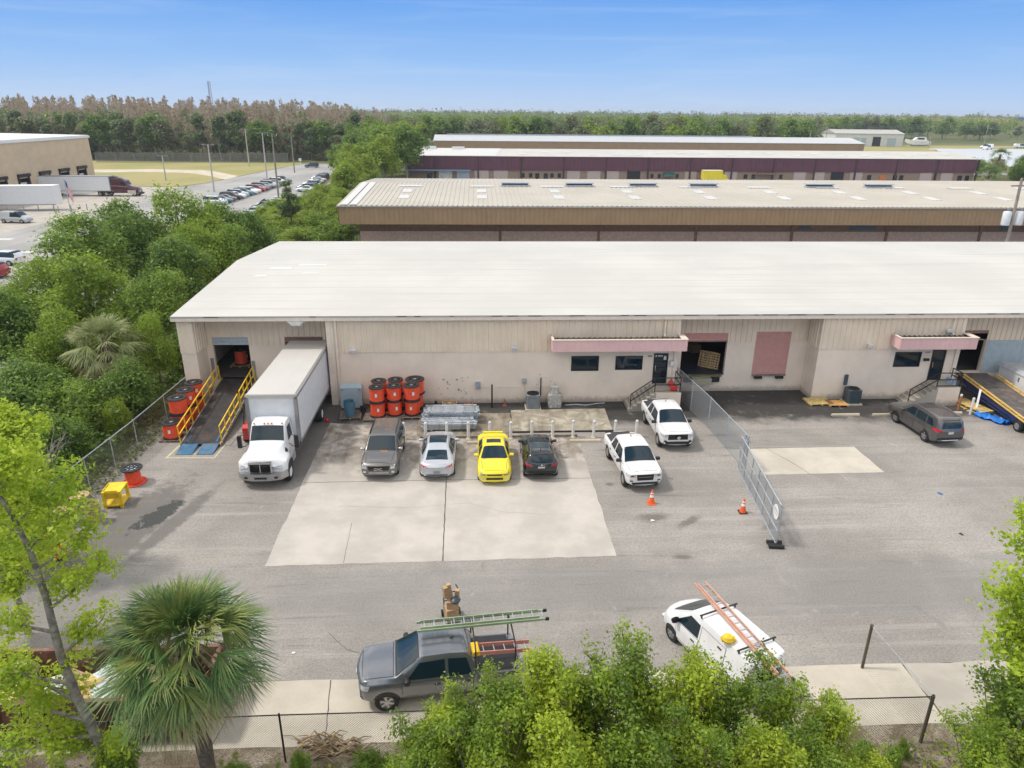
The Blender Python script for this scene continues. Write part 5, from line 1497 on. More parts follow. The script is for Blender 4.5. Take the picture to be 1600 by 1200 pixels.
for i, (x, y, s, m, lb) in enumerate(((-1.75, 41.4, (.9, .4, .45), m_card, 'open cardboard carton behind the steel pile'), (-.55, 41.4, (.5, .4, .35), M('red_crate', (.36, .14, .08), .8), 'reddish crate to the right of the open carton behind the steel'), (-2.6, 41.4, (.16, .2, .5), m_rubber, 'dark upright block behind the steel pile'))):
    mb = MB(); a, b, c_ = s; w = .03
    mb.box(-a / 2, a / 2, -b / 2, b / 2, 0, .03)
    for q in ((-a / 2, -a / 2 + w, -b / 2, b / 2), (a / 2 - w, a / 2, -b / 2, b / 2), (-a / 2 + w, a / 2 - w, -b / 2, -b / 2 + w), (-a / 2 + w, a / 2 - w, b / 2 - w, b / 2)): mb.box(*q, .03, c_)
    mb.box(-.08, .08, -b / 2 + w, b / 2 - w, .03, c_ * .8)
    o = tag(mb.build('carton', m), lb, 'box'); o.location = (x, y, 0); o.rotation_euler = (0, 0, .06 * i)
mb = MB(); mb.lathe([(.05, 0), (.05, 1.55), (.03, 1.57)], n=10); o = tag(mb.build('black_post', m_black, smooth=40), 'thin black pipe standing upright in front of the wall left of the condenser', 'post'); o.location = (.92, 41.5, 0)
mb = MB(); mb.lathe([(.04, 0), (.04, 1.15), (.05, 1.2)], n=10); o = tag(mb.build('black_pipe', m_black, smooth=40), 'short black pipe on the wall right of the grey condenser', 'post'); o.location = (4.05, 42.1, .55)
mb = MB(); mb.lathe([(.16, 0), (.16, .03), (.09, .04), (.025, .42), (.02, .44)], n=12); o = tag(mb.build('small_cone', M('dull_cone', (.28, .10, .06), .8), smooth=40), 'small dull brown cone at the wall foot right of the black pipe', 'cone'); o.location = (1.75, 41.8, 0)


# ------------------------------------------------------------------ condensers
def condenser(loc, label, body, s=1.0, dark=False):
    c = thing('condenser', label, 'air conditioner', loc)
    mb = MB(); w = .42 * s; h = .9 * s; b = .08
    q = [(-w + b, -w), (w - b, -w), (w, -w + b), (w, w - b), (w - b, w), (-w + b, w), (-w, w - b), (-w, -w + b)]
    mb.prism(q, .1, .1 + h); o = mb.build('cabinet', body, c)
    mb = MB(); mb.box(-w - .08, w + .08, -w - .08, w + .08, 0, .1); mb.build('pad', m_concurb, c)
    mb = MB()
    for i in range(15):
        z = .16 + i * h * .062; mb.prism([(x * 1.012, y * 1.012) for x, y in q], z, z + .012)
    mb.build('louvres', m_acdark if not dark else m_black, c)
    mb = MB(); mb.lathe([(w * .82, .1 + h), (w * .95, .1 + h), (w * .95, .13 + h), (w * .82, .14 + h)], n=24, close=True)
    for k in range(7): mb.lathe([(w * (.12 + .1 * k), .115 + h), (w * (.12 + .1 * k) + .008, .115 + h), (w * (.12 + .1 * k) + .008, .125 + h), (w * (.12 + .1 * k), .125 + h)], n=20, close=True)
    for k in range(6): a = k * PI / 3; mb.bar((0, 0, .12 + h), (w * .9 * math.cos(a), w * .9 * math.sin(a), .12 + h), .014)
    mb.build('fan_guard', m_black, c)
    mb = MB(); mb.lathe([(.01, .102 + h), (w * .8, .102 + h), (w * .8, .105 + h), (.01, .105 + h)], n=20); mb.build('fan_well', m_black, c)
    return c


condenser((3.5, 41.35, 0), 'grey condenser unit at the wall left of the two dark windows', m_acgrey)
condenser((24.3, 41.65, 0), 'dark slate condenser unit at the east wall beside the pallets', m_acdark, 1.0, True)
mb = MB(); mb.box(-.1, .1, -.06, .06, 0, .7); o = tag(mb.build('disconnect_box', m_acdark), 'slate electrical box on the wall behind the east condenser', 'electrical box'); o.location = (24.0, 42.2, 1.05)
# wrapped junk stack
j = thing('wrapped_load', 'grey plastic-wrapped load with a smaller bundle on top, right of the grey condenser', 'load', (4.9, 41.7, 0))
mb = MB(); r = random.Random(8)
for (z0, z1, w, dpt) in ((0, .85, .45, .34), (.85, 1.35, .26, .24)):
    ring = []
    for z in np.linspace(z0, z1, 5):
        ring.append([(w * math.copysign(abs(math.cos(a)) ** .4, math.cos(a)) * r.uniform(.9, 1.06), dpt * math.copysign(abs(math.sin(a)) ** .4, math.sin(a)) * r.uniform(.9, 1.06), z) for a in np.linspace(0, 2 * PI, 17)[:-1]])
    vs = [p for q in ring for p in q]; fs = [(i * 16 + k, i * 16 + (k + 1) % 16, (i + 1) * 16 + (k + 1) % 16, (i + 1) * 16 + k) for i in range(4) for k in range(16)] + [tuple(range(64, 80))]
    mb.add(vs, fs); mb.build('bundle', M('wrap_grey', (.42, .41, .38), .35, var=.25, scale=9), j); mb = MB()
mb = MB(); mb.tube([(5.6, 41.7, .03), (6.3, 41.8, .03), (6.9, 41.65, .03), (7.6, 41.9, .03), (8.2, 42.0, .03)], .035, 6); tag(mb.build('hose', m_galv), 'pale hose lying along the wall foot below the two windows', 'hose')

# ------------------------------------------------------------------ bollards, parking stops, cones
bol = None
ordw = ['first', 'second', 'third', 'fourth', 'fifth', 'sixth', 'seventh', 'eighth', 'ninth', 'tenth', 'eleventh', 'twelfth', 'thirteenth', 'fourteenth', 'fifteenth', 'sixteenth', 'seventeenth', 'eighteenth', 'nineteenth', 'twentieth']
for i, x in enumerate([-4.2, -2.96, -1.74, -.53, .69, 1.9, 3.11, 4.3, 5.49, 6.67, 7.94, 9.17]):
    lb = f'{ordw[i]} white steel bollard from the left in the row behind the parked cars'
    if bol is None:
        bol = thing('bollard', lb, 'bollard'); bol['group'] = 'white bollards behind the parked cars'
        mb = MB(); mb.lathe([(.085, -.02), (.085, .95), (.082, 1.0)], n=16); mb.build('post', m_whitegrime, bol, smooth=40)
        mb = MB(); mb.lathe([(.082, 1.0), (.07, 1.04), (.04, 1.065), (.01, 1.07)], n=16); mb.build('cap', m_whitegrime, bol, smooth=60)
        mb = MB(); mb.lathe([(.16, -.02), (.15, .03), (.09, .05)], n=14); mb.build('footing', m_concurb, bol)
        o = bol
    else: o = copy_tree(bol)
    place(o, (x, 36.98 + rng.uniform(-.05, .05), 0), 0, lb); o.rotation_euler = (rng.uniform(-.02, .02), rng.uniform(-.02, .02), 0)
st_ = None
for x, y, L, lb in ((6.1, 36.35, 1.75, 'worn concrete parking stop right of the black hatchback'), (8.6, 36.3, 1.7, 'worn concrete parking stop behind the white pickup with the slim grille'), (.2, 36.3, 1.6, 'grey concrete parking stop behind the yellow car'),
                    (22.9, 39.6, 1.75, 'pale concrete parking stop in front of the east pallets'), (25.5, 39.55, 1.75, 'pale concrete parking stop at the nose of the gunmetal car'), (29.9, 39.7, 1.1, 'pale concrete parking stop below the east stairs')):
    if st_ is None:
        mb = MB(); mb.extrude([(-.5, -.1, 0), (-.5, .1, 0), (-.5, .085, .1), (-.5, .05, .14), (-.5, -.05, .14), (-.5, -.085, .1)], (1, 0, 0)); st_ = mb.build('parking_stop', m_concurb); o = st_
    else: o = link(st_.copy())
    tag(o, lb, 'parking stop', 'concrete parking stops'); o.location = (x, y, .002); o.scale = (L, 1, 1); o.rotation_euler = (0, 0, rng.uniform(-.02, .02))


def cone(loc, label):
    c = thing('traffic_cone', label, 'traffic cone', loc)
    mb = MB(); mb.lathe([(.155, .03), (.135, .1), (.035, .72), (.03, .735), (.01, .735)], n=20); mb.build('body', m_coneor, c, smooth=40)
    mb = MB(); mb.box(-.19, .19, -.19, .19, 0, .035); mb.build('base', m_black if 'black' in label else m_coneor, c)
    for z0, z1 in ((.36, .48), (.54, .60)):
        rr = lambda z: .137 - (z - .1) * .161 + .004
        mb = MB(); mb.lathe([(rr(z0), z0), (rr(z1), z1)], n=20); mb.build('reflective_collar', m_white, c, smooth=40)


cone((8.3, 29.45, 0), 'orange traffic cone with white collars in front of the white pickup with slim grille'); cone((12.42, 28.5, 0), 'orange traffic cone with black base at the foot of the rolling gate')

# ------------------------------------------------------------------ hand truck with cartons
ht = thing('hand_truck', 'upright hand truck standing in the lane behind the grey pickup, piled with cartons', 'hand truck', (-1.02, 21.55, 0), R(12))
mb = MB()
for s in (-1, 1): mb.tube([(s * .26, .1, .12), (s * .26, .14, 1.2), (s * .2, .16, 1.32)], .02, 8)
for z in (.35, .7, 1.05): mb.bar((-.26, .12, z), (.26, .12, z), .03)
mb.build('frame', m_black, ht)
mb = MB(); mb.box(-.26, .26, -.35, .1, .06, .08); mb.build('toe_plate', m_galv, ht)
for s in (-1, 1): wheel(ht, s * .0 + .0, 0, .13, .06, m_steel, 5) if False else None
for s in (-1, 1):
    mb = MB(); mb.lathe([(.02, -.03), (.13, -.03), (.13, .03), (.02, .03)], (s * .32, .18, .13), 'x', 18); mb.build('wheel', m_rubber, ht, smooth=40)
for i, (x, y, z, a, b, c_, rz, m, lb) in enumerate(((-.02, -.12, .08, .46, .42, .5, .1, m_card, 'large carton at the bottom of the hand truck'), (.02, -.1, .59, .4, .36, .28, -.2, m_card, 'middle carton on the hand truck'), (-.2, .0, .95, .16, .16, .5, .3, m_card, 'tall narrow carton leaning at the top left of the hand truck'), (-.02, .02, .95, .15, .14, .55, .1, m_card, 'tall narrow carton at the top middle of the hand truck'), (.2, -.05, .9, .16, .15, .36, -.4, m_card, 'short tan carton at the top right of the hand truck'))):
    mb = MB(); mb.box(-a / 2, a / 2, -b / 2, b / 2, 0, c_); mb.k = 1; mb.box(-a / 2 - .002, a / 2 + .002, -.025, .025, -.0, c_ + .002)
    o = tag(mb.build('carton', [m_card, m_wood]), lb, 'box'); o.matrix_world = ht.matrix_world if False else o.matrix_world
    ca, sa = math.cos(R(12)), math.sin(R(12)); o.location = (-1.02 + x * ca - y * sa, 21.55 + x * sa + y * ca, z); o.rotation_euler = (rng.uniform(-.12, .12) if i > 1 else 0, rng.uniform(-.15, .15) if i > 1 else 0, R(12) + rz)
mb = MB(); mb.lathe([(.02, 0), (.16, .02), (.2, .1), (.12, .18), (.02, .2)], n=9); o = tag(mb.build('black_bag', M('bag_black', (.03, .035, .05), .4), smooth=40), 'dark plastic bag resting on the hand truck cartons', 'bag'); o.location = (-.86, 21.28, .9)
# bits of litter
for i, (x, y, m, s, lb) in enumerate(((8.0, 27.9, m_white, .1, 'white paper scrap near the orange cone'), (6.9, 21.4, m_white, .1, 'white paper scrap on the lane left of the white van'), (22.9, 29.9, m_tarp, .12, 'small blue rag on the open asphalt at the right'), (-6.4, 19.9, m_white, .07, 'white paper scrap on the asphalt right of the palm'), (-12.0, 22.9, m_dark, .2, 'dark rag on the asphalt above the palm'), (21.6, 26.3, m_dark, .1, 'dark pebble on the asphalt at the far right'))):
    mb = MB(); mb.add([(-s, -s * .6, .012), (s * .8, -s * .5, .03), (s, s * .6, .012), (-s * .7, s * .7, .035), (0, 0, .05)], [(0, 1, 4), (1, 2, 4), (2, 3, 4), (3, 0, 4)])
    o = tag(mb.build('litter_scrap', m, recalc=False), lb, 'litter'); o.location = (x, y, .004); o.rotation_euler = (0, 0, i)

# ------------------------------------------------------------------ fences
m_chain = chain_mat('chain_link', (.42, .45, .47), .055, .0115); m_chain_old = chain_mat('chain_link_old', (.13, .13, .12), .055, .0065); m_chain_far = chain_mat('chain_link_far', (.20, .20, .20), .06, .013)


def fence(name, label, pts, h, mat, post_m, rail_m, step=3.0, post_r=.03, bottom=False, rail_r=.025):
    """chain-link run: each straight leg is a mesh panel of its own, posts are parts"""
    a = Vector((*pts[0], 0)); root = thing(name, label, 'fence', a)
    for p, q in zip(pts[:-1], pts[1:]):
        p = Vector((*p, 0)); q = Vector((*q, 0)); d = q - p; L = d.length
        mb = MB(); mb.add([(0, 0, .03), (L, 0, .03), (L, 0, h), (0, 0, h)], [(0, 1, 2, 3)])
        m = mb.build('mesh_panel', mat, root, recalc=False); m.location = p - a; m.rotation_euler = (0, 0, math.atan2(d.y, d.x))
        mb = MB(); mb.cyl(p - a + Vector((0, 0, h)), q - a + Vector((0, 0, h)), rail_r, n=8)
        if bottom: mb.cyl(p - a + Vector((0, 0, .08)), q - a + Vector((0, 0, .08)), .02, n=6)
        mb.build('top_rail', rail_m, root)
        n = max(1, round(L / step))
        for i in range(n + 1):
            if i == 0 and p != Vector((*pts[0], 0)): continue
            c = p + d * i / n - a
            mb = MB(); mb.cyl(c, c + Vector((0, 0, h + .05)), post_r, n=8); mb.build('post', post_m, root)
    return root


fence('chain_link_fence', 'grey chain-link fence along the left edge of the yard beside the trees', [(-18.25, 43.2), (-18.55, 36), (-18.9, 31.5), (-19.4, 25.0), (-19.8, 18.6)], 1.8, m_chain_old, m_galv, m_galv)
fence('chain_link_fence', 'black-railed chain-link fence across the foreground behind the shrubs', [(-19.5, 15.35), (-5.6, 15.48), (3.8, 15.45), (13.15, 15.4)], 1.75, chain_mat('chain_link_front', (.13, .13, .12), .055, .004), m_black, m_black, 4.7, .03, rail_r=.018)
fence('chain_link_fence', 'short leg of chain-link fence with a rusty post at the lower right', [(13.15, 15.4), (12.95, 18.45)], 1.75, chain_mat('chain_link_thin', (.30, .30, .29), .055, .0016), M('rusty_post', (.10, .085, .06), .85), m_galv, 6, .05, rail_r=.01)
fence('chain_link_fence', 'tall grey chain-link fence from the office stairs down to the rolling gate', [(13.15, 43.3), (13.7, 38), (14.0, 32.6)], 1.95, m_chain, m_galv, m_galv, 2.6)
gate = thing('rolling_gate', 'long galvanised rolling chain-link gate with a round white sign at its end', 'gate', (13.6, 32.6, 0))
ga = math.atan2(25.7 - 32.6, 12.85 - 13.6); GL = math.hypot(.75, 6.9); gate.rotation_euler = (0, 0, ga)
mb = MB(); mb.add([(0, 0, .15), (GL, 0, .15), (GL, 0, 2.0), (0, 0, 2.0)], [(0, 1, 2, 3)]); mb.build('mesh_panel', m_chain, gate, recalc=False)
for z in (.15, .75, 1.38, 2.0):
    mb = MB(); mb.bar((0, .0, z), (GL, 0, z), .05); mb.build('rail', m_galv, gate)
for x in (0, 1.15, 2.3, 3.45, 4.6, 5.75, GL):
    mb = MB(); mb.bar((x, .04, .15), (x, .04, 2.0), .045); mb.build('upright', m_galv if x in (0, GL) else m_steel, gate)
mb = MB(); mb.bar((-.3, .3, 0), (-.3, .3, 1.98), .08); mb.bar((-.5, .3, 1.7), (.1, .3, 1.7), .05); mb.bar((-.5, .3, .9), (.1, .3, .9), .05); mb.bar((-.55, .5, 0), (-.55, .5, 1.7), .06); mb.build('guide_post', m_galv, gate)
mb = MB(); mb.box(GL - .25, GL + .25, -.3, .3, .03, .09)
for x in (-.18, .18): mb.cyl((GL + x, -.32, .09), (GL + x, .32, .09), .085, n=12)
mb.build('roller', m_rubber, gate)
mb = MB(); mb.cyl((GL - .35, -.055, 1.5), (GL - .35, -.075, 1.5), .33, n=32); s_ = mb.build('round_sign', m_white, gate)
mb = MB()
for z, w in ((1.62, .2), (1.54, .26), (1.42, .18)): mb.box(GL - .35 - w, GL - .35 + w, -.08, -.076, z, z + .03)
mb.build('sign_print', m_steel, s_)

# ------------------------------------------------------------------ left corner: crate, bin, pots, skips
cr = thing('steel_crate', 'yellow open-sided steel crate by the left fence', 'crate', (-17.1, 30.35, 0), R(6))
mb = MB(); w, dp, h = .42, .5, .85
mb.box(-w, w, -dp, dp, h - .08, h); mb.box(-w, w, -dp, dp, .1, .16)
for sx in (-1, 1):
    for sy in (-1, 1): mb.box(sx * (w - .06) - .06, sx * (w - .06) + .06, sy * (dp - .06) - .06, sy * (dp - .06) + .06, 0, h - .08)
mb.build('frame', M('crate_yellow', (.78, .55, .015), .5), cr)
mb = MB(); mb.box(-w + .14, w - .14, -dp + .02, -dp + .06, .5, .9); mb.box(-w + .02, -w + .06, -dp + .14, dp - .14, .5, .9); mb.build('side_plate', M('crate_shade_yellow', (.65, .42, .015), .55), cr)
pt = thing('clay_drum', 'tan fibre drum beside the yellow crate at the left', 'drum', (-17.35, 28.75, 0))
mb = MB(); mb.lathe([(.02, 0), (.28, 0), (.31, .5), (.29, .95), (.26, .95), (.26, .1), (.02, .08)], n=20); mb.build('shell', M('fibre_tan', (.40, .25, .17), .8), pt, smooth=40)
mb = MB(); mb.lathe([(.29, .9), (.31, .9), (.31, .96), (.29, .96)], n=20, close=True); mb.build('rim', m_wood, pt)
for i, (x, y, z) in enumerate(((-18.2, 29.4, .95), (-18.5, 28.6, .7))):
    mb = MB(); mb.lathe([(.02, 0), (.4, .01), (.42, .04), (.02, .05)], n=20); mb.lathe([(.05, -z), (.05, 0)], n=8)
    o = tag(mb.build('round_table', m_wood, smooth=40), ('round wooden disc on a stand beside the tan drum', 'lower round wooden disc half under the pale tree leaves')[i], 'stand'); o.location = (x, y, z)
for i, (x, y, z) in enumerate(((-18.3, 27.2, .0), (-18.8, 26.3, 0), (-17.6, 26.0, 0))):
    o = copy_tree(proto); place(o, (x, y, .02), i, ('orange reel under the pale tree, nearest the tan drum', 'orange reel under the pale tree, against the fence', 'orange reel under the pale tree, nearest the wet patch')[i], 'orange reels under the pale tree', (.9, .9, .8))


def skip(name, label, x0, x1, y0, y1, h, mat):
    s = thing(name, label, 'skip', ((x0 + x1) / 2, (y0 + y1) / 2, 0)); a, b = (x1 - x0) / 2, (y1 - y0) / 2
    mb = MB(); t = .05
    mb.box(-a, a, -b, b, .08, .14); mb.box(-a, a, -b, -b + t, .14, h); mb.box(-a, a, b - t, b, .14, h); mb.box(-a, -a + t, -b + t, b - t, .14, h); mb.box(a - t, a, -b + t, b - t, .14, h); mb.build('tub', mat, s)
    mb = MB()
    for y in (-b, b): mb.box(-a - .05, a + .05, y - .07, y + .07, h, h + .09)
    for x in (-a, a): mb.box(x - .07, x + .07, -b + .07, b - .07, h, h + .09)
    mb.build('rim', mat, s)
    mb = MB(); n = int(2 * a / .6)
    for i in range(n + 1):
        x = -a + 2 * a * i / n
        for y in (-b - .05, b + .05): mb.box(x - .05, x + .05, y - .05, y + .05, .1, h)
    mb.build('rib', mat, s)
    return s


m_skip = M('skip_rust', (.17, .075, .05), .75, var=.3, scale=1.5, dirt=(.30, .22, .17), ds=1.1); m_skip2 = M('skip_olive', (.13, .115, .06), .7, var=.2, dirt=(.22, .17, .1), ds=1.5)
skip('waste_skip', 'long open waste skip full of cardboard and boards at the lower left', -18.2, -8.2, 16.35, 18.5, 1.55, m_skip)
r = random.Random(11)
mcards = [m_card, M('carton_pale', (.52, .40, .26), .9), M('carton_dark', (.30, .20, .12), .9), m_ywood]
for i in range(34):
    x = r.uniform(-17.9, -8.9); y = r.uniform(16.7, 18.0); a, b, c_ = r.uniform(.3, .95), r.uniform(.25, .7), r.choice((.04, .06, .25, .4))
    mb = MB(); mb.box(-a / 2, a / 2, -b / 2, b / 2, -c_ / 2, c_ / 2)
    if c_ > .2: mb.add([(-a / 2, -b / 2, c_ / 2 + .002), (-a / 2 - .15, -b / 2, c_ / 2 + .1), (-a / 2 - .15, b / 2, c_ / 2 + .1), (-a / 2, b / 2, c_ / 2 + .002)], [(0, 1, 2, 3)])
    o = tag(mb.build('carton' if c_ > .2 else 'cardboard_sheet', r.choice(mcards), recalc=False), 'crushed cardboard box among the waste in the long skip' if c_ > .2 else 'flattened cardboard sheet among the waste in the long skip', 'box' if c_ > .2 else 'cardboard', 'cartons and sheets in the skip')
    o.location = (x, y, 1.12 + r.uniform(-.1, .3)); o.rotation_euler = (r.uniform(-.5, .5), r.uniform(-.5, .5), r.uniform(0, 3))
for i, (x, y, lb) in enumerate(((-12.6, 17.1, 'white plastic sack in the skip left of the pale tree trunk'), (-11.2, 17.6, 'white plastic sack in the skip right of the pale tree trunk'), (-11.0, 17.0, 'bluish white film bundle at the front rim of the skip'))):
    mb = MB(); vs = []
    for j in range(5):
        for k in range(9):
            a = 2 * PI * k / 9; rr = [.1, .34, .4, .3, .05][j] * r.uniform(.7, 1.25); vs.append((rr * math.cos(a) * 1.3, rr * math.sin(a), j * .12 * r.uniform(.8, 1.3)))
    mb.add(vs, [(j * 9 + k, j * 9 + (k + 1) % 9, (j + 1) * 9 + (k + 1) % 9, (j + 1) * 9 + k) for j in range(4) for k in range(9)] + [tuple(range(9)), tuple(range(36, 45))])
    o = tag(mb.build('plastic_sack', M('sack_white', (.66, .69, .73), .4)), lb, 'bag'); o.location = (x, y, 1.2)
mb = MB(); mb.box(-.9, .9, -.6, .6, 0, .03); o = tag(mb.build('plywood_sheet', M('plywood', (.56, .44, .25), .8)), 'large pale plywood sheet in the skip behind the palm', 'plywood'); o.location = (-9.9, 17.3, 1.5); o.rotation_euler = (R(-32), R(6), R(4))
# dry palm frond heap in front of the fence
mb = MB(); r = random.Random(3)
for i in range(70):
    a = r.uniform(-.5, .5) + (PI if r.random() < .5 else 0); x = r.gauss(0, .45); y = r.gauss(0, .2); L = r.uniform(.3, .8)
    mb.tube([(x, y, .03), (x + L * .5 * math.cos(a), y + L * .5 * math.sin(a), r.uniform(.08, .3)), (x + L * math.cos(a), y + L * math.sin(a), .02)], [.03, .02, .006], 4)
o = tag(mb.build('frond_heap', M('dead_frond', (.33, .24, .14), .9, var=.3)), 'heap of dry brown palm fronds on the ground in front of the fence', 'frond heap'); o.location = (-4.4, 15.9, 0)

# ------------------------------------------------------------------ goods seen inside the open dock doors
o = copy_tree(proto); place(o, (-16.0, 46.6, 1.33), 1, 'orange reel on a pallet just inside the left dock door', scale=(1, 1, 1.1)); del o['group']
pallet((-16.0, 46.6, 1.19), 0, 'pallet just inside the left dock door under a reel', m_wood, 1.3, 1.2)
r = random.Random(17)
for i, (x, y, h, lb) in enumerate(((14.2, 48.5, .9, 'tan carton deep inside the wide open dock door, leftmost'), (15.0, 49.2, 1.3, 'tall tan carton stack deep inside the wide open dock door'), (15.9, 48.8, .6, 'low carton deep inside the wide open dock door, rightmost'), (-15.2, 49.0, 1.0, 'carton deep inside the left dock door'))):
    mb = MB(); mb.box(-.35, .35, -.3, .3, 0, h); mb.k = 1; mb.box(-.352, .352, -.03, .03, .002, h + .002)
    o = tag(mb.build('carton', [m_card, m_wood]), lb, 'box'); o.location = (x, y, 1.19); o.rotation_euler = (0, 0, r.uniform(-.4, .4))
for i, a in enumerate((14, 20)):
    p_ = pallet((15.95 - i * .12, 45.2 + i * .2, 1.78), 0, ('outer', 'inner')[i] + ' wooden pallet leaning on edge inside the right jamb of the wide dock door', m_wood, 1.2, 1.1)
    p_.rotation_euler = (R(90 - a), R(0), R(-35))
mb = MB(); mb.box(-.2, .2, -.02, .02, 0, .6); mb.box(-.25, .25, -.03, .03, .55, .62); o = tag(mb.build('hi_vis_vest', M('hi_vis', (.55, .50, .03), .7)), 'yellow vest hanging in the dark inside the left dock door', 'vest'); o.location = (-14.95, 50.0, 2.3)

# ------------------------------------------------------------------ tan long building behind
b2 = thing('warehouse', 'long tan fascia building with ribbed grey roof and skylights, directly behind the white roof', 'warehouse')
X0, X1 = -16.9, 120.0
mb = MB(); ribbed(mb, (X0, 90.0), (X1, 90.0), 4.35, 6.55, .6, .04, .06); ribbed(mb, (X0, 125), (X0, 90.0), 4.35, 6.6, .6, .04, .06); mb.build('fascia', m_brown2, b2)
mb = MB(); mb.box(X0 + .1, X1, 90.06, 94.0, 4.40, 4.46); mb.build('soffit', m_brownlow, b2)
mb = MB(); mb.box(X0 + 1.8, X1, 94.0, 125, 0, 6.3); mb.build('wall', m_brownlow, b2)
mb = MB(); mb.box(X0 + 1.9, X1, 93.93, 93.99, 0, 2.9); mb.build('lower_wall', m_pinkbrick, b2)
for i in range(9): mb = MB(); mb.box(3 + i * 13, 3.35 + i * 13, 93.8, 93.92, 0, 3.7); mb.build('column', m_brownlow, b2)
for x in (43, 50, 71, 76): mb = MB(); mb.box(x, x + (3.6 if x == 50 else 1.6), 93.9, 93.96, 3.1, 4.3); mb.build('vent_panel', m_acdark, b2)
mb = MB(); pr = [(89.85, 6.62), (109.6, 7.55), (126, 6.8)]
n = int((X1 - X0) / .62); vs = []
offs = [(0, 0), (.42, 0), (.47, .06), (.57, .06)]
xs = [(X0 - .1 + i * .62 + o, h) for i in range(n) for o, h in offs]
vs = [(x, y, z + h) for y, z in pr for x, h in xs]; m_ = len(xs)
mb.add(vs, [(j * m_ + i, j * m_ + i + 1, (j + 1) * m_ + i + 1, (j + 1) * m_ + i) for j in range(2) for i in range(m_ - 1)]); mb.build('roof', m_greyroof, b2, recalc=False)
mb = MB(); mb.box(X0 - .15, X1, 89.80, 89.98, 6.46, 6.6); mb.build('gutter', M('pale_gutter', (.42, .40, .37), .5), b2)
zr = lambda y: 6.62 + (y - 89.85) / 19.75 * .93
m_sky = M('skylight', (.56, .55, .52), .4, var=.05)
k = 0
for i in range(11):
    x = -10 + i * 10.2
    for y in ((95.2, 98.0), (100.5, 103.2)):
        mb = MB(); mb.add([(x, y[0], zr(y[0]) + .075), (x + 1.3, y[0], zr(y[0]) + .075), (x + 1.3, y[1], zr(y[1]) + .075), (x, y[1], zr(y[1]) + .075), (x, y[0], zr(y[0])), (x + 1.3, y[0], zr(y[0])), (x + 1.3, y[1], zr(y[1])), (x, y[1], zr(y[1]))], [(0, 1, 2, 3), (4, 5, 1, 0), (7, 3, 2, 6), (4, 0, 3, 7), (5, 6, 2, 1)]); mb.build('skylight', m_sky, b2)
    mb = MB(); y0, y1 = 105.6, 107.0; mb.add([(x - 1, y0, zr(y0) + .08), (x + 2.4, y0, zr(y0) + .08), (x + 2.4, y1, zr(y1) + .08), (x - 1, y1, zr(y1) + .08)], [(0, 1, 2, 3)]); mb.build('skylight', m_sky, b2, recalc=False)
for i, x in enumerate((4.2, 13.6, 23.0, 32.0, 49.5, 58.5)):
    mb = MB(); y = 106.8; z = zr(y); mb.box(x - .5, x + 3.6, y - .55, y + .55, z, z + .22); v = mb.build('roof_vent', m_galv, b2)
    mb = MB(); mb.box(x - .3, x + 3.4, y - .4, y + .4, z + .22, z + .42); mb.build('vent_slot', m_black, v)
    mb = MB(); mb.box(x - .5, x + 3.6, y - .6, y + .6, z + .42, z + .55); mb.build('vent_cap', m_galv, v)
mb = MB(); y0, y1 = 90.1, 109.4
for xx in (-16.6, -15.5): mb.add([(xx, y0, zr(y0) + .1), (xx + .9, y0, zr(y0) + .1), (xx + .9, y1, zr(y1) + .1), (xx, y1, zr(y1) + .1)], [(0, 1, 2, 3)])
mb.build('roof_edge_sheet', m_sky, b2, recalc=False)
rebase(b2, (50, 108, 0))

# ------------------------------------------------------------------ plum fascia building
b3 = thing('warehouse', 'long plum-fascia building with brick lower wall and many dock doors, third row back', 'warehouse')
X0, X1, Y3 = -18.6, 139.5, 200.0
mb = MB(); mb.box(X0 + .6, X1, Y3 + .35, 226, 0, 6.3); mb.build('wall', M('tan_brick', (.30, .215, .155), .85, var=.15), b3)
mb = MB(); ribbed(mb, (X0, Y3), (X1, Y3), 2.75, 6.4, 1.0, .05, .3); mb.build('fascia', m_purple, b3)
mb = MB(); mb.extrude([(X0 - .2, Y3 - .2, 6.42), (X0 - .2, 213, 7.75), (X0 - .2, 226.5, 6.4), (X0 - .2, 226.5, 6.3), (X0 - .2, 213, 7.65), (X0 - .2, Y3 - .2, 6.32)], (X1 - X0 + .4, 0, 0)); mb.build('roof', m_greyroof2, b3)
mb = MB(); zq = lambda y: 6.46 + (y - Y3 + .2) / 13.2 * 1.33
mb.add([(X0 - .2, 199.8, zq(199.8)), (5.5, 199.8, zq(199.8)), (7.5, 213, zq(213)), (X0 - .2, 213, zq(213))], [(0, 1, 2, 3)]); mb.build('new_roof_sheet', m_sky, b3, recalc=False)
r = random.Random(6)
for i in range(20):
    mb = MB(); x = 12 + i * 6.4; y = r.choice((203, 206.5)); mb.add([(x, y, zq(y) + .02), (x + 2, y, zq(y) + .02), (x + 2, y + 2, zq(y + 2) + .02), (x, y + 2, zq(y + 2) + .02)], [(0, 1, 2, 3)]); mb.build('skylight', m_sky, b3, recalc=False)
mb = MB(); mb.box(-14.5, -11, 211, 212.5, 7.5, 8.3); mb.box(-6.5, -3, 211, 212.5, 7.5, 8.2); mb.build('roof_unit', m_white, b3)
m_pcol = M('plum_column', (.06, .03, .035), .6)
for i in range(14): mb = MB(); mb.box(-11 + i * 11.6, -10.6 + i * 11.6, Y3 - .12, Y3 + .3, 0, 6.3); mb.build('column', m_pcol, b3)
m_pdoor = M('pale_door', (.46, .38, .33), .6, var=.06)
mb = MB(); mb.box(X0 + .2, -1.2, Y3 - 1.2, Y3 - .06, 2.55, 2.85); mb.build('blue_canopy', M('canopy_blue', (.18, .27, .38), .5), b3)
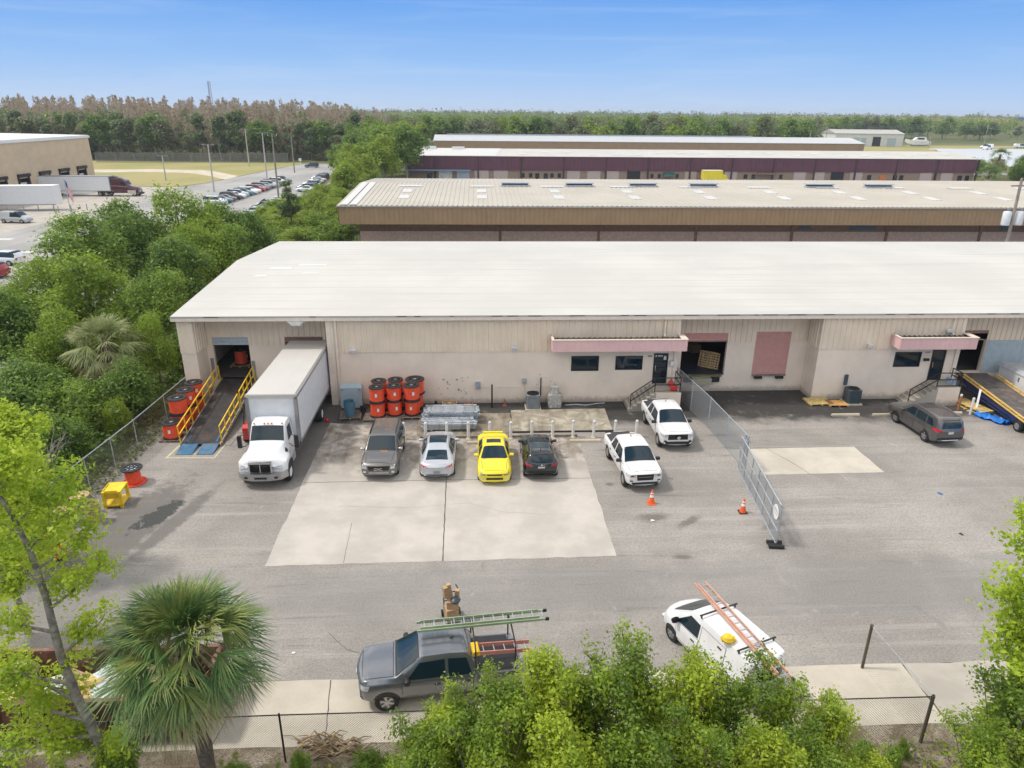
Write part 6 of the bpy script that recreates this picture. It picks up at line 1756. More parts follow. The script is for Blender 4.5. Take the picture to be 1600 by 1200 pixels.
for x, w, m in ((-9.9, 3.6, m_whitegrime), (-5, 3.4, m_bluedoor), (-.2, 3.8, m_pdoor), (5.0, 3.8, m_pdoor), (25, 3.5, m_pdoor), (30.5, 3.6, m_pdoor), (35.6, 3.6, m_pdoor), (41.5, 3.6, m_black), (62, 3.4, m_black), (68.6, 3.4, m_pdoor), (88, 3.4, m_pdoor), (93.3, 3.4, m_pdoor), (98.6, 3.6, m_black), (104, 3.5, m_pdoor), (124, 3.4, m_pdoor), (130, 3.4, m_pdoor), (57.5, 3.2, m_pdoor)):
    mb = MB(); mb.box(x, x + w, Y3 + .2, Y3 + .33, 0, 2.7); mb.build('roller_door', m, b3)
for x, w in ((-13, 1.2), (12.5, .9), (14.6, .9), (16.3, 1.1), (18.6, 1.1), (20.4, .9), (22.4, .9), (48, .8), (50, .8), (55, .8), (74, 1), (76.2, 1), (84, .9), (109, 1.1), (116.4, 1.1), (118.2, 1.1), (135.0, 1.2), (137.2, 1.1)):
    mb = MB(); mb.box(x, x + w, Y3 + .2, Y3 + .33, .3 if w > 1 else .9, 2.0); mb.build('window', m_glass, b3)
mb = MB(); mb.box(112.6, 114.3, Y3 + .2, Y3 + .33, 0, 2.0); mb.build('orange_door', M('door_orange', (.55, .17, .06), .6), b3)
mb = MB(); mb.extrude([(51.3, Y3 - 1.2, 1.5), (51.3, Y3 + .1, 2.3), (51.3, Y3 + .1, 1.5)], (3.2, 0, 0)); mb.build('green_awning', M('awning_green', (.015, .09, .075), .7), b3)
mb = MB(); mb.box(77.5, 82.5, Y3 - 1, Y3 + .1, 2.0, 2.5); mb.build('porch', m_brownlow, b3)
rebase(b3, (62, 213, 0))
yt = thing('yellow_truck', 'yellow box truck parked before the plum building', 'truck', (63.8, 196.5, 0))
mb = MB(); mb.box(-2.6, 2.6, -1.2, 1.2, 1.0, 3.3); mb.build('cargo_box', m_yel, yt)
mb = MB(); mb.box(-2.6, 2.6, -1.15, 1.15, 3.3, 3.36); mb.build('roof', m_white, yt)
mb = MB(); mb.extrude([(2.65, -1.0, .5), (4.4, -1.0, .5), (4.4, -1.0, 1.2), (3.9, -1.0, 1.4), (3.6, -1.0, 2.3), (2.65, -1.0, 2.3)], (0, 2.0, 0)); mb.build('cab', m_yel, yt)
for x in (-1.6, 3.6):
    for s in (-1, 1): wheel(yt, x, s * 1.0, .42, .28)
yt.rotation_euler = (0, 0, 0)

b4 = thing('warehouse', 'farthest long tan building with pale metal roof, fourth row back', 'warehouse')
mb = MB(); mb.box(-16.7, 163.4, 307, 307.5, 3.2, 6.4); mb.build('fascia', m_brown2, b4)
mb = MB(); mb.box(-15, 162, 309, 330, 0, 6.2); mb.build('wall', m_dark, b4)
mb = MB(); mb.extrude([(-17, 306.8, 6.4), (-17, 320, 8.3), (-17, 333, 6.4), (-17, 333, 6.2), (-17, 320, 8.1), (-17, 306.8, 6.25)], (180.6, 0, 0)); mb.build('roof', M('steel_roof', (.50, .51, .52), .45, .2), b4)
mb = MB(); mb.box(-12, 120, 319.6, 320.4, 8.25, 8.7); mb.build('ridge_vent', M('ridge_grey', (.36, .40, .45), .5), b4)
rebase(b4, (73, 320, 0))

# ------------------------------------------------------------------ left distribution warehouse
b5 = thing('warehouse', 'large tan concrete distribution building with loading docks at the far left', 'warehouse')
XW = -92.0
DY = [177.2, 169.6, 162.0, 154.4, 146.8, 139.2, 131.6, 124.0]
mb = MB(); holes = [(183 - 4.5 - 11.5 * i - 3.2, 183 - 4.5 - 11.5 * i, 1.1, 4.3) for i in range(6)]
holed_wall(mb, (XW, 183), (XW, 90), 0, 11.1, [(183 - (183 - a), 183 - (183 - a) + 0, 0, 0) for a in []] + [(.0 + 183 - DY[i] - 1.7, 183 - DY[i] + 1.7, 1.1, 4.0) for i in range(8)], .3)
holed_wall(mb, (XW, 90), (-190, 90), 0, 11.1, [], .3); holed_wall(mb, (-190, 183), (XW, 183), 0, 11.1, [], .3)
mb.build('wall', m_tanwall, b5, recalc=False)
mb = MB(); mb.extrude([(XW + .3, 90, 11.1), (XW + .3, 90, 11.5), (-140, 90, 12.2), (-190, 90, 11.5), (-190, 90, 11.1)], (0, 93.3, 0)); mb.build('roof', roof_mat('membrane_roof', (.68, .68, .68), 20, .4), b5)
mb = MB(); mb.box(XW + .02, XW + .5, 89.8, 183.4, 10.9, 11.35); mb.build('coping', m_white, b5)
JY = [179.9, 174.4, 166.6, 159.0, 151.3, 143.6, 135.9, 128.2]
mb = MB()
for i in range(8): mb.box(XW + .02, XW + .12, JY[i] - .28, JY[i] + .28, 0, 10.9)
mb.box(XW + .01, XW + .04, 90, 183, 7.2, 7.3); mb.build('panel_joint', M('joint_brown', (.20, .14, .095), .8), b5)
mb = MB(); mb.box(XW - 3, XW - 2.8, 90, 183, 0, 6); mb.build('inner_wall', m_dark, b5)
for i in range(8):
    y = DY[i] + 1.7
    mb = MB(); mb.box(XW + .03, XW + .5, y - 3.7, y - 3.3, 1.0, 4.6); mb.box(XW + .03, XW + .5, y - .1, y + .3, 1.0, 4.6); mb.box(XW + .03, XW + .8, y - 3.7, y + .3, 4.3, 4.9); mb.build('dock_shelter', m_black, b5)
    mb = MB(); mb.box(XW - .2, XW - .1, y - 3.3, y - .2, 1.1, 3.2); mb.build('dock_door', m_whitegrime, b5)
rebase(b5, (-140, 136, 0))

# articulated lorry on the far dock
sl = thing('semi_trailer', 'long white semi-trailer backed to the distribution building behind its maroon tractor', 'trailer', (-83.5, 160.5, 0), 0)
mb = MB(); mb.box(-8.2, 6.3, -1.3, 1.3, 1.15, 4.05); mb.build('cargo_box', m_trailer, sl)
mb = MB(); mb.box(-8.25, 6.4, -1.33, 1.33, 4.0, 4.1); mb.box(6.25, 6.4, -1.32, 1.32, 1.1, 4.0); mb.box(-8.25, 6.4, -1.33, 1.33, 1.05, 1.15); mb.build('frame_rail', m_steel, sl)
mb = MB(); mb.box(6.38, 7.2, -1.0, 1.0, 2.0, 3.9); mb.build('refrigeration_unit', m_black, sl)
for x in (-6.6, -5.3):
    for s in (-1, 1): wheel(sl, x, s * 1.05, .5, .5, m_white)
mb = MB(); mb.box(-4, 2.6, -1.28, -1.24, .55, 1.05); mb.build('side_skirt', m_trailer, sl)
mb = MB(); mb.box(3.4, 3.6, -1.0, -.85, 0, 1.1); mb.box(3.4, 3.6, .85, 1.0, 0, 1.1); mb.build('landing_gear', m_steel, sl)
tc = thing('tractor_unit', 'maroon sleeper tractor unit hitched to the white semi-trailer', 'truck', (-74.6, 160.4, 0), 0)
P_tr = dict(zb=[(-3.0, .8), (3.2, .6)], zs=[(-3.2, 2.2), (.9, 2.0), (1.4, 1.7), (3.2, 1.3)], zt=[(-3.2, 3.7), (-.2, 3.75), (.6, 3.2), (1.2, 2.2), (3.0, 1.8), (3.2, 1.3)], w=[(-3.2, 1.15), (1.2, 1.2), (3.2, 1.05)], wr=[(-3.2, .95), (.6, .95), (1.4, .7), (3.2, .6)], bow=.25)
vs, fs = loft(6.4, P_tr, 50); m_mar = paint('maroon_paint', (.075, .012, .02), .3)
mb = MB(); mb.add(vs, fs); mb.build('cab', m_mar, tc, smooth=40); sk = Skin(vs, fs)
sk.part('windshield', m_glass, tc, [('T', [(1.1, -.8), (1.1, .8), (.62, .8), (.62, -.8)])], .02)
for d in 'LR': sk.part('side_window', m_glass, tc, [(d, [(-.3, 2.25), (.9, 2.2), (.5, 2.9), (-.3, 3.0)])], .02)
band(tc, sk, 'grille', m_chrome, 'F', -.5, .5, .9, 1.25, .03)
mb = MB(); mb.box(-5.5, 2.5, -.4, .4, .6, .9); mb.box(3.0, 3.35, -1.1, 1.1, .4, .75); mb.build('chassis', m_black, tc)
mb = MB(); mb.box(.9, 2.6, -1.28, -.9, .5, 1.3); mb.build('tank', m_chrome, tc)
for x in (-4.9, -3.6, 2.2):
    for s in (-1, 1): wheel(tc, x, s * 1.02, .5, .5, m_chrome)
wt = thing('box_trailer', 'big white box trailer parked across the far left yard in front of the docks', 'trailer', (-83.0, 136.3, 0), R(8))
mb = MB(); mb.box(-8, 7, -1.35, 1.35, 1.2, 4.35); mb.build('cargo_box', m_trailer, wt)
mb = MB(); mb.box(-8.02, 7.03, -1.38, 1.38, 4.3, 4.4); mb.box(6.95, 7.04, -1.37, 1.37, 1.15, 4.3); mb.build('frame_rail', m_white, wt)
for x in (-6.2, -4.9):
    for s in (-1, 1): wheel(wt, x, s * 1.05, .5, .5)
mb = MB(); mb.box(-3.5, 6.8, -1.2, -1.1, 1.0, 1.2); mb.box(-3.5, 6.8, 1.1, 1.2, 1.0, 1.2)
for x in (-1.5, 1.2, 3.6, 6.2): mb.box(x, x + .14, -1.15, -1.0, .05, 1.1)
mb.box(-1.5, 6.3, -1.15, -1.0, .15, .3); mb.build('stand_frame', m_galv, wt)
mb = MB(); mb.box(-5.5, -3.9, -1.37, -1.355, 3.0, 3.15); mb.build('side_marking', m_steel, wt)

# ------------------------------------------------------------------ cars in the far lot: one mesh each
def simple_car(kind):
    L = {'suv': 4.6, 'sedan': 4.7, 'van': 4.9, 'pickup': 5.5}[kind]; h = L / 2
    if kind == 'suv': zt = [(-h, .95), (-h + .3, 1.55), (-h + .7, 1.66), (.3, 1.64), (1.15, 1.1), (h - .1, .92), (h, .7)]; g = (-h + .25, 1.05)
    elif kind == 'van': zt = [(-h, 1.2), (-h + .1, 1.75), (-h + .5, 1.85), (.8, 1.8), (1.7, 1.1), (h - .1, .9), (h, .7)]; g = (-.4, 1.55)
    elif kind == 'pickup': zt = [(-h, 1.0), (-.85, 1.08), (-.75, 1.75), (-.4, 1.84), (.7, 1.82), (1.35, 1.15), (h - .1, 1.05), (h, .8)]; g = (-.8, 1.25)
    else: zt = [(-h, .8), (-h + .2, .98), (-1.5, 1.02), (-.7, 1.4), (.3, 1.4), (1.1, .98), (h - .15, .8), (h, .6)]; g = (-1.45, 1.05)
    P = dict(zb=[(-h, .35), (h, .3)], zs=[(-h, .9), (1.0, .92), (h, .68)], zt=zt, w=[(-h, .8), (-h + .3, .89), (h - .4, .9), (h, .78)], wr=[(-h, .68), (-.5, .6), (.4, .6), (1.2, .76), (h, .64)], bow=.15)
    vs, fs = loft(L, P, 34, 1)
    mb = MB(); n = 28
    for f in fs:
        c = sum((Vector(vs[i]) for i in f), Vector()) / len(f)
        mb.k = 1 if (g[0] < c.x < g[1] and c.z > np.interp(c.x, [-h, h], [1.02, .98]) and (abs(c.y) > .59 or c.x > .42 or c.x < -h + .72 and kind != 'van' and kind != 'pickup' or (kind == 'sedan' and c.x < -.75)) and c.z < np.interp(c.x, [a for a, _ in zt], [b for _, b in zt]) - (.1 if abs(c.y) > .5 and .35 > c.x > -h + .8 else -.1)) else 0
        if len(mb.v) == 0: mb.v = [tuple(v) for v in vs]
        mb.f.append(list(f)); mb.mi.append(mb.k)
    mb.k = 2
    for x in (-h * .6, h * .62):
        for s in (-1, 1): mb.lathe([(.05, -.11), (.33, -.11), (.33, .11), (.05, .11)], (x, s * .82, .33), 'y', 14)
    mb.k = 3
    for x in (-h * .6, h * .62):
        for s in (-1, 1): mb.lathe([(.02, -.01), (.2, -.01), (.2, .01), (.02, .01)], (x, s * .935, .33), 'y', 10)
    mb.k = 4
    for s in (-1, 1): mb.box(-h - .01, -h + .12, s * .66 - .12, s * .66 + .12, .75, .9)
    me = mb.build('far_car_' + kind, [m_objpaint, m_glass, m_rubber, m_alloy, m_lens_r], smooth=40).data
    bpy.data.objects.remove(bpy.data.objects[me.name] if me.name in bpy.data.objects else None)
    return me


KM = {k: simple_car(k) for k in ('suv', 'sedan', 'van', 'pickup')}
CC = {'white': (.75, .76, .77), 'silver': (.45, .47, .49), 'grey': (.14, .15, .16), 'black': (.015, .015, .018), 'blue': (.025, .09, .22), 'teal': (.02, .16, .22), 'red': (.33, .02, .03), 'maroon': (.14, .025, .03), 'navy': (.02, .035, .09), 'pale blue': (.20, .32, .42), 'beige': (.38, .33, .26)}
KN = {'suv': 'crossover', 'sedan': 'saloon', 'van': 'van', 'pickup': 'pickup'}


def far_car(kind, col, x, y, rz, label, group=None):
    o = link(bpy.data.objects.new('parked_car', KM[kind])); o.color = (*CC[col], 1)
    o.location = (x, y, -.018); o.rotation_euler = (0, 0, R(rz))
    return tag(o, label, 'pickup' if kind == 'pickup' else ('van' if kind == 'van' else 'car'), group)


r = random.Random(21)
rowA = ['white suv', 'teal sedan', 'maroon sedan', 'black suv', 'white sedan', 'silver suv', 'teal suv', 'white suv', 'white sedan', 'red suv', 'maroon sedan', 'grey suv', 'grey sedan', 'silver suv', 'black suv', 'black sedan', 'white suv', 'grey pickup']
for i, s in enumerate(rowA):
    col, kind = s.split()
    far_car(kind, col, -51.0 + i * .09 + r.uniform(-.2, .2), 146.0 + i * 2.62, -6 + r.uniform(-2, 2), f'{ordw[i]} car from the near end of the far lot\'s left row, {col} {KN[kind]}', 'cars in the left row of the far lot')
rowB = ['grey suv', 'silver suv', 'blue sedan', 'white suv', 'white sedan', 'navy sedan', 'black suv', 'white van', 'white suv', 'grey sedan', 'white sedan']
for i, s in enumerate(rowB):
    col, kind = s.split()
    far_car(kind, col, -38.6 + r.uniform(-.2, .2) - i * .09, 121.5 + i * 2.65, 176 + r.uniform(-2, 2), f'{ordw[i]} car from the near end of the far lot\'s middle row, {col} {KN[kind]}', 'cars in the middle row of the far lot')
rowC = ['white sedan', 'teal suv', 'navy suv', 'pale-blue sedan', 'white suv', 'blue sedan', 'silver sedan', 'navy sedan', 'white sedan', 'black suv', 'grey suv', 'navy suv', 'white sedan', 'grey sedan']
for i, s in enumerate(rowC):
    col, kind = s.split(); col = col.replace('-', ' ')
    far_car(kind, col, -38.9 - i * .24 + r.uniform(-.2, .2), 170 + i * 2.9, 176 + r.uniform(-2, 2), f'{ordw[i]} car from the near end of the far lot\'s right row, {col} {KN[kind]}', 'cars in the right row of the far lot')
far_car('suv', 'navy', -53.2, 244.5, 184, 'lone dark blue crossover at the far end of the parking lot')
far_car('van', 'silver', -74.5, 121.0, -6, 'silver compact van at the left edge below the white box trailer')
far_car('sedan', 'black', -77.0, 116.0, -6, 'dark saloon at the left edge below the silver van')
for i, (k, c, x, y, a, lb) in enumerate((('suv', 'silver', -56.8, 115.5, 174, 'silver crossover seen over the tree tops near the flag'), ('suv', 'navy', -55.3, 112.8, 174, 'dark crossover seen over the tree tops near the flag'), ('suv', 'white', -56.2, 87.2, 170, 'white crossover at the left edge beyond the trees'), ('suv', 'red', -53.8, 80.2, 170, 'red crossover at the left edge beyond the trees'),
                                       ('suv', 'silver', -53.6, 77.0, 170, 'silver crossover at the left edge next to the red one'), ('sedan', 'white', -38.4, 58.0, 170, 'white saloon at the left edge behind the big tree'), ('suv', 'pale blue', -38.9, 61.2, 170, 'pale blue crossover at the left edge behind the big tree'), ('suv', 'black', -36.6, 52.8, -20, 'black crossover at the left edge near the verge, tail lights toward us'))):
    far_car(k, c, x, y, a, lb)


# ------------------------------------------------------------------ poles and flag
def pole(name, label, cat, x, y, h, rb, rt, mat, arms=None):
    p = thing(name, label, cat, (x, y, 0)); mb = MB(); mb.cyl((0, 0, -.1), (0, 0, h), rb, rt, 10); mb.build('pole', mat, p, smooth=40)
    if arms:
        for (z, w, d) in arms:
            mb = MB(); mb.bar((-w * math.cos(d), -w * math.sin(d), z), (w * math.cos(d), w * math.sin(d), z), .14, .12); mb.build('crossarm', m_oldwood, p)
    return p


m_conc_pole = M('pole_concrete', (.48, .46, .42), .85)
for i, (x, y, h, lb) in enumerate(((-59, 168.7, 10.2, 'tall pale lamp pole left of the parked rows'), (-74.0, 247.0, 11.5, 'pale lamp pole at the far edge of the grass field'), (-53.8, 193.5, 12.0, 'pale lamp pole behind the left row of cars'), (-80.5, 196.0, 6.2, 'short pale lamp pole on the grass field'))):
    p = pole('lamp_pole', lb, 'lamp post', x, y, h, .2, .13, m_conc_pole)
    mb = MB(); mb.bar((-.9, 0, h), (.9, 0, h), .08); mb.box(.7, 1.4, -.2, .2, h - .1, h + .06); mb.box(-1.4, -.7, -.2, .2, h - .1, h + .06); mb.build('lamp_head', m_steel, p)
for x, y, h, lb in ((-38.9, 146.5, 13.2, 'grey wooden utility pole standing between the far car rows'), (-54.0, 224.0, 10.5, 'grey wooden utility pole at the far end of the lot')):
    p = pole('utility_pole', lb, 'utility pole', x, y, h, .2, .13, M('pole_wood', (.27, .24, .20), .9), [(h - .4, .9, .3), (h - 1.6, .7, .3)])
    for q in (-.8, 0, .8): mb = MB(); mb.lathe([(.02, h - .34), (.06, h - .3), (.05, h - .15), (.02, h - .1)], (q * .95, q * .3, 0), n=8); mb.build('insulator', m_whitegrime, p)
mb = MB(); mb.cyl((0, 0, 0), (0, 0, 2.8), .06, n=8); mb.box(-.45, .45, -.03, .03, 1.8, 2.7); o = tag(mb.build('lot_sign', m_white), 'small white sign on a post by the lone blue car', 'sign'); o.location = (-57.5, 247.5, 0)
up = pole('utility_pole', 'leaning utility pole with two grey transformers at the right edge behind the white roof', 'utility pole', 58.6, 76.0, 11.4, .2, .14, M('pole_weathered', (.30, .27, .23), .9), [(10.6, 1.0, 0)])
up.rotation_euler = (0, R(-1.2), 0)
for s in (-1, 1):
    mb = MB(); mb.lathe([(.02, 5.9), (.38, 5.9), (.42, 6.0), (.42, 7.2), (.36, 7.35), (.02, 7.4)], (s * .72, 0, 0), n=20); t_ = mb.build('transformer', m_trailer, up, smooth=45); t_.location = (0, 0, .55)
    mb = MB(); mb.lathe([(.05, 7.38), (.07, 7.5), (.03, 7.7)], (s * .72, 0, 0), n=8); mb.lathe([(.05, 7.3), (.07, 7.45), (.03, 7.6)], (s * .72 + .2, 0, 0), n=8); mb.build('bushing', m_steel, t_)
mb = MB(); mb.tube([(0, 0, 5.0), (-.5, -.3, 3.5), (-.8, -.5, 1)], .02, 5); mb.tube([(0, 0, 5.0), (.5, -.3, 3.5), (1.6, -.8, 0)], .02, 5); mb.build('guy_wire', m_steel, up)
fp = thing('flagpole', 'flagpole with a hanging striped flag above the left tree tops', 'flagpole', (-64.0, 118.0, 0))
mb = MB(); mb.cyl((0, 0, 0), (0, 0, 7.2), .07, .04, 8); mb.build('pole', m_galv, fp)
FM = [M('flag_red', (.50, .03, .05), .7), M('flag_white', (.78, .78, .78), .7), M('flag_blue', (.03, .04, .16), .7)]
mb = MB(); nu, nv = 12, 13; H_, W_ = 3.4, 1.6
pt_ = lambda u, v: (.08 + u * W_ * .42 + .1 * math.sin(u * 9 + v * 2) * u, .22 * math.sin(u * 8) * u, 7.0 - v * 1.8 - u * 1.9 + .05 * math.sin(u * 6))
vs = [pt_(i / nu, j / nv) for j in range(nv + 1) for i in range(nu + 1)]; mb.v = vs
for j in range(nv):
    for i in range(nu):
        mb.f.append([j * (nu + 1) + i, j * (nu + 1) + i + 1, (j + 1) * (nu + 1) + i + 1, (j + 1) * (nu + 1) + i]); mb.mi.append(2 if (j < 7 and i < 5) else j % 2)
mb.build('flag', FM, fp, recalc=False, smooth=60)
for i, (x, y) in enumerate(((-75.5, 134.0), (-74.2, 133.0), (-73.6, 135.8), (-72.6, 134.2), (-71.0, 136.5), (-79.6, 128.2))):
    mb = MB(); mb.lathe([(.09, 0), (.09, 1.1), (.05, 1.18)], n=8); o = tag(mb.build('bollard', m_steel), 'thin grey steel bollard beside the white box trailer', 'bollard', 'grey bollards by the far trailer'); o.location = (x, y, 0)
fence('chain_link_fence', 'long dark chain-link fence at the foot of the far wood', [(-130, 262), (-92, 264), (-66, 266)], 3.2, m_chain_far, m_steel, m_steel, 6, .06)
# ------------------------------------------------------------------ far right
fb = thing('far_shed', 'far white metal shed with three tall doors at the upper right', 'shed', (242, 445, 0), R(-8)); fb.scale = (.85, .85, .72)
mb = MB(); mb.box(-27, 20, -1, 30, 0, 10); mb.build('wall', m_whitegrime, fb)
mb = MB(); mb.extrude([(-27.5, -1.5, 10), (-27.5, 15, 13.0), (-27.5, 31, 10), (-27.5, 31, 9.7), (-27.5, -1.5, 9.7)], (48, 0, 0)); mb.build('roof', M('shed_roof', (.40, .39, .36), .6), fb)
for x, w, h, m in ((-14, 3.6, 6.5, m_bluedoor), (-9, 3.6, 6.5, m_bluedoor), (-1, 5.5, 7.5, m_black), (9, 6, 6.5, m_bluedoor)): mb = MB(); mb.box(x, x + w, -1.2, -1.02, 0, h); mb.build('door', m, fb)


def boat(loc, rz, s, label):
    b = thing('motor_boat', label, 'boat', loc, rz)
    mb = MB(); st = [(-5, 1.4, 1.2, 2.6), (-2, 1.6, 1.0, 2.7), (2, 1.4, 1.0, 2.9), (4.5, .7, 1.5, 3.2), (6, .05, 2.6, 3.5)]; vs = []
    for x, w, zb, zt in st: vs += [(x, 0, zb - .3), (x, w * .8, zb), (x, w, zt), (x, -w, zt), (x, -w * .8, zb)]
    mb.add(vs, [(i * 5 + k, i * 5 + (k + 1) % 5, (i + 1) * 5 + (k + 1) % 5, (i + 1) * 5 + k) for i in range(4) for k in range(5)] + [(0, 1, 2, 3, 4), (24, 23, 22, 21, 20)]); mb.build('hull', m_white, b)
    mb = MB(); mb.extrude([(-3.5, -1.0, 2.7), (2.6, -1.0, 2.85), (1.2, -1.0, 4.2), (-2.5, -1.0, 4.4)], (0, 2, 0)); c = mb.build('cabin', m_white, b)
    mb = MB(); mb.box(-2, 1.0, -1.03, 1.03, 3.3, 4.0); mb.build('window', m_glass, c)
    mb = MB(); mb.box(-2.6, .6, -1.0, 1.0, 5.2, 5.3); mb.bar((-2.4, -.9, 4.3), (-2.4, -.9, 5.2), .08); mb.bar((.4, .9, 4.1), (.4, .9, 5.2), .08); mb.bar((-2.4, .9, 4.3), (-2.4, .9, 5.2), .08); mb.bar((.4, -.9, 4.1), (.4, -.9, 5.2), .08); mb.build('top', M('boat_navy', (.03, .05, .12), .6), b)
    mb = MB(); mb.box(-4, 3, -1, 1, .4, .8); mb.build('cradle', m_steel, b)
    b.scale = (s, s, s)


boat((266, 438, 0), R(170), 1.3, 'white cabin cruiser stored beside the far white shed'); boat((274, 452, 0), R(175), 1.2, 'white cabin cruiser with dark canopy, behind the other by the shed')
boat((364, 455, 0), R(20), 1.7, 'white motor yacht among the vehicles by the far pond'); boat((345, 440, 0), R(200), 1.1, 'small white boat left of the motor yacht by the far pond')
for i, (k, c, x, y) in enumerate((('van', 'white', 325, 432), ('suv', 'teal', 332, 440), ('suv', 'grey', 380, 446), ('suv', 'black', 388, 448), ('sedan', 'white', 395, 450), ('van', 'white', 300, 425), ('suv', 'grey', 402, 452), ('pickup', 'white', 290, 410), ('suv', 'white', 243, 448), ('suv', 'black', 250, 452))):
    o = far_car(k, c, x, y, 30 * i, f'{c} {KN[k]} parked by the far pond at the upper right, {ordw[i]} of the group', 'vehicles by the far pond'); o.scale = (1.4, 1.4, 1.4)
bb = thing('billboard', 'far red and blue billboard above the trees at the right edge', 'billboard', (590, 790, 0), R(-30))
mb = MB(); mb.box(-.6, .6, -.6, .6, 0, 10); mb.build('post', m_steel, bb)
mb = MB(); mb.box(-9, 9, -.5, .5, 9, 17); mb.k = 1; mb.box(-8.7, 2, -.56, -.52, 9.4, 13); mb.k = 2; mb.box(2.2, 8.7, -.56, -.52, 9.4, 16.6); mb.box(-8.7, 2, -.56, -.52, 13.2, 16.6); mb.build('panel', [m_steel, M('bill_red', (.35, .03, .08), .6), M('bill_blue', (.05, .16, .30), .6)], bb)
for i, (x, y, h) in enumerate(((150, 330, 11), (205, 430, 13), (268, 430, 14), (300, 428, 14), (338, 420, 14), (372, 415, 15))):
    pole('utility_pole', f'{ordw[i]} thin far utility pole from the left beyond the plum building', 'utility pole', x, y, h, .22, .15, M('far_pole', (.30, .28, .25), .9) if i == 0 else bpy.data.materials['far_pole'], [(h - .6, 1.2, .4)])
wires = MB(); P_ = [(150, 330, 10.3), (205, 430, 12.3), (268, 430, 13.3), (300, 428, 13.3), (338, 420, 13.3), (372, 415, 14.3)]
for dz in (0, -.9, -2.2):
    for a, b in zip(P_[:-1], P_[1:]):
        a, b = Vector(a), Vector(b); wires.tube([a.lerp(b, t) + Vector((0, 0, dz - 4 * t * (1 - t))) for t in np.linspace(0, 1, 9)], .05, 4)
tag(wires.build('power_lines', m_steel), 'thin power lines strung between the far utility poles', 'power lines')
tw = thing('radio_mast', 'thin lattice radio mast behind the brown wood', 'mast', (-137, 405, 0))
mb = MB()
for k in range(3): a = k * 2 * PI / 3; mb.cyl((1.1 * math.cos(a), 1.1 * math.sin(a), 0), (.6 * math.cos(a), .6 * math.sin(a), 31), .14, n=5)
for i in range(15):
    a = (i % 3) * 2 * PI / 3; b = a + 2 * PI / 3; q = 1.1 - .5 * i / 39; mb.cyl((q * math.cos(a), q * math.sin(a), i * 2), (q * math.cos(b), q * math.sin(b), i * 2 + 2), .08, n=4)
mb.build('lattice', m_steel, tw)

# ------------------------------------------------------------------ vegetation
def quads(P, N, S, rs, asp=.55, up=None):
    """diamond leaves at P, facing N, length S"""
    n = len(P); t = rs.normal(size=(n, 3))
    if up is not None: t = t * (1 - up) + np.array([0, 0, 1.0]) * up * 2
    N = N / np.linalg.norm(N, axis=1, keepdims=True)
    t -= N * (t * N).sum(1, keepdims=True); t /= np.linalg.norm(t, axis=1, keepdims=True) + 1e-9
    b = np.cross(N, t); S = S[:, None]
    bend = N * S * .12
    return np.stack([P - t * S * .5, P + b * S * asp * .5 + bend, P + t * S * .5, P - b * S * asp * .5 + bend], 1).reshape(-1, 3)


def cloud(lobes, n, leaf, clump, per, rs, shell=.45, upb=.35, flat=1.0):
    L = np.array(lobes, float); w = L[:, 3] ** 2; w /= w.sum()
    nc = max(1, n // per); k = rs.choice(len(L), nc, p=w)
    d = rs.normal(size=(nc, 3)); d[:, 2] += upb; d /= np.linalg.norm(d, axis=1, keepdims=True)
    rad = L[k, 3] * (shell + (1 - shell) * rs.random(nc) ** .6) * (1 + .07 * rs.normal(size=nc))
    sq = L[k, 4] if L.shape[1] > 4 else np.ones(nc)
    C = L[k, :3] + d * rad[:, None] * np.stack([np.ones(nc), np.ones(nc), sq], 1)
    i = np.repeat(np.arange(nc), per); m = len(i)
    g = rs.normal(size=(m, 3)) * clump; g[:, 2] *= flat
    P = C[i] + g
    N = d[i] * .5 + rs.normal(size=(m, 3)) * .55 + np.array([0, 0, .55])
    S = leaf * (.5 + 1.15 * rs.random(m) ** 1.3)
    return quads(P, N, S, rs)


def limbs(mb, base, lobes, r0, hb, rs, sides=6):
    top = Vector((base[0] * .3, base[1] * .3, hb))
    mb.tube([Vector(base), Vector(base).lerp(top, .5) + Vector((rs.normal() * .04 * hb, rs.normal() * .04 * hb, 0)), top], [r0, r0 * .8, r0 * .62], sides + 2)
    for x, y, z, r, *_ in lobes:
        e = Vector((x, y, z)); m = top.lerp(e, .5) + Vector((rs.normal() * .1 * r, rs.normal() * .1 * r, r * .12))
        mb.tube([top - Vector((0, 0, r0)), m, e, e + Vector((rs.normal() * .4 * r, rs.normal() * .4 * r, r * .6))], [r0 * .5, r0 * .33, r0 * .18, r0 * .06], sides)


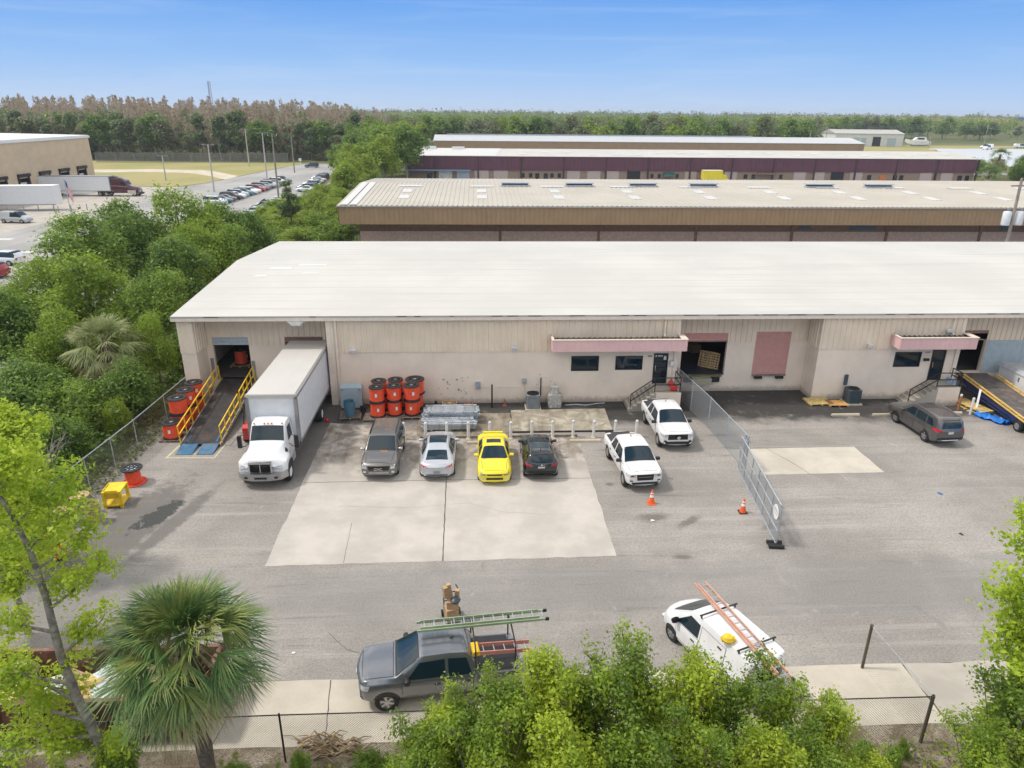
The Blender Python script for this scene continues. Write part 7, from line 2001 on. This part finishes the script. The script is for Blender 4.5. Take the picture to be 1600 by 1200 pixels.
def tree_proto(name, h, R0, n, leaf, clump, per, mat, bark, seed, kind='round', r0=None, bare=0.0, shell=.45):
    rs = np.random.RandomState(seed); lobes = []
    if kind == 'round':
        for k in range(14):
            a = rs.uniform(0, 2 * PI); q = R0 * .62 * math.sqrt(rs.random()); z = h * rs.uniform(.38, .80) * (1 - .25 * (q / R0) ** 2)
            lobes.append((q * math.cos(a), q * math.sin(a), z, R0 * rs.uniform(.20, .40), .8))
        lobes.append((0, 0, h * .8, R0 * .4, .8)); hb = h * .3
    elif kind == 'shrub':
        for k in range(12):
            a = rs.uniform(0, 2 * PI); q = R0 * .6 * math.sqrt(rs.random()); z = h * rs.uniform(.18, .82)
            lobes.append((q * math.cos(a), q * math.sin(a), z, R0 * rs.uniform(.28, .48), 1.0))
        hb = h * .12
    elif kind == 'upright':
        for k in range(16):
            t = rs.random(); a = rs.uniform(0, 2 * PI); q = R0 * (1 - .65 * t) * rs.uniform(.2, .75)
            lobes.append((q * math.cos(a), q * math.sin(a), h * (.22 + .68 * t), R0 * (.42 - .22 * t) * rs.uniform(.8, 1.2), 1.25))
        for k in range(5): lobes.append((rs.normal() * R0 * .3, rs.normal() * R0 * .3, h * rs.uniform(.86, .95), R0 * .16, 1.6))
        hb = h * .2
    elif kind == 'pine':
        for k in range(14):
            t = rs.uniform(.34, 1); a = rs.uniform(0, 2 * PI); q = R0 * (1.05 - .8 * (t - .3)) * rs.uniform(.25, .75)
            lobes.append((q * math.cos(a), q * math.sin(a), h * t * .94, R0 * rs.uniform(.22, .4), .55))
        hb = h * .7
    elif kind == 'spire':
        for k in range(12):
            t = rs.uniform(.25, 1); a = rs.uniform(0, 2 * PI); q = R0 * (1.1 - t) * rs.uniform(.2, .8)
            lobes.append((q * math.cos(a), q * math.sin(a), h * t * .94, R0 * (1.15 - t) * .5 + .2, 1.6))
        hb = h * .8
    root = bpy.data.objects.new(name, None); link(root)
    mb = MB(); limbs(mb, (0, 0, -.1), lobes if kind not in ('pine', 'spire') else lobes[:8], r0 or h * .022, hb, rs, 5)
    if kind in ('upright', 'shrub', 'round'):
        for x, y, z, q, *_ in lobes:
            for k in range(7):
                d = Vector(rs.normal(size=3)) + Vector((0, 0, .6)); d.normalize(); c = Vector((x, y, z)) - Vector((0, 0, q * .3)); mb.tube([c, c + d * q * .6 + Vector((0, 0, .05 * q)), c + d * q * 1.15], [h * .0028, h * .002, h * .0008], 3, False)
    mb.build('trunk', bark, root, smooth=60, recalc=False)
    np_mesh('crown', cloud(lobes, n, leaf, clump, per, rs, shell), 4, mat, root)
    return root


class Stand:
    """prototypes planted again and again: first use is the prototype itself"""
    def __init__(self, protos, hs): self.p = protos; self.h = hs; self.used = [False] * len(protos)

    def plant(self, i, x, y, h, wide=1.0, rz=0, label='', cat='tree', group=None, z=0):
        i %= len(self.p)
        o = self.p[i] if not self.used[i] else copy_tree(self.p[i]); self.used[i] = True
        s = h / self.h[i]
        o.location = (x, y, z); o.rotation_euler = (0, 0, rz); o.scale = (s * wide, s * wide, s)
        return tag(o, label, cat, group)


L_mid = leaf_mat('leaves_mid', (.14, .235, .03), (.27, .385, .05), (.11, .185, .032))
L_dark = leaf_mat('leaves_dark', (.09, .175, .03), (.215, .325, .05), (.07, .13, .03))
L_yel = leaf_mat('leaves_yellow_green', (.20, .29, .025), (.34, .42, .04), (.16, .26, .03))
L_brt = leaf_mat('leaves_bright', (.34, .46, .03), (.52, .62, .06), (.27, .40, .03), .45)
L_bush = leaf_mat('leaves_bush', (.15, .25, .02), (.36, .46, .045), (.10, .18, .025), .4)
L_pine = leaf_mat('needles', (.10, .16, .06), (.19, .26, .09), (.14, .17, .075), .25)
L_pale = leaf_mat('leaves_grey_green', (.13, .165, .065), (.22, .25, .10), (.13, .135, .07), .3)
L_cyp = leaf_mat('cypress_twigs', (.34, .255, .195), (.52, .41, .31), (.33, .33, .17), .35)
L_ylw_far = leaf_mat('leaves_far_pale', (.30, .33, .09), (.46, .44, .15), (.38, .30, .15), .35)

L_lush = leaf_mat('leaves_lush', (.17, .27, .028), (.34, .45, .05), (.13, .215, .03), .4)
mid = Stand([tree_proto('broadleaf_tree', 8, 4.3, 15000, .22, .26, 14, m, m_bark, sd, 'round') for m, sd in ((L_lush, 1), (L_dark, 2), (L_mid, 3))], [8] * 3)
r = random.Random(31)
GL_ = 'trees between the far road and the warehouse'
for i, (x, y, h, w, lb) in enumerate((
        (-29.5, 73, 10.6, 1.06, 'tall green tree beside the roof edge, highest of the left trees'), (-34.0, 71, 9.6, 0.95, 'green tree left of the tallest tree, under the flag'), (-33.0, 61, 9.6, 1.06, 'broad green tree in the middle of the left grove'),
        (-33.6, 55.0, 7.0, .95, 'green tree at the left picture edge above the parked black car'), (-25.0, 60, 7.9, 1.01, 'green tree close to the left roof edge'), (-22.6, 68, 7.7, 0.90, 'dark tree against the far part of the left roof edge'),
        (-28.4, 52, 8.1, 1.12, 'dark green tree in the heart of the left grove'), (-31.3, 46.5, 6.7, 1.06, 'dark spreading tree left of the fan palm'), (-22.2, 51.5, 6.8, 0.90, 'dark tree touching the left corner of the warehouse'),
        (-27.0, 45.5, 5.7, 0.90, 'bushy dark tree behind the fan palm'), (-24.5, 79, 7.5, 1.01, 'green tree beyond the tallest left tree by the roof'), (-29.5, 84, 7.1, 1.01, 'green tree at the far end of the left grove'), (-21.3, 45.8, 5.2, 0.69, 'dark bush tree at the front left corner of the warehouse'),
        (-31.5, 66.5, 9.0, 1.0, 'full green tree between the tallest left tree and the far road'), (-32.0, 50.0, 5.4, 1.0, 'low broad tree near the left picture edge above the thicket'), (-25.5, 66.0, 8.2, .95, 'bright tree filling the gap beside the left roof edge'), (-27.0, 77.5, 8.6, .95, 'bright green tree just beyond the tallest left tree'))):
    mid.plant(i, x, y, h, w, r.uniform(0, 6), lb)
shr = Stand([tree_proto('shrub', 4, 2.4, 9000, .17, .18, 14, m, m_bark, sd, 'shrub') for m, sd in ((L_dark, 11), (L_mid, 12), (L_yel, 13))], [4] * 3)
for i, (x, y, h, k, w) in enumerate(((-21.2, 40.5, 3.8, 0, .9), (-22.8, 37.3, 3.8, 1, 1), (-21.4, 34.3, 2.9, 0, .9), (-25.8, 38.5, 4.2, 0, 1.1), (-27.5, 34.5, 3.9, 1, 1.1), (-24.0, 33.0, 3.0, 0, 1), (-22.4, 30.0, 2.8, 1, 1), (-30.5, 39.5, 3.4, 1, 1.2), (-25.8, 28.8, 3.2, 0, 1.1), (-22.0, 26.0, 2.6, 0, 1), (-29, 30.5, 3.6, 0, 1.2), (-24.2, 23.0, 2.5, 0, 1.1), (-20.8, 21.0, 1.9, 1, .9), (-27.5, 42.0, 3.8, 1, 1.1), (-20.4, 47.5, 3.5, 0, .7), (-33.2, 43.2, 2.8, 1, 1), (-20.3, 37.8, 2.4, 2, .6))):
    shr.plant(k, x, y, h, w, r.uniform(0, 6), 'leafy shrub in the thicket outside the left chain-link fence', 'shrub', 'shrubs outside the left fence')
ystand = [(-28.5, 96), (-25, 91), (-31.5, 101), (-22.5, 88.5), (-27, 104), (-24.2, 99), (-30.5, 111), (-26, 113), (-21.8, 106), (-31.8, 120), (-27.8, 122), (-23.5, 117), (-33, 130), (-29, 132), (-24.8, 128), (-21.5, 137), (-34, 141), (-29.5, 143), (-26, 139), (-33.2, 92), (-19.6, 97), (-19.5, 112), (-29.0, 89), (-31.0, 94.5), (-28.8, 101), (-33.5, 107), (-30.0, 106), (-28.5, 116), (-33, 115), (-35, 124), (-31.5, 126), (-36, 135)]
for i, (x, y) in enumerate(ystand):
    lowb = x < -.225 * y
    shr.plant(2 if i % 4 else 1, x, y, r.uniform(3.4, 4.6) * (.6 if lowb else 1), r.uniform(1.1, 1.4) * (1.5 if lowb else 1), r.uniform(0, 6), 'yellow green shrub in the strip between the far lot and the tan building', 'shrub', 'shrubs beside the far lot')
pine_near = tree_proto('pine_tree', 8.6, 2.2, 7000, .26, .16, 16, L_pine, m_bark, 41, 'pine', .14)
Stand([pine_near], [8.6]).plant(0, -27.2, 108, 8.4, 1, 0, 'young dark pine rising from the yellow green shrubs by the far lot', 'tree')
far_b = Stand([tree_proto('broadleaf_tree', 14, 6.5, 5200, .62, .55, 12, m, m_palebark, sd, 'round') for m, sd in ((L_mid, 51), (L_yel, 52), (L_dark, 53))], [14] * 3)
for i, (x, y, h) in enumerate(((-31, 152, 8), (-27, 160, 8.4), (-35, 163, 7), (-30, 172, 9), (-24.5, 170, 8.8), (-34.5, 180, 8.5), (-28.5, 184, 10), (-22.5, 186, 12.5), (-17.8, 193, 15.2), (-24.5, 197, 14), (-33, 197, 10), (-30, 210, 12), (-37.5, 208, 9), (-24, 214, 14.5), (-36, 224, 12), (-29, 229, 14), (-21.5, 232, 14.5), (-38, 240, 12.5), (-32, 247, 15), (-24, 250, 15), (-43.5, 268, 14), (-37, 262, 14.5))):
    x = max(x, -.172 * y + (0 if y < 200 else -2)); far_b.plant((1, 1, 0)[i % 3] if y < 190 else i, x, y, h, r.uniform(.85, 1.15), r.uniform(0, 6), 'rounded green tree in the belt right of the far parking lot', 'tree', 'trees right of the far lot')
pines = Stand([tree_proto('pine_tree', 16, 4.2, 2600, .75, .42, 14, L_pine, m_bark, 61, 'pine', .2), tree_proto('pine_tree', 16, 3.4, 2200, .7, .4, 14, L_pine, m_palebark, 62, 'pine', .2), tree_proto('broadleaf_tree', 15, 5.4, 3200, .75, .55, 14, L_dark, m_bark, 63, 'round', .22), tree_proto('broadleaf_tree', 14, 4.8, 2800, .7, .5, 14, L_pale, m_palebark, 64, 'round', .2)], [16, 16, 15, 14])
for i in range(58):
    x = -205 + i * 2.85 + r.uniform(-1.2, 1.2); y = 276 + (i % 3) * 6 + r.uniform(-2, 2) + (4 if x < -130 else 0)
    pines.plant((0, 3, 1, 2, 0, 3)[(i * 5 + i // 7) % 6], x, y, r.uniform(9, 18.0), r.uniform(.85, 1.25), r.uniform(0, 6), 'pine or scrub oak at the front edge of the far wood', 'tree', 'trees at the front edge of the far wood')
line = Stand([tree_proto('broadleaf_tree', 16, 6.2, 2600, .95, .7, 12, m, m_palebark, sd, 'round', .25) for m, sd in ((L_dark, 71), (L_mid, 72), (L_pale, 73), (L_yel, 75))] + [tree_proto('pine_tree', 17, 4.2, 2000, .85, .5, 12, L_pine, m_bark, 74, 'pine', .22)], [16] * 4 + [17])
for i in range(84):
    x = -46 + i * 3.5 + r.uniform(-1.5, 1.5); y = 341 + (i % 3) * 9 + r.uniform(-3, 3) + max(0, x - 190) * .35
    if x > .455 * y: y += 220; x += 95
    line.plant((0, 1, 2, 4, 0, 3, 2)[(i * 3 + i // 5) % 7], x, y, r.uniform(12.5, 17.8), r.uniform(.8, 1.25), r.uniform(0, 6), 'tree in the long belt behind the farthest tan building', 'tree', 'trees behind the farthest building')
for i in range(60):
    x = 300 + (i % 30) * 8.4 + r.uniform(-3, 3); y = 575 + r.uniform(-15, 30) + (i // 30) * 30 - ((i % 30) > 14) * 60
    line.plant((4, 0, 4, 1, 0)[i % 5], x, y, r.uniform(12, 17) * (1.05 if i % 30 < 16 else .85), r.uniform(1.1, 1.6), r.uniform(0, 6), 'dark tree beyond the far shed and pond at the upper right', 'tree', 'dark trees beyond the pond')


def wood(name, n, xr, yr, hr, R0, per, leaf, mat, seed, spire=False, hfun=None):
    rs = np.random.RandomState(seed); V = []
    for k in range(n):
        y = rs.uniform(*yr); x = rs.uniform(*xr) * (y / yr[0] if spire is None else 1)
        h = rs.uniform(*hr) * (hfun(x, y) if hfun else 1); s = rs.uniform(.8, 1.3)
        if spire:
            m = per; t = rs.random(m) ** .8; q = R0 * s * (1.05 - t) ** .6 * np.sqrt(rs.random(m)); a = rs.uniform(0, 2 * PI, m)
            P = np.stack([x + q * np.cos(a), y + q * np.sin(a), h * (.28 + .74 * t)], 1)
            N = rs.normal(size=(m, 3)); N[:, 2] *= .25
            V.append(quads(P, N, leaf * rs.uniform(.5, 1.5, m), rs, .42, .35))
            P = np.array([[x, y, h * .25], [x, y, h * .5], [x, y, h * .75]]); V.append(quads(P, np.array([[0, -1., 0]] * 3) + rs.normal(size=(3, 3)) * .2, np.full(3, h * .3), rs, .04, .98))
        else:
            lb = [(x + rs.normal() * R0 * .4, y + rs.normal() * R0 * .4, h * rs.uniform(.45, .86), R0 * rs.uniform(.4, .62), .8) for _ in range(6)]
            V.append(cloud(lb, per, leaf, leaf * .7, 8, rs))
    return tag(np_mesh(name, np.concatenate(V), 4, mat), kind='stuff')


wood('cypress_wood', 950, (-300, -44), (296, 400), (13.5, 22.2), 2.9, 170, 1.0, L_cyp, 5, True, lambda x, y: .86 + .14 * min(1, max(0, (-48 - x) / 40)) * min(1, (330 + x) / 110 + .3))
wood('pine_wood', 140, (-260, -50), (288, 330), (14, 19.5), 3.2, 170, 1.0, L_pine, 26)
wood('wood_understorey', 260, (-260, -40), (284, 330), (4, 9), 4.5, 170, .9, L_pale, 6)
wood('cypress_fringe', 150, (-215, -50), (282, 300), (9, 17), 2.2, 90, 1.1, L_cyp, 15, True)
wood('wood_behind_buildings', 380, (-70, 178), (372, 460), (13, 15.8), 5.6, 200, 1.1, L_pale, 7)
wood('far_wood', 700, (-300, 560), (600, 1000), (12, 15.5), 8.0, 200, 1.5, L_mid, 8)
wood('far_pale_wood', 620, (380, 1250), (700, 1100), (13, 16.5), 8.5, 190, 1.5, L_ylw_far, 9)
wood('horizon_wood', 900, (-1100, 2300), (1000, 1900), (13, 16.5), 15, 190, 3.2, L_pale, 10)
wood('left_wood', 300, (-520, -200), (262, 420), (14, 19), 5, 150, 1.3, L_pine, 16)

# thicket floor on the left
rs = np.random.RandomState(77)
n = 26000; P = np.stack([rs.uniform(-33, -19.3, n), rs.uniform(15.5, 92, n), np.abs(rs.normal(0, .55, n))], 1)
P[:, 2] *= .4 + 1.2 * (np.sin(P[:, 0] * 1.3 + np.cos(P[:, 1] * .7) * 2) * .5 + .5); P = P[(P[:, 0] > -31.5 - (P[:, 1] - 40) * .03) | (P[:, 1] < 38)]
tag(np_mesh('undergrowth', quads(P, rs.normal(size=P.shape) * .5 + [0, 0, .8], rs.uniform(.18, .42, len(P)), rs), 4, L_dark), kind='stuff')
n = 15000; P = np.stack([rs.uniform(-15, 20, n), rs.uniform(9, 15.3, n), np.abs(rs.normal(0, .25, n))], 1)
P = P[(np.sin(P[:, 0] * 1.1) + np.cos(P[:, 1] * 1.7 + P[:, 0] * .4) + rs.normal(0, .5, len(P))) > .1]
tag(np_mesh('weeds', quads(P, rs.normal(size=P.shape) * .5 + [0, 0, .8], rs.uniform(.07, .2, len(P)), rs), 4, L_bush), kind='stuff')
n = 2500; P = np.stack([rs.uniform(-19.6, -18.3, n), rs.uniform(19, 43, n), np.abs(rs.normal(0, .18, n))], 1)
P[:, 0] += (P[:, 1] - 31) * .035
tag(np_mesh('fence_weeds', quads(P, rs.normal(size=P.shape) * .5 + [0, 0, .6], rs.uniform(.1, .25, len(P)), rs), 4, L_pale), kind='stuff')

# foreground shrubs with glossy young leaves
fg = Stand([tree_proto('wax_myrtle', 5.5, 1.9, 22000, .085, .10, 16, m, m_bark, sd, 'upright', .05, shell=.3) for m, sd in ((L_bush, 81), (leaf_mat('leaves_bush_deep', (.11, .195, .02), (.27, .37, .035), (.075, .14, .02), .38), 82), (leaf_mat('leaves_bush_bright', (.26, .36, .025), (.48, .56, .05), (.18, .28, .025), .4), 83))], [5.5] * 3)
FGG = 'tall shrubs in front of the foreground fence'
for i, (x, y, h, w) in enumerate(((-1.55, 13.2, 3.7, .95), (-.9, 13.3, 4.2, .9), (-.35, 13.1, 4.6, .95), (.6, 13.3, 5.2, .95), (1.7, 13.2, 5.75, .95), (2.8, 13.0, 5.75, .9), (3.9, 13.1, 5.75, .95), (5.0, 13.0, 5.5, .9), (6.1, 13.1, 5.15, .95), (7.3, 13.0, 4.75, 1.0), (8.5, 12.9, 4.2, 1.0),
                                  (-1.3, 11.8, 4.6, 1.0), (.3, 11.6, 5.2, .95), (1.8, 11.5, 5.4, .95), (3.4, 11.5, 5.4, .95), (4.9, 11.5, 5.2, .95), (6.4, 11.5, 4.9, 1), (7.7, 11.5, 4.5, 1), (-1.9, 12.2, 3.4, .9), (9.5, 12.0, 3.2, 1.0))):
    fg.plant((0, 2, 1)[i % 3], x, y, h, w, r.uniform(0, 6), 'tall yellow green shrub in the foreground mass hiding the pickup bed and van', 'shrub', FGG)
for i, (x, y, h, lb) in enumerate(((13.6, 13.2, 4.3, 'green bush at the lower right corner behind the leaning post'), (14.8, 13.6, 4.4, 'green bush at the right edge of the picture bottom'), (12.4, 12.2, 3.4, 'low green bush in the lower right corner'))):
    fg.plant(i + 1, x, y, h * 1.08, 1.35, i * 2, lb, 'shrub')
for i, (x, y, h, w) in enumerate(((-4.9, 14.6, 1.3, .5), (-5.6, 14.5, 1.0, .5), (-6.6, 14.7, 1.2, .5), (-9.7, 14.6, 2.4, .6), (-11.2, 14.2, 1.6, .6), (-3.2, 14.4, 1.5, .6), (10.7, 13.9, 1.6, .7), (-12.6, 14.3, 2.2, .6), (-4.0, 14.0, .9, .5), (-7.0, 14.9, .8, .6), (-2.7, 14.9, .9, .5), (11.6, 14.4, 1.0, .6), (12.3, 14.9, .7, .5))):
    shr.plant(1, x, y, h, w, i, 'low weedy bush at the foot of the foreground fence', 'shrub', 'low bushes along the foreground fence')


m_bark2 = M('grey_bark', (.24, .215, .18), .95, var=.4, scale=6, bump=.5)
# pale spring trees with open crowns
def open_tree(name, label, loc, trunk, branches, n, leaf, mat, bark, seed, r0):
    rs = np.random.RandomState(seed); root = thing(name, label, 'tree', loc)
    mb = MB(); k = len(trunk); mb.tube(trunk, [r0 * (1 - .75 * i / (k - 1)) for i in range(k)], 9)
    ends = []
    for t, dr, L in branches:
        i = min(int(t * (k - 1)), k - 2); p = Vector(trunk[i]).lerp(Vector(trunk[i + 1]), t * (k - 1) - i); d = Vector(dr).normalized(); rr = r0 * (1 - .75 * t) * .55
        q = p + d * L * .5 + Vector((0, 0, .1 * L)); e = p + d * L + Vector((0, 0, .3 * L))
        mb.tube([p, q, e], [rr, rr * .6, rr * .2], 6); ends += [(q, .5), (e, .62)]
        for m in range(6):
            s = p.lerp(q, rs.uniform(.3, 1)) if m < 3 else q.lerp(e, rs.uniform(.1, 1)); d2 = (d * .6 + Vector(rs.normal(size=3)) * .8 + Vector((0, 0, .35))).normalized(); L2 = L * rs.uniform(.25, .5)
            mb.tube([s, s + d2 * L2 * .5, s + d2 * L2 + Vector((0, 0, .1))], [rr * .35, rr * .22, rr * .08], 5); ends += [(s + d2 * L2 * .6, .3), (s + d2 * L2, .36)]
    mb.build('trunk', bark, root, smooth=60, recalc=False)
    lob = [(e.x, e.y, e.z, q * 1.05, .9) for e, q in ends]
    np_mesh('crown', cloud(lob, n, leaf, .085, 10, rs, .15), 4, mat, root)
    return root


open_tree('maple_tree', 'leaning pale-barked tree with bright yellow green leaves at the lower left, before the skip', (-9.75, 14.4, 0), [(0, 0, -.1), (-.08, 0, 1.3), (-.2, .05, 2.3), (-.45, .1, 3.5), (-.58, .1, 4.9), (-.55, .1, 6.6), (-.62, .1, 7.9), (-.72, 0, 8.9), (-1.0, 0, 9.8)],
          [(.42, (-1, -.3, .3), 1.5), (.36, (-1, .3, .2), 1.8), (.5, (1, .4, .4), 1.1), (.55, (-1, -.2, .3), 1.5), (.6, (1, .2, .5), 1.3), (.66, (-1, .5, .3), 1.4), (.7, (1, .2, .5), 1.4), (.76, (.9, -.3, .6), 1.4), (.8, (-1, .2, .6), 1.3), (.85, (.9, .4, .6), 1.2), (.9, (-.6, .2, .9), 1.1), (.95, (.8, .2, .9), 1.0), (1.0, (.1, .2, 1), .7), (.3, (-1, .1, .1), 1.9), (.25, (-1, -.4, .1), 1.6), (.2, (1, -.3, .25), .8), (.16, (-1, .2, .2), 1.7)], 17500, .105, L_brt, m_bark2, 91, .155)
open_tree('maple_tree', 'bright yellow green young tree behind the left fence, above the yellow crate', (-17.9, 25.4, 0), [(0, 0, -.1), (.05, 0, 1.5), (-.1, 0, 3.0), (0, .1, 4.3), (.05, .1, 5.6)],
          [(.4, (-1, -.3, .4), 1.7), (.5, (1, -.4, .5), 1.6), (.58, (-1, .3, .5), 1.8), (.66, (.7, -.6, .5), 1.6), (.75, (-.8, -.4, .7), 1.5), (.82, (.8, .3, .8), 1.4), (.9, (-.5, .4, 1), 1.2), (1, (.2, 0, 1), .8), (.3, (.8, -.8, .3), 1.6), (.35, (-1, -.8, .2), 1.8)], 15000, .13, L_brt, m_palebark, 92, .12)
open_tree('maple_tree', 'bright yellow green tree at the left edge below the dark thicket', (-16.0, 21.2, 0), [(0, 0, -.1), (.0, 0, 1.5), (-.15, 0, 3.0), (-.2, .1, 4.2), (-.1, .1, 5.3)],
          [(.35, (-1, -.3, .4), 1.6), (.42, (1, -.4, .4), 1.8), (.55, (-1, .3, .5), 1.6), (.62, (.9, -.4, .5), 1.7), (.72, (-.8, -.4, .7), 1.4), (.8, (.9, .3, .7), 1.4), (.9, (-.5, .4, 1), 1.1), (1, (.2, 0, 1), .8), (.5, (.9, .3, .3), 1.7)], 14000, .125, L_brt, m_palebark, 93, .12)
open_tree('maple_tree', 'sparse bright green branches of a tree reaching in at the right edge', (14.3, 13.4, 0), [(0, 0, -.1), (.0, 0, 3), (-.15, 0, 5.0), (-.25, .1, 6.8), (-.1, .1, 8.6)],
          [(.45, (-1, .1, .5), 1.4), (.55, (-1, .3, .5), 1.5), (.62, (.9, -.4, .5), 1.7), (.68, (-1, -.2, .4), 1.6), (.78, (-.9, .3, .7), 1.4), (.86, (-.9, .3, .7), 1.3), (.93, (.5, .4, 1), 1.1), (1, (-.6, 0, 1), .9)], 9500, .12, L_brt, m_bark, 94, .09)


def bare_tree(label, loc, h, seed, mat):
    rs = np.random.RandomState(seed); root = thing('bare_tree', label, 'tree', loc); mb = MB()

    def grow(p, d, L, rr, lev):
        e = p + d * L; mb.tube([p, p.lerp(e, .5) + Vector(rs.normal(size=3)) * L * .05, e], [rr, rr * .8, rr * .6], 5)
        if lev == 0: return
        for k in range(3):
            grow(p.lerp(e, rs.uniform(.5, 1)), (d + Vector(rs.normal(size=3)) * .55 + Vector((0, 0, .15))).normalized(), L * rs.uniform(.55, .8), rr * .55, lev - 1)
    grow(Vector((0, 0, 0)), Vector((.25, -.1, 1)).normalized(), h * .36, .06, 4)
    mb.build('branches', mat, root, recalc=False)


bare_tree('leafless pale shrub poking up behind the left fence by the empty reel', (-20.6, 30.2, 0), 4.6, 3, m_palebark)
bare_tree('leafless grey shrub in the thicket at the left edge', (-23.0, 25.5, 0), 4.2, 5, m_palebark)


# fan palms
def fan_palm(label, loc, zc, n, R0, cols, seed, dead=14, rt=.17, name='fan_palm', fine=1.0):
    rs = np.random.RandomState(seed); root = thing(name, label, 'palm', loc)
    mb = MB(); k = 9; rr = [rt * (1.25 if i == 0 else 1) * (1 + .12 * (i % 2)) for i in range(k)]
    mb.tube([(.03 * math.sin(i), .03 * math.cos(i * 2), -.1 + zc * i / (k - 1)) for i in range(k)], rr, 10)
    r_ = random.Random(seed)
    for i in range(40):                                   # old leaf bases
        a = r_.uniform(0, 2 * PI); z = r_.uniform(zc * .45, zc * .98); p = Vector((math.cos(a) * rt * .9, math.sin(a) * rt * .9, z))
        mb.bar(p, p + Vector((math.cos(a) * .2, math.sin(a) * .2, .25)), .07, .03)
    mb.build('trunk', M('palm_trunk', (.10, .08, .06), .95, var=.35, scale=8, bump=.5), root, recalc=False)
    for part, cnt, lo, hi, mats in (('fronds', n, -.75, 1.42, cols[0]), ('dead_fronds', dead, -1.25, -.75, cols[1])):
        Q = []
        for i in range(cnt):
            az = i * 2.39996 + rs.uniform(-.25, .25); el = lo + (hi - lo) * ((i + .5) / cnt) ** .85 + rs.uniform(-.12, .12)
            d = np.array([math.cos(az) * math.cos(el), math.sin(az) * math.cos(el), math.sin(el)]); side = np.array([-math.sin(az), math.cos(az), 0]); nu = np.cross(d, side)
            if nu[2] < 0: nu = -nu
            pl = R0 * rs.uniform(.85, 1.1) * (.60 - .34 * max(0, el) / 1.42); c0 = np.array([0, 0, zc]) + d * .1; hub = np.array([0, 0, zc]) + d * pl - np.array([0, 0, .08 * R0])
            w = .02; Q.append(np.array([c0 - side * w, c0 + side * w, hub + side * w * .6, hub - side * w * .6]))
            m = int(40 * fine); bl = R0 * rs.uniform(.44, .54)
            fold = rs.uniform(.35, .8); rl = rs.uniform(-.5, .5); s2 = side * math.cos(rl) + nu * math.sin(rl); nu = nu * math.cos(rl) - side * math.sin(rl); side = s2
            for j in range(m):
                t = (j / (m - 1) - .5) * 2; an = t * 1.6
                ld = d * math.cos(an) + side * math.sin(an); ld = ld + nu * (-fold * abs(t)) + rs.normal(size=3) * .035; ld /= np.linalg.norm(ld)
                L = bl * (1.0 - .28 * t * t) * rs.uniform(.92, 1.06)
                w1 = .0155 * R0 / 2.2 / fine ** .7; sd = np.cross(ld, nu); sd /= np.linalg.norm(sd) + 1e-9
                s0 = hub + d * .0; mid_ = hub + ld * L * .55 - np.array([0, 0, .03 * L]); tip = hub + ld * L * .92 - np.array([0, 0, .16 * L * (1 if part == 'fronds' else 1.4)]) + rs.normal(size=3) * .03
                Q.append(np.array([s0 - sd * w1 * .4, s0 + sd * w1 * .4, mid_ + sd * w1, mid_ - sd * w1])); Q.append(np.array([mid_ - sd * w1, mid_ + sd * w1, tip + sd * w1 * .12, tip - sd * w1 * .12]))
        np_mesh(part, np.concatenate(Q), 4, mats, root)
    return root


L_palm = leaf_mat('palm_leaf', (.05, .115, .035), (.15, .25, .07), (.27, .30, .07), .2); L_dead = leaf_mat('palm_dead', (.30, .25, .15), (.45, .38, .23), (.34, .33, .15), .15)
L_palm2 = leaf_mat('palm_leaf_pale', (.20, .25, .09), (.34, .38, .16), (.36, .34, .16), .2)
fan_palm('large dark green fan palm in the lower left foreground', (-7.2, 14.25, 0), 5.6, 74, 2.25, (L_palm, L_dead), 4, 26, .19)
fan_palm('pale olive fan palm with drooping dead fronds in the left thicket', (-23.4, 43.8, 0), 4.0, 44, 2.6, (L_palm2, L_dead), 6, 22)
for i, (x, y, z, lb) in enumerate(((158, 217, 7.0, 'fan palm right of the plum building, tallest of its clump'), (163, 213, 5.0, 'bushy fan palm right of the plum building in front of the tall one'), (168, 219, 5.2, 'fan palm at the right edge beyond the grey roof'), (141, 196, 3.4, 'low fan palm at the right end of the plum building'), (153, 212, 2.6, 'small fan palm left of the tall palm by the pond'))):
    fan_palm(lb, (x, y, 0), z, 26, 3.6, (L_palm, L_dead), 20 + i, 8, .3, fine=.5)
for i, (x, y) in enumerate(((161, 210), (172, 222), (177, 230), (150, 224), (156, 226), (166, 229), (190, 240), (164, 208), (168, 212), (159, 208), (172, 214), (176, 220))):
    shr.plant(i, x, y, r.uniform(4, 6), 1.2, i, 'dark bush among the palms beside the pond', 'shrub', 'bushes beside the pond')

# ------------------------------------------------------------------ air
def air(density):
    t = NT('haze_air'); v = t.n('ShaderNodeVolumePrincipled'); v.inputs['Density'].default_value = density; v.inputs['Color'].default_value = (.86, .92, 1, 1); v.inputs['Anisotropy'].default_value = .3
    t.t.links.new(v.outputs[0], t.out.inputs['Volume'])
    mb = MB(); mb.box(-2600, 3000, -150, 2900, -1.2, 32); tag(mb.build('haze', t.m), kind='stuff')


air(.0002)
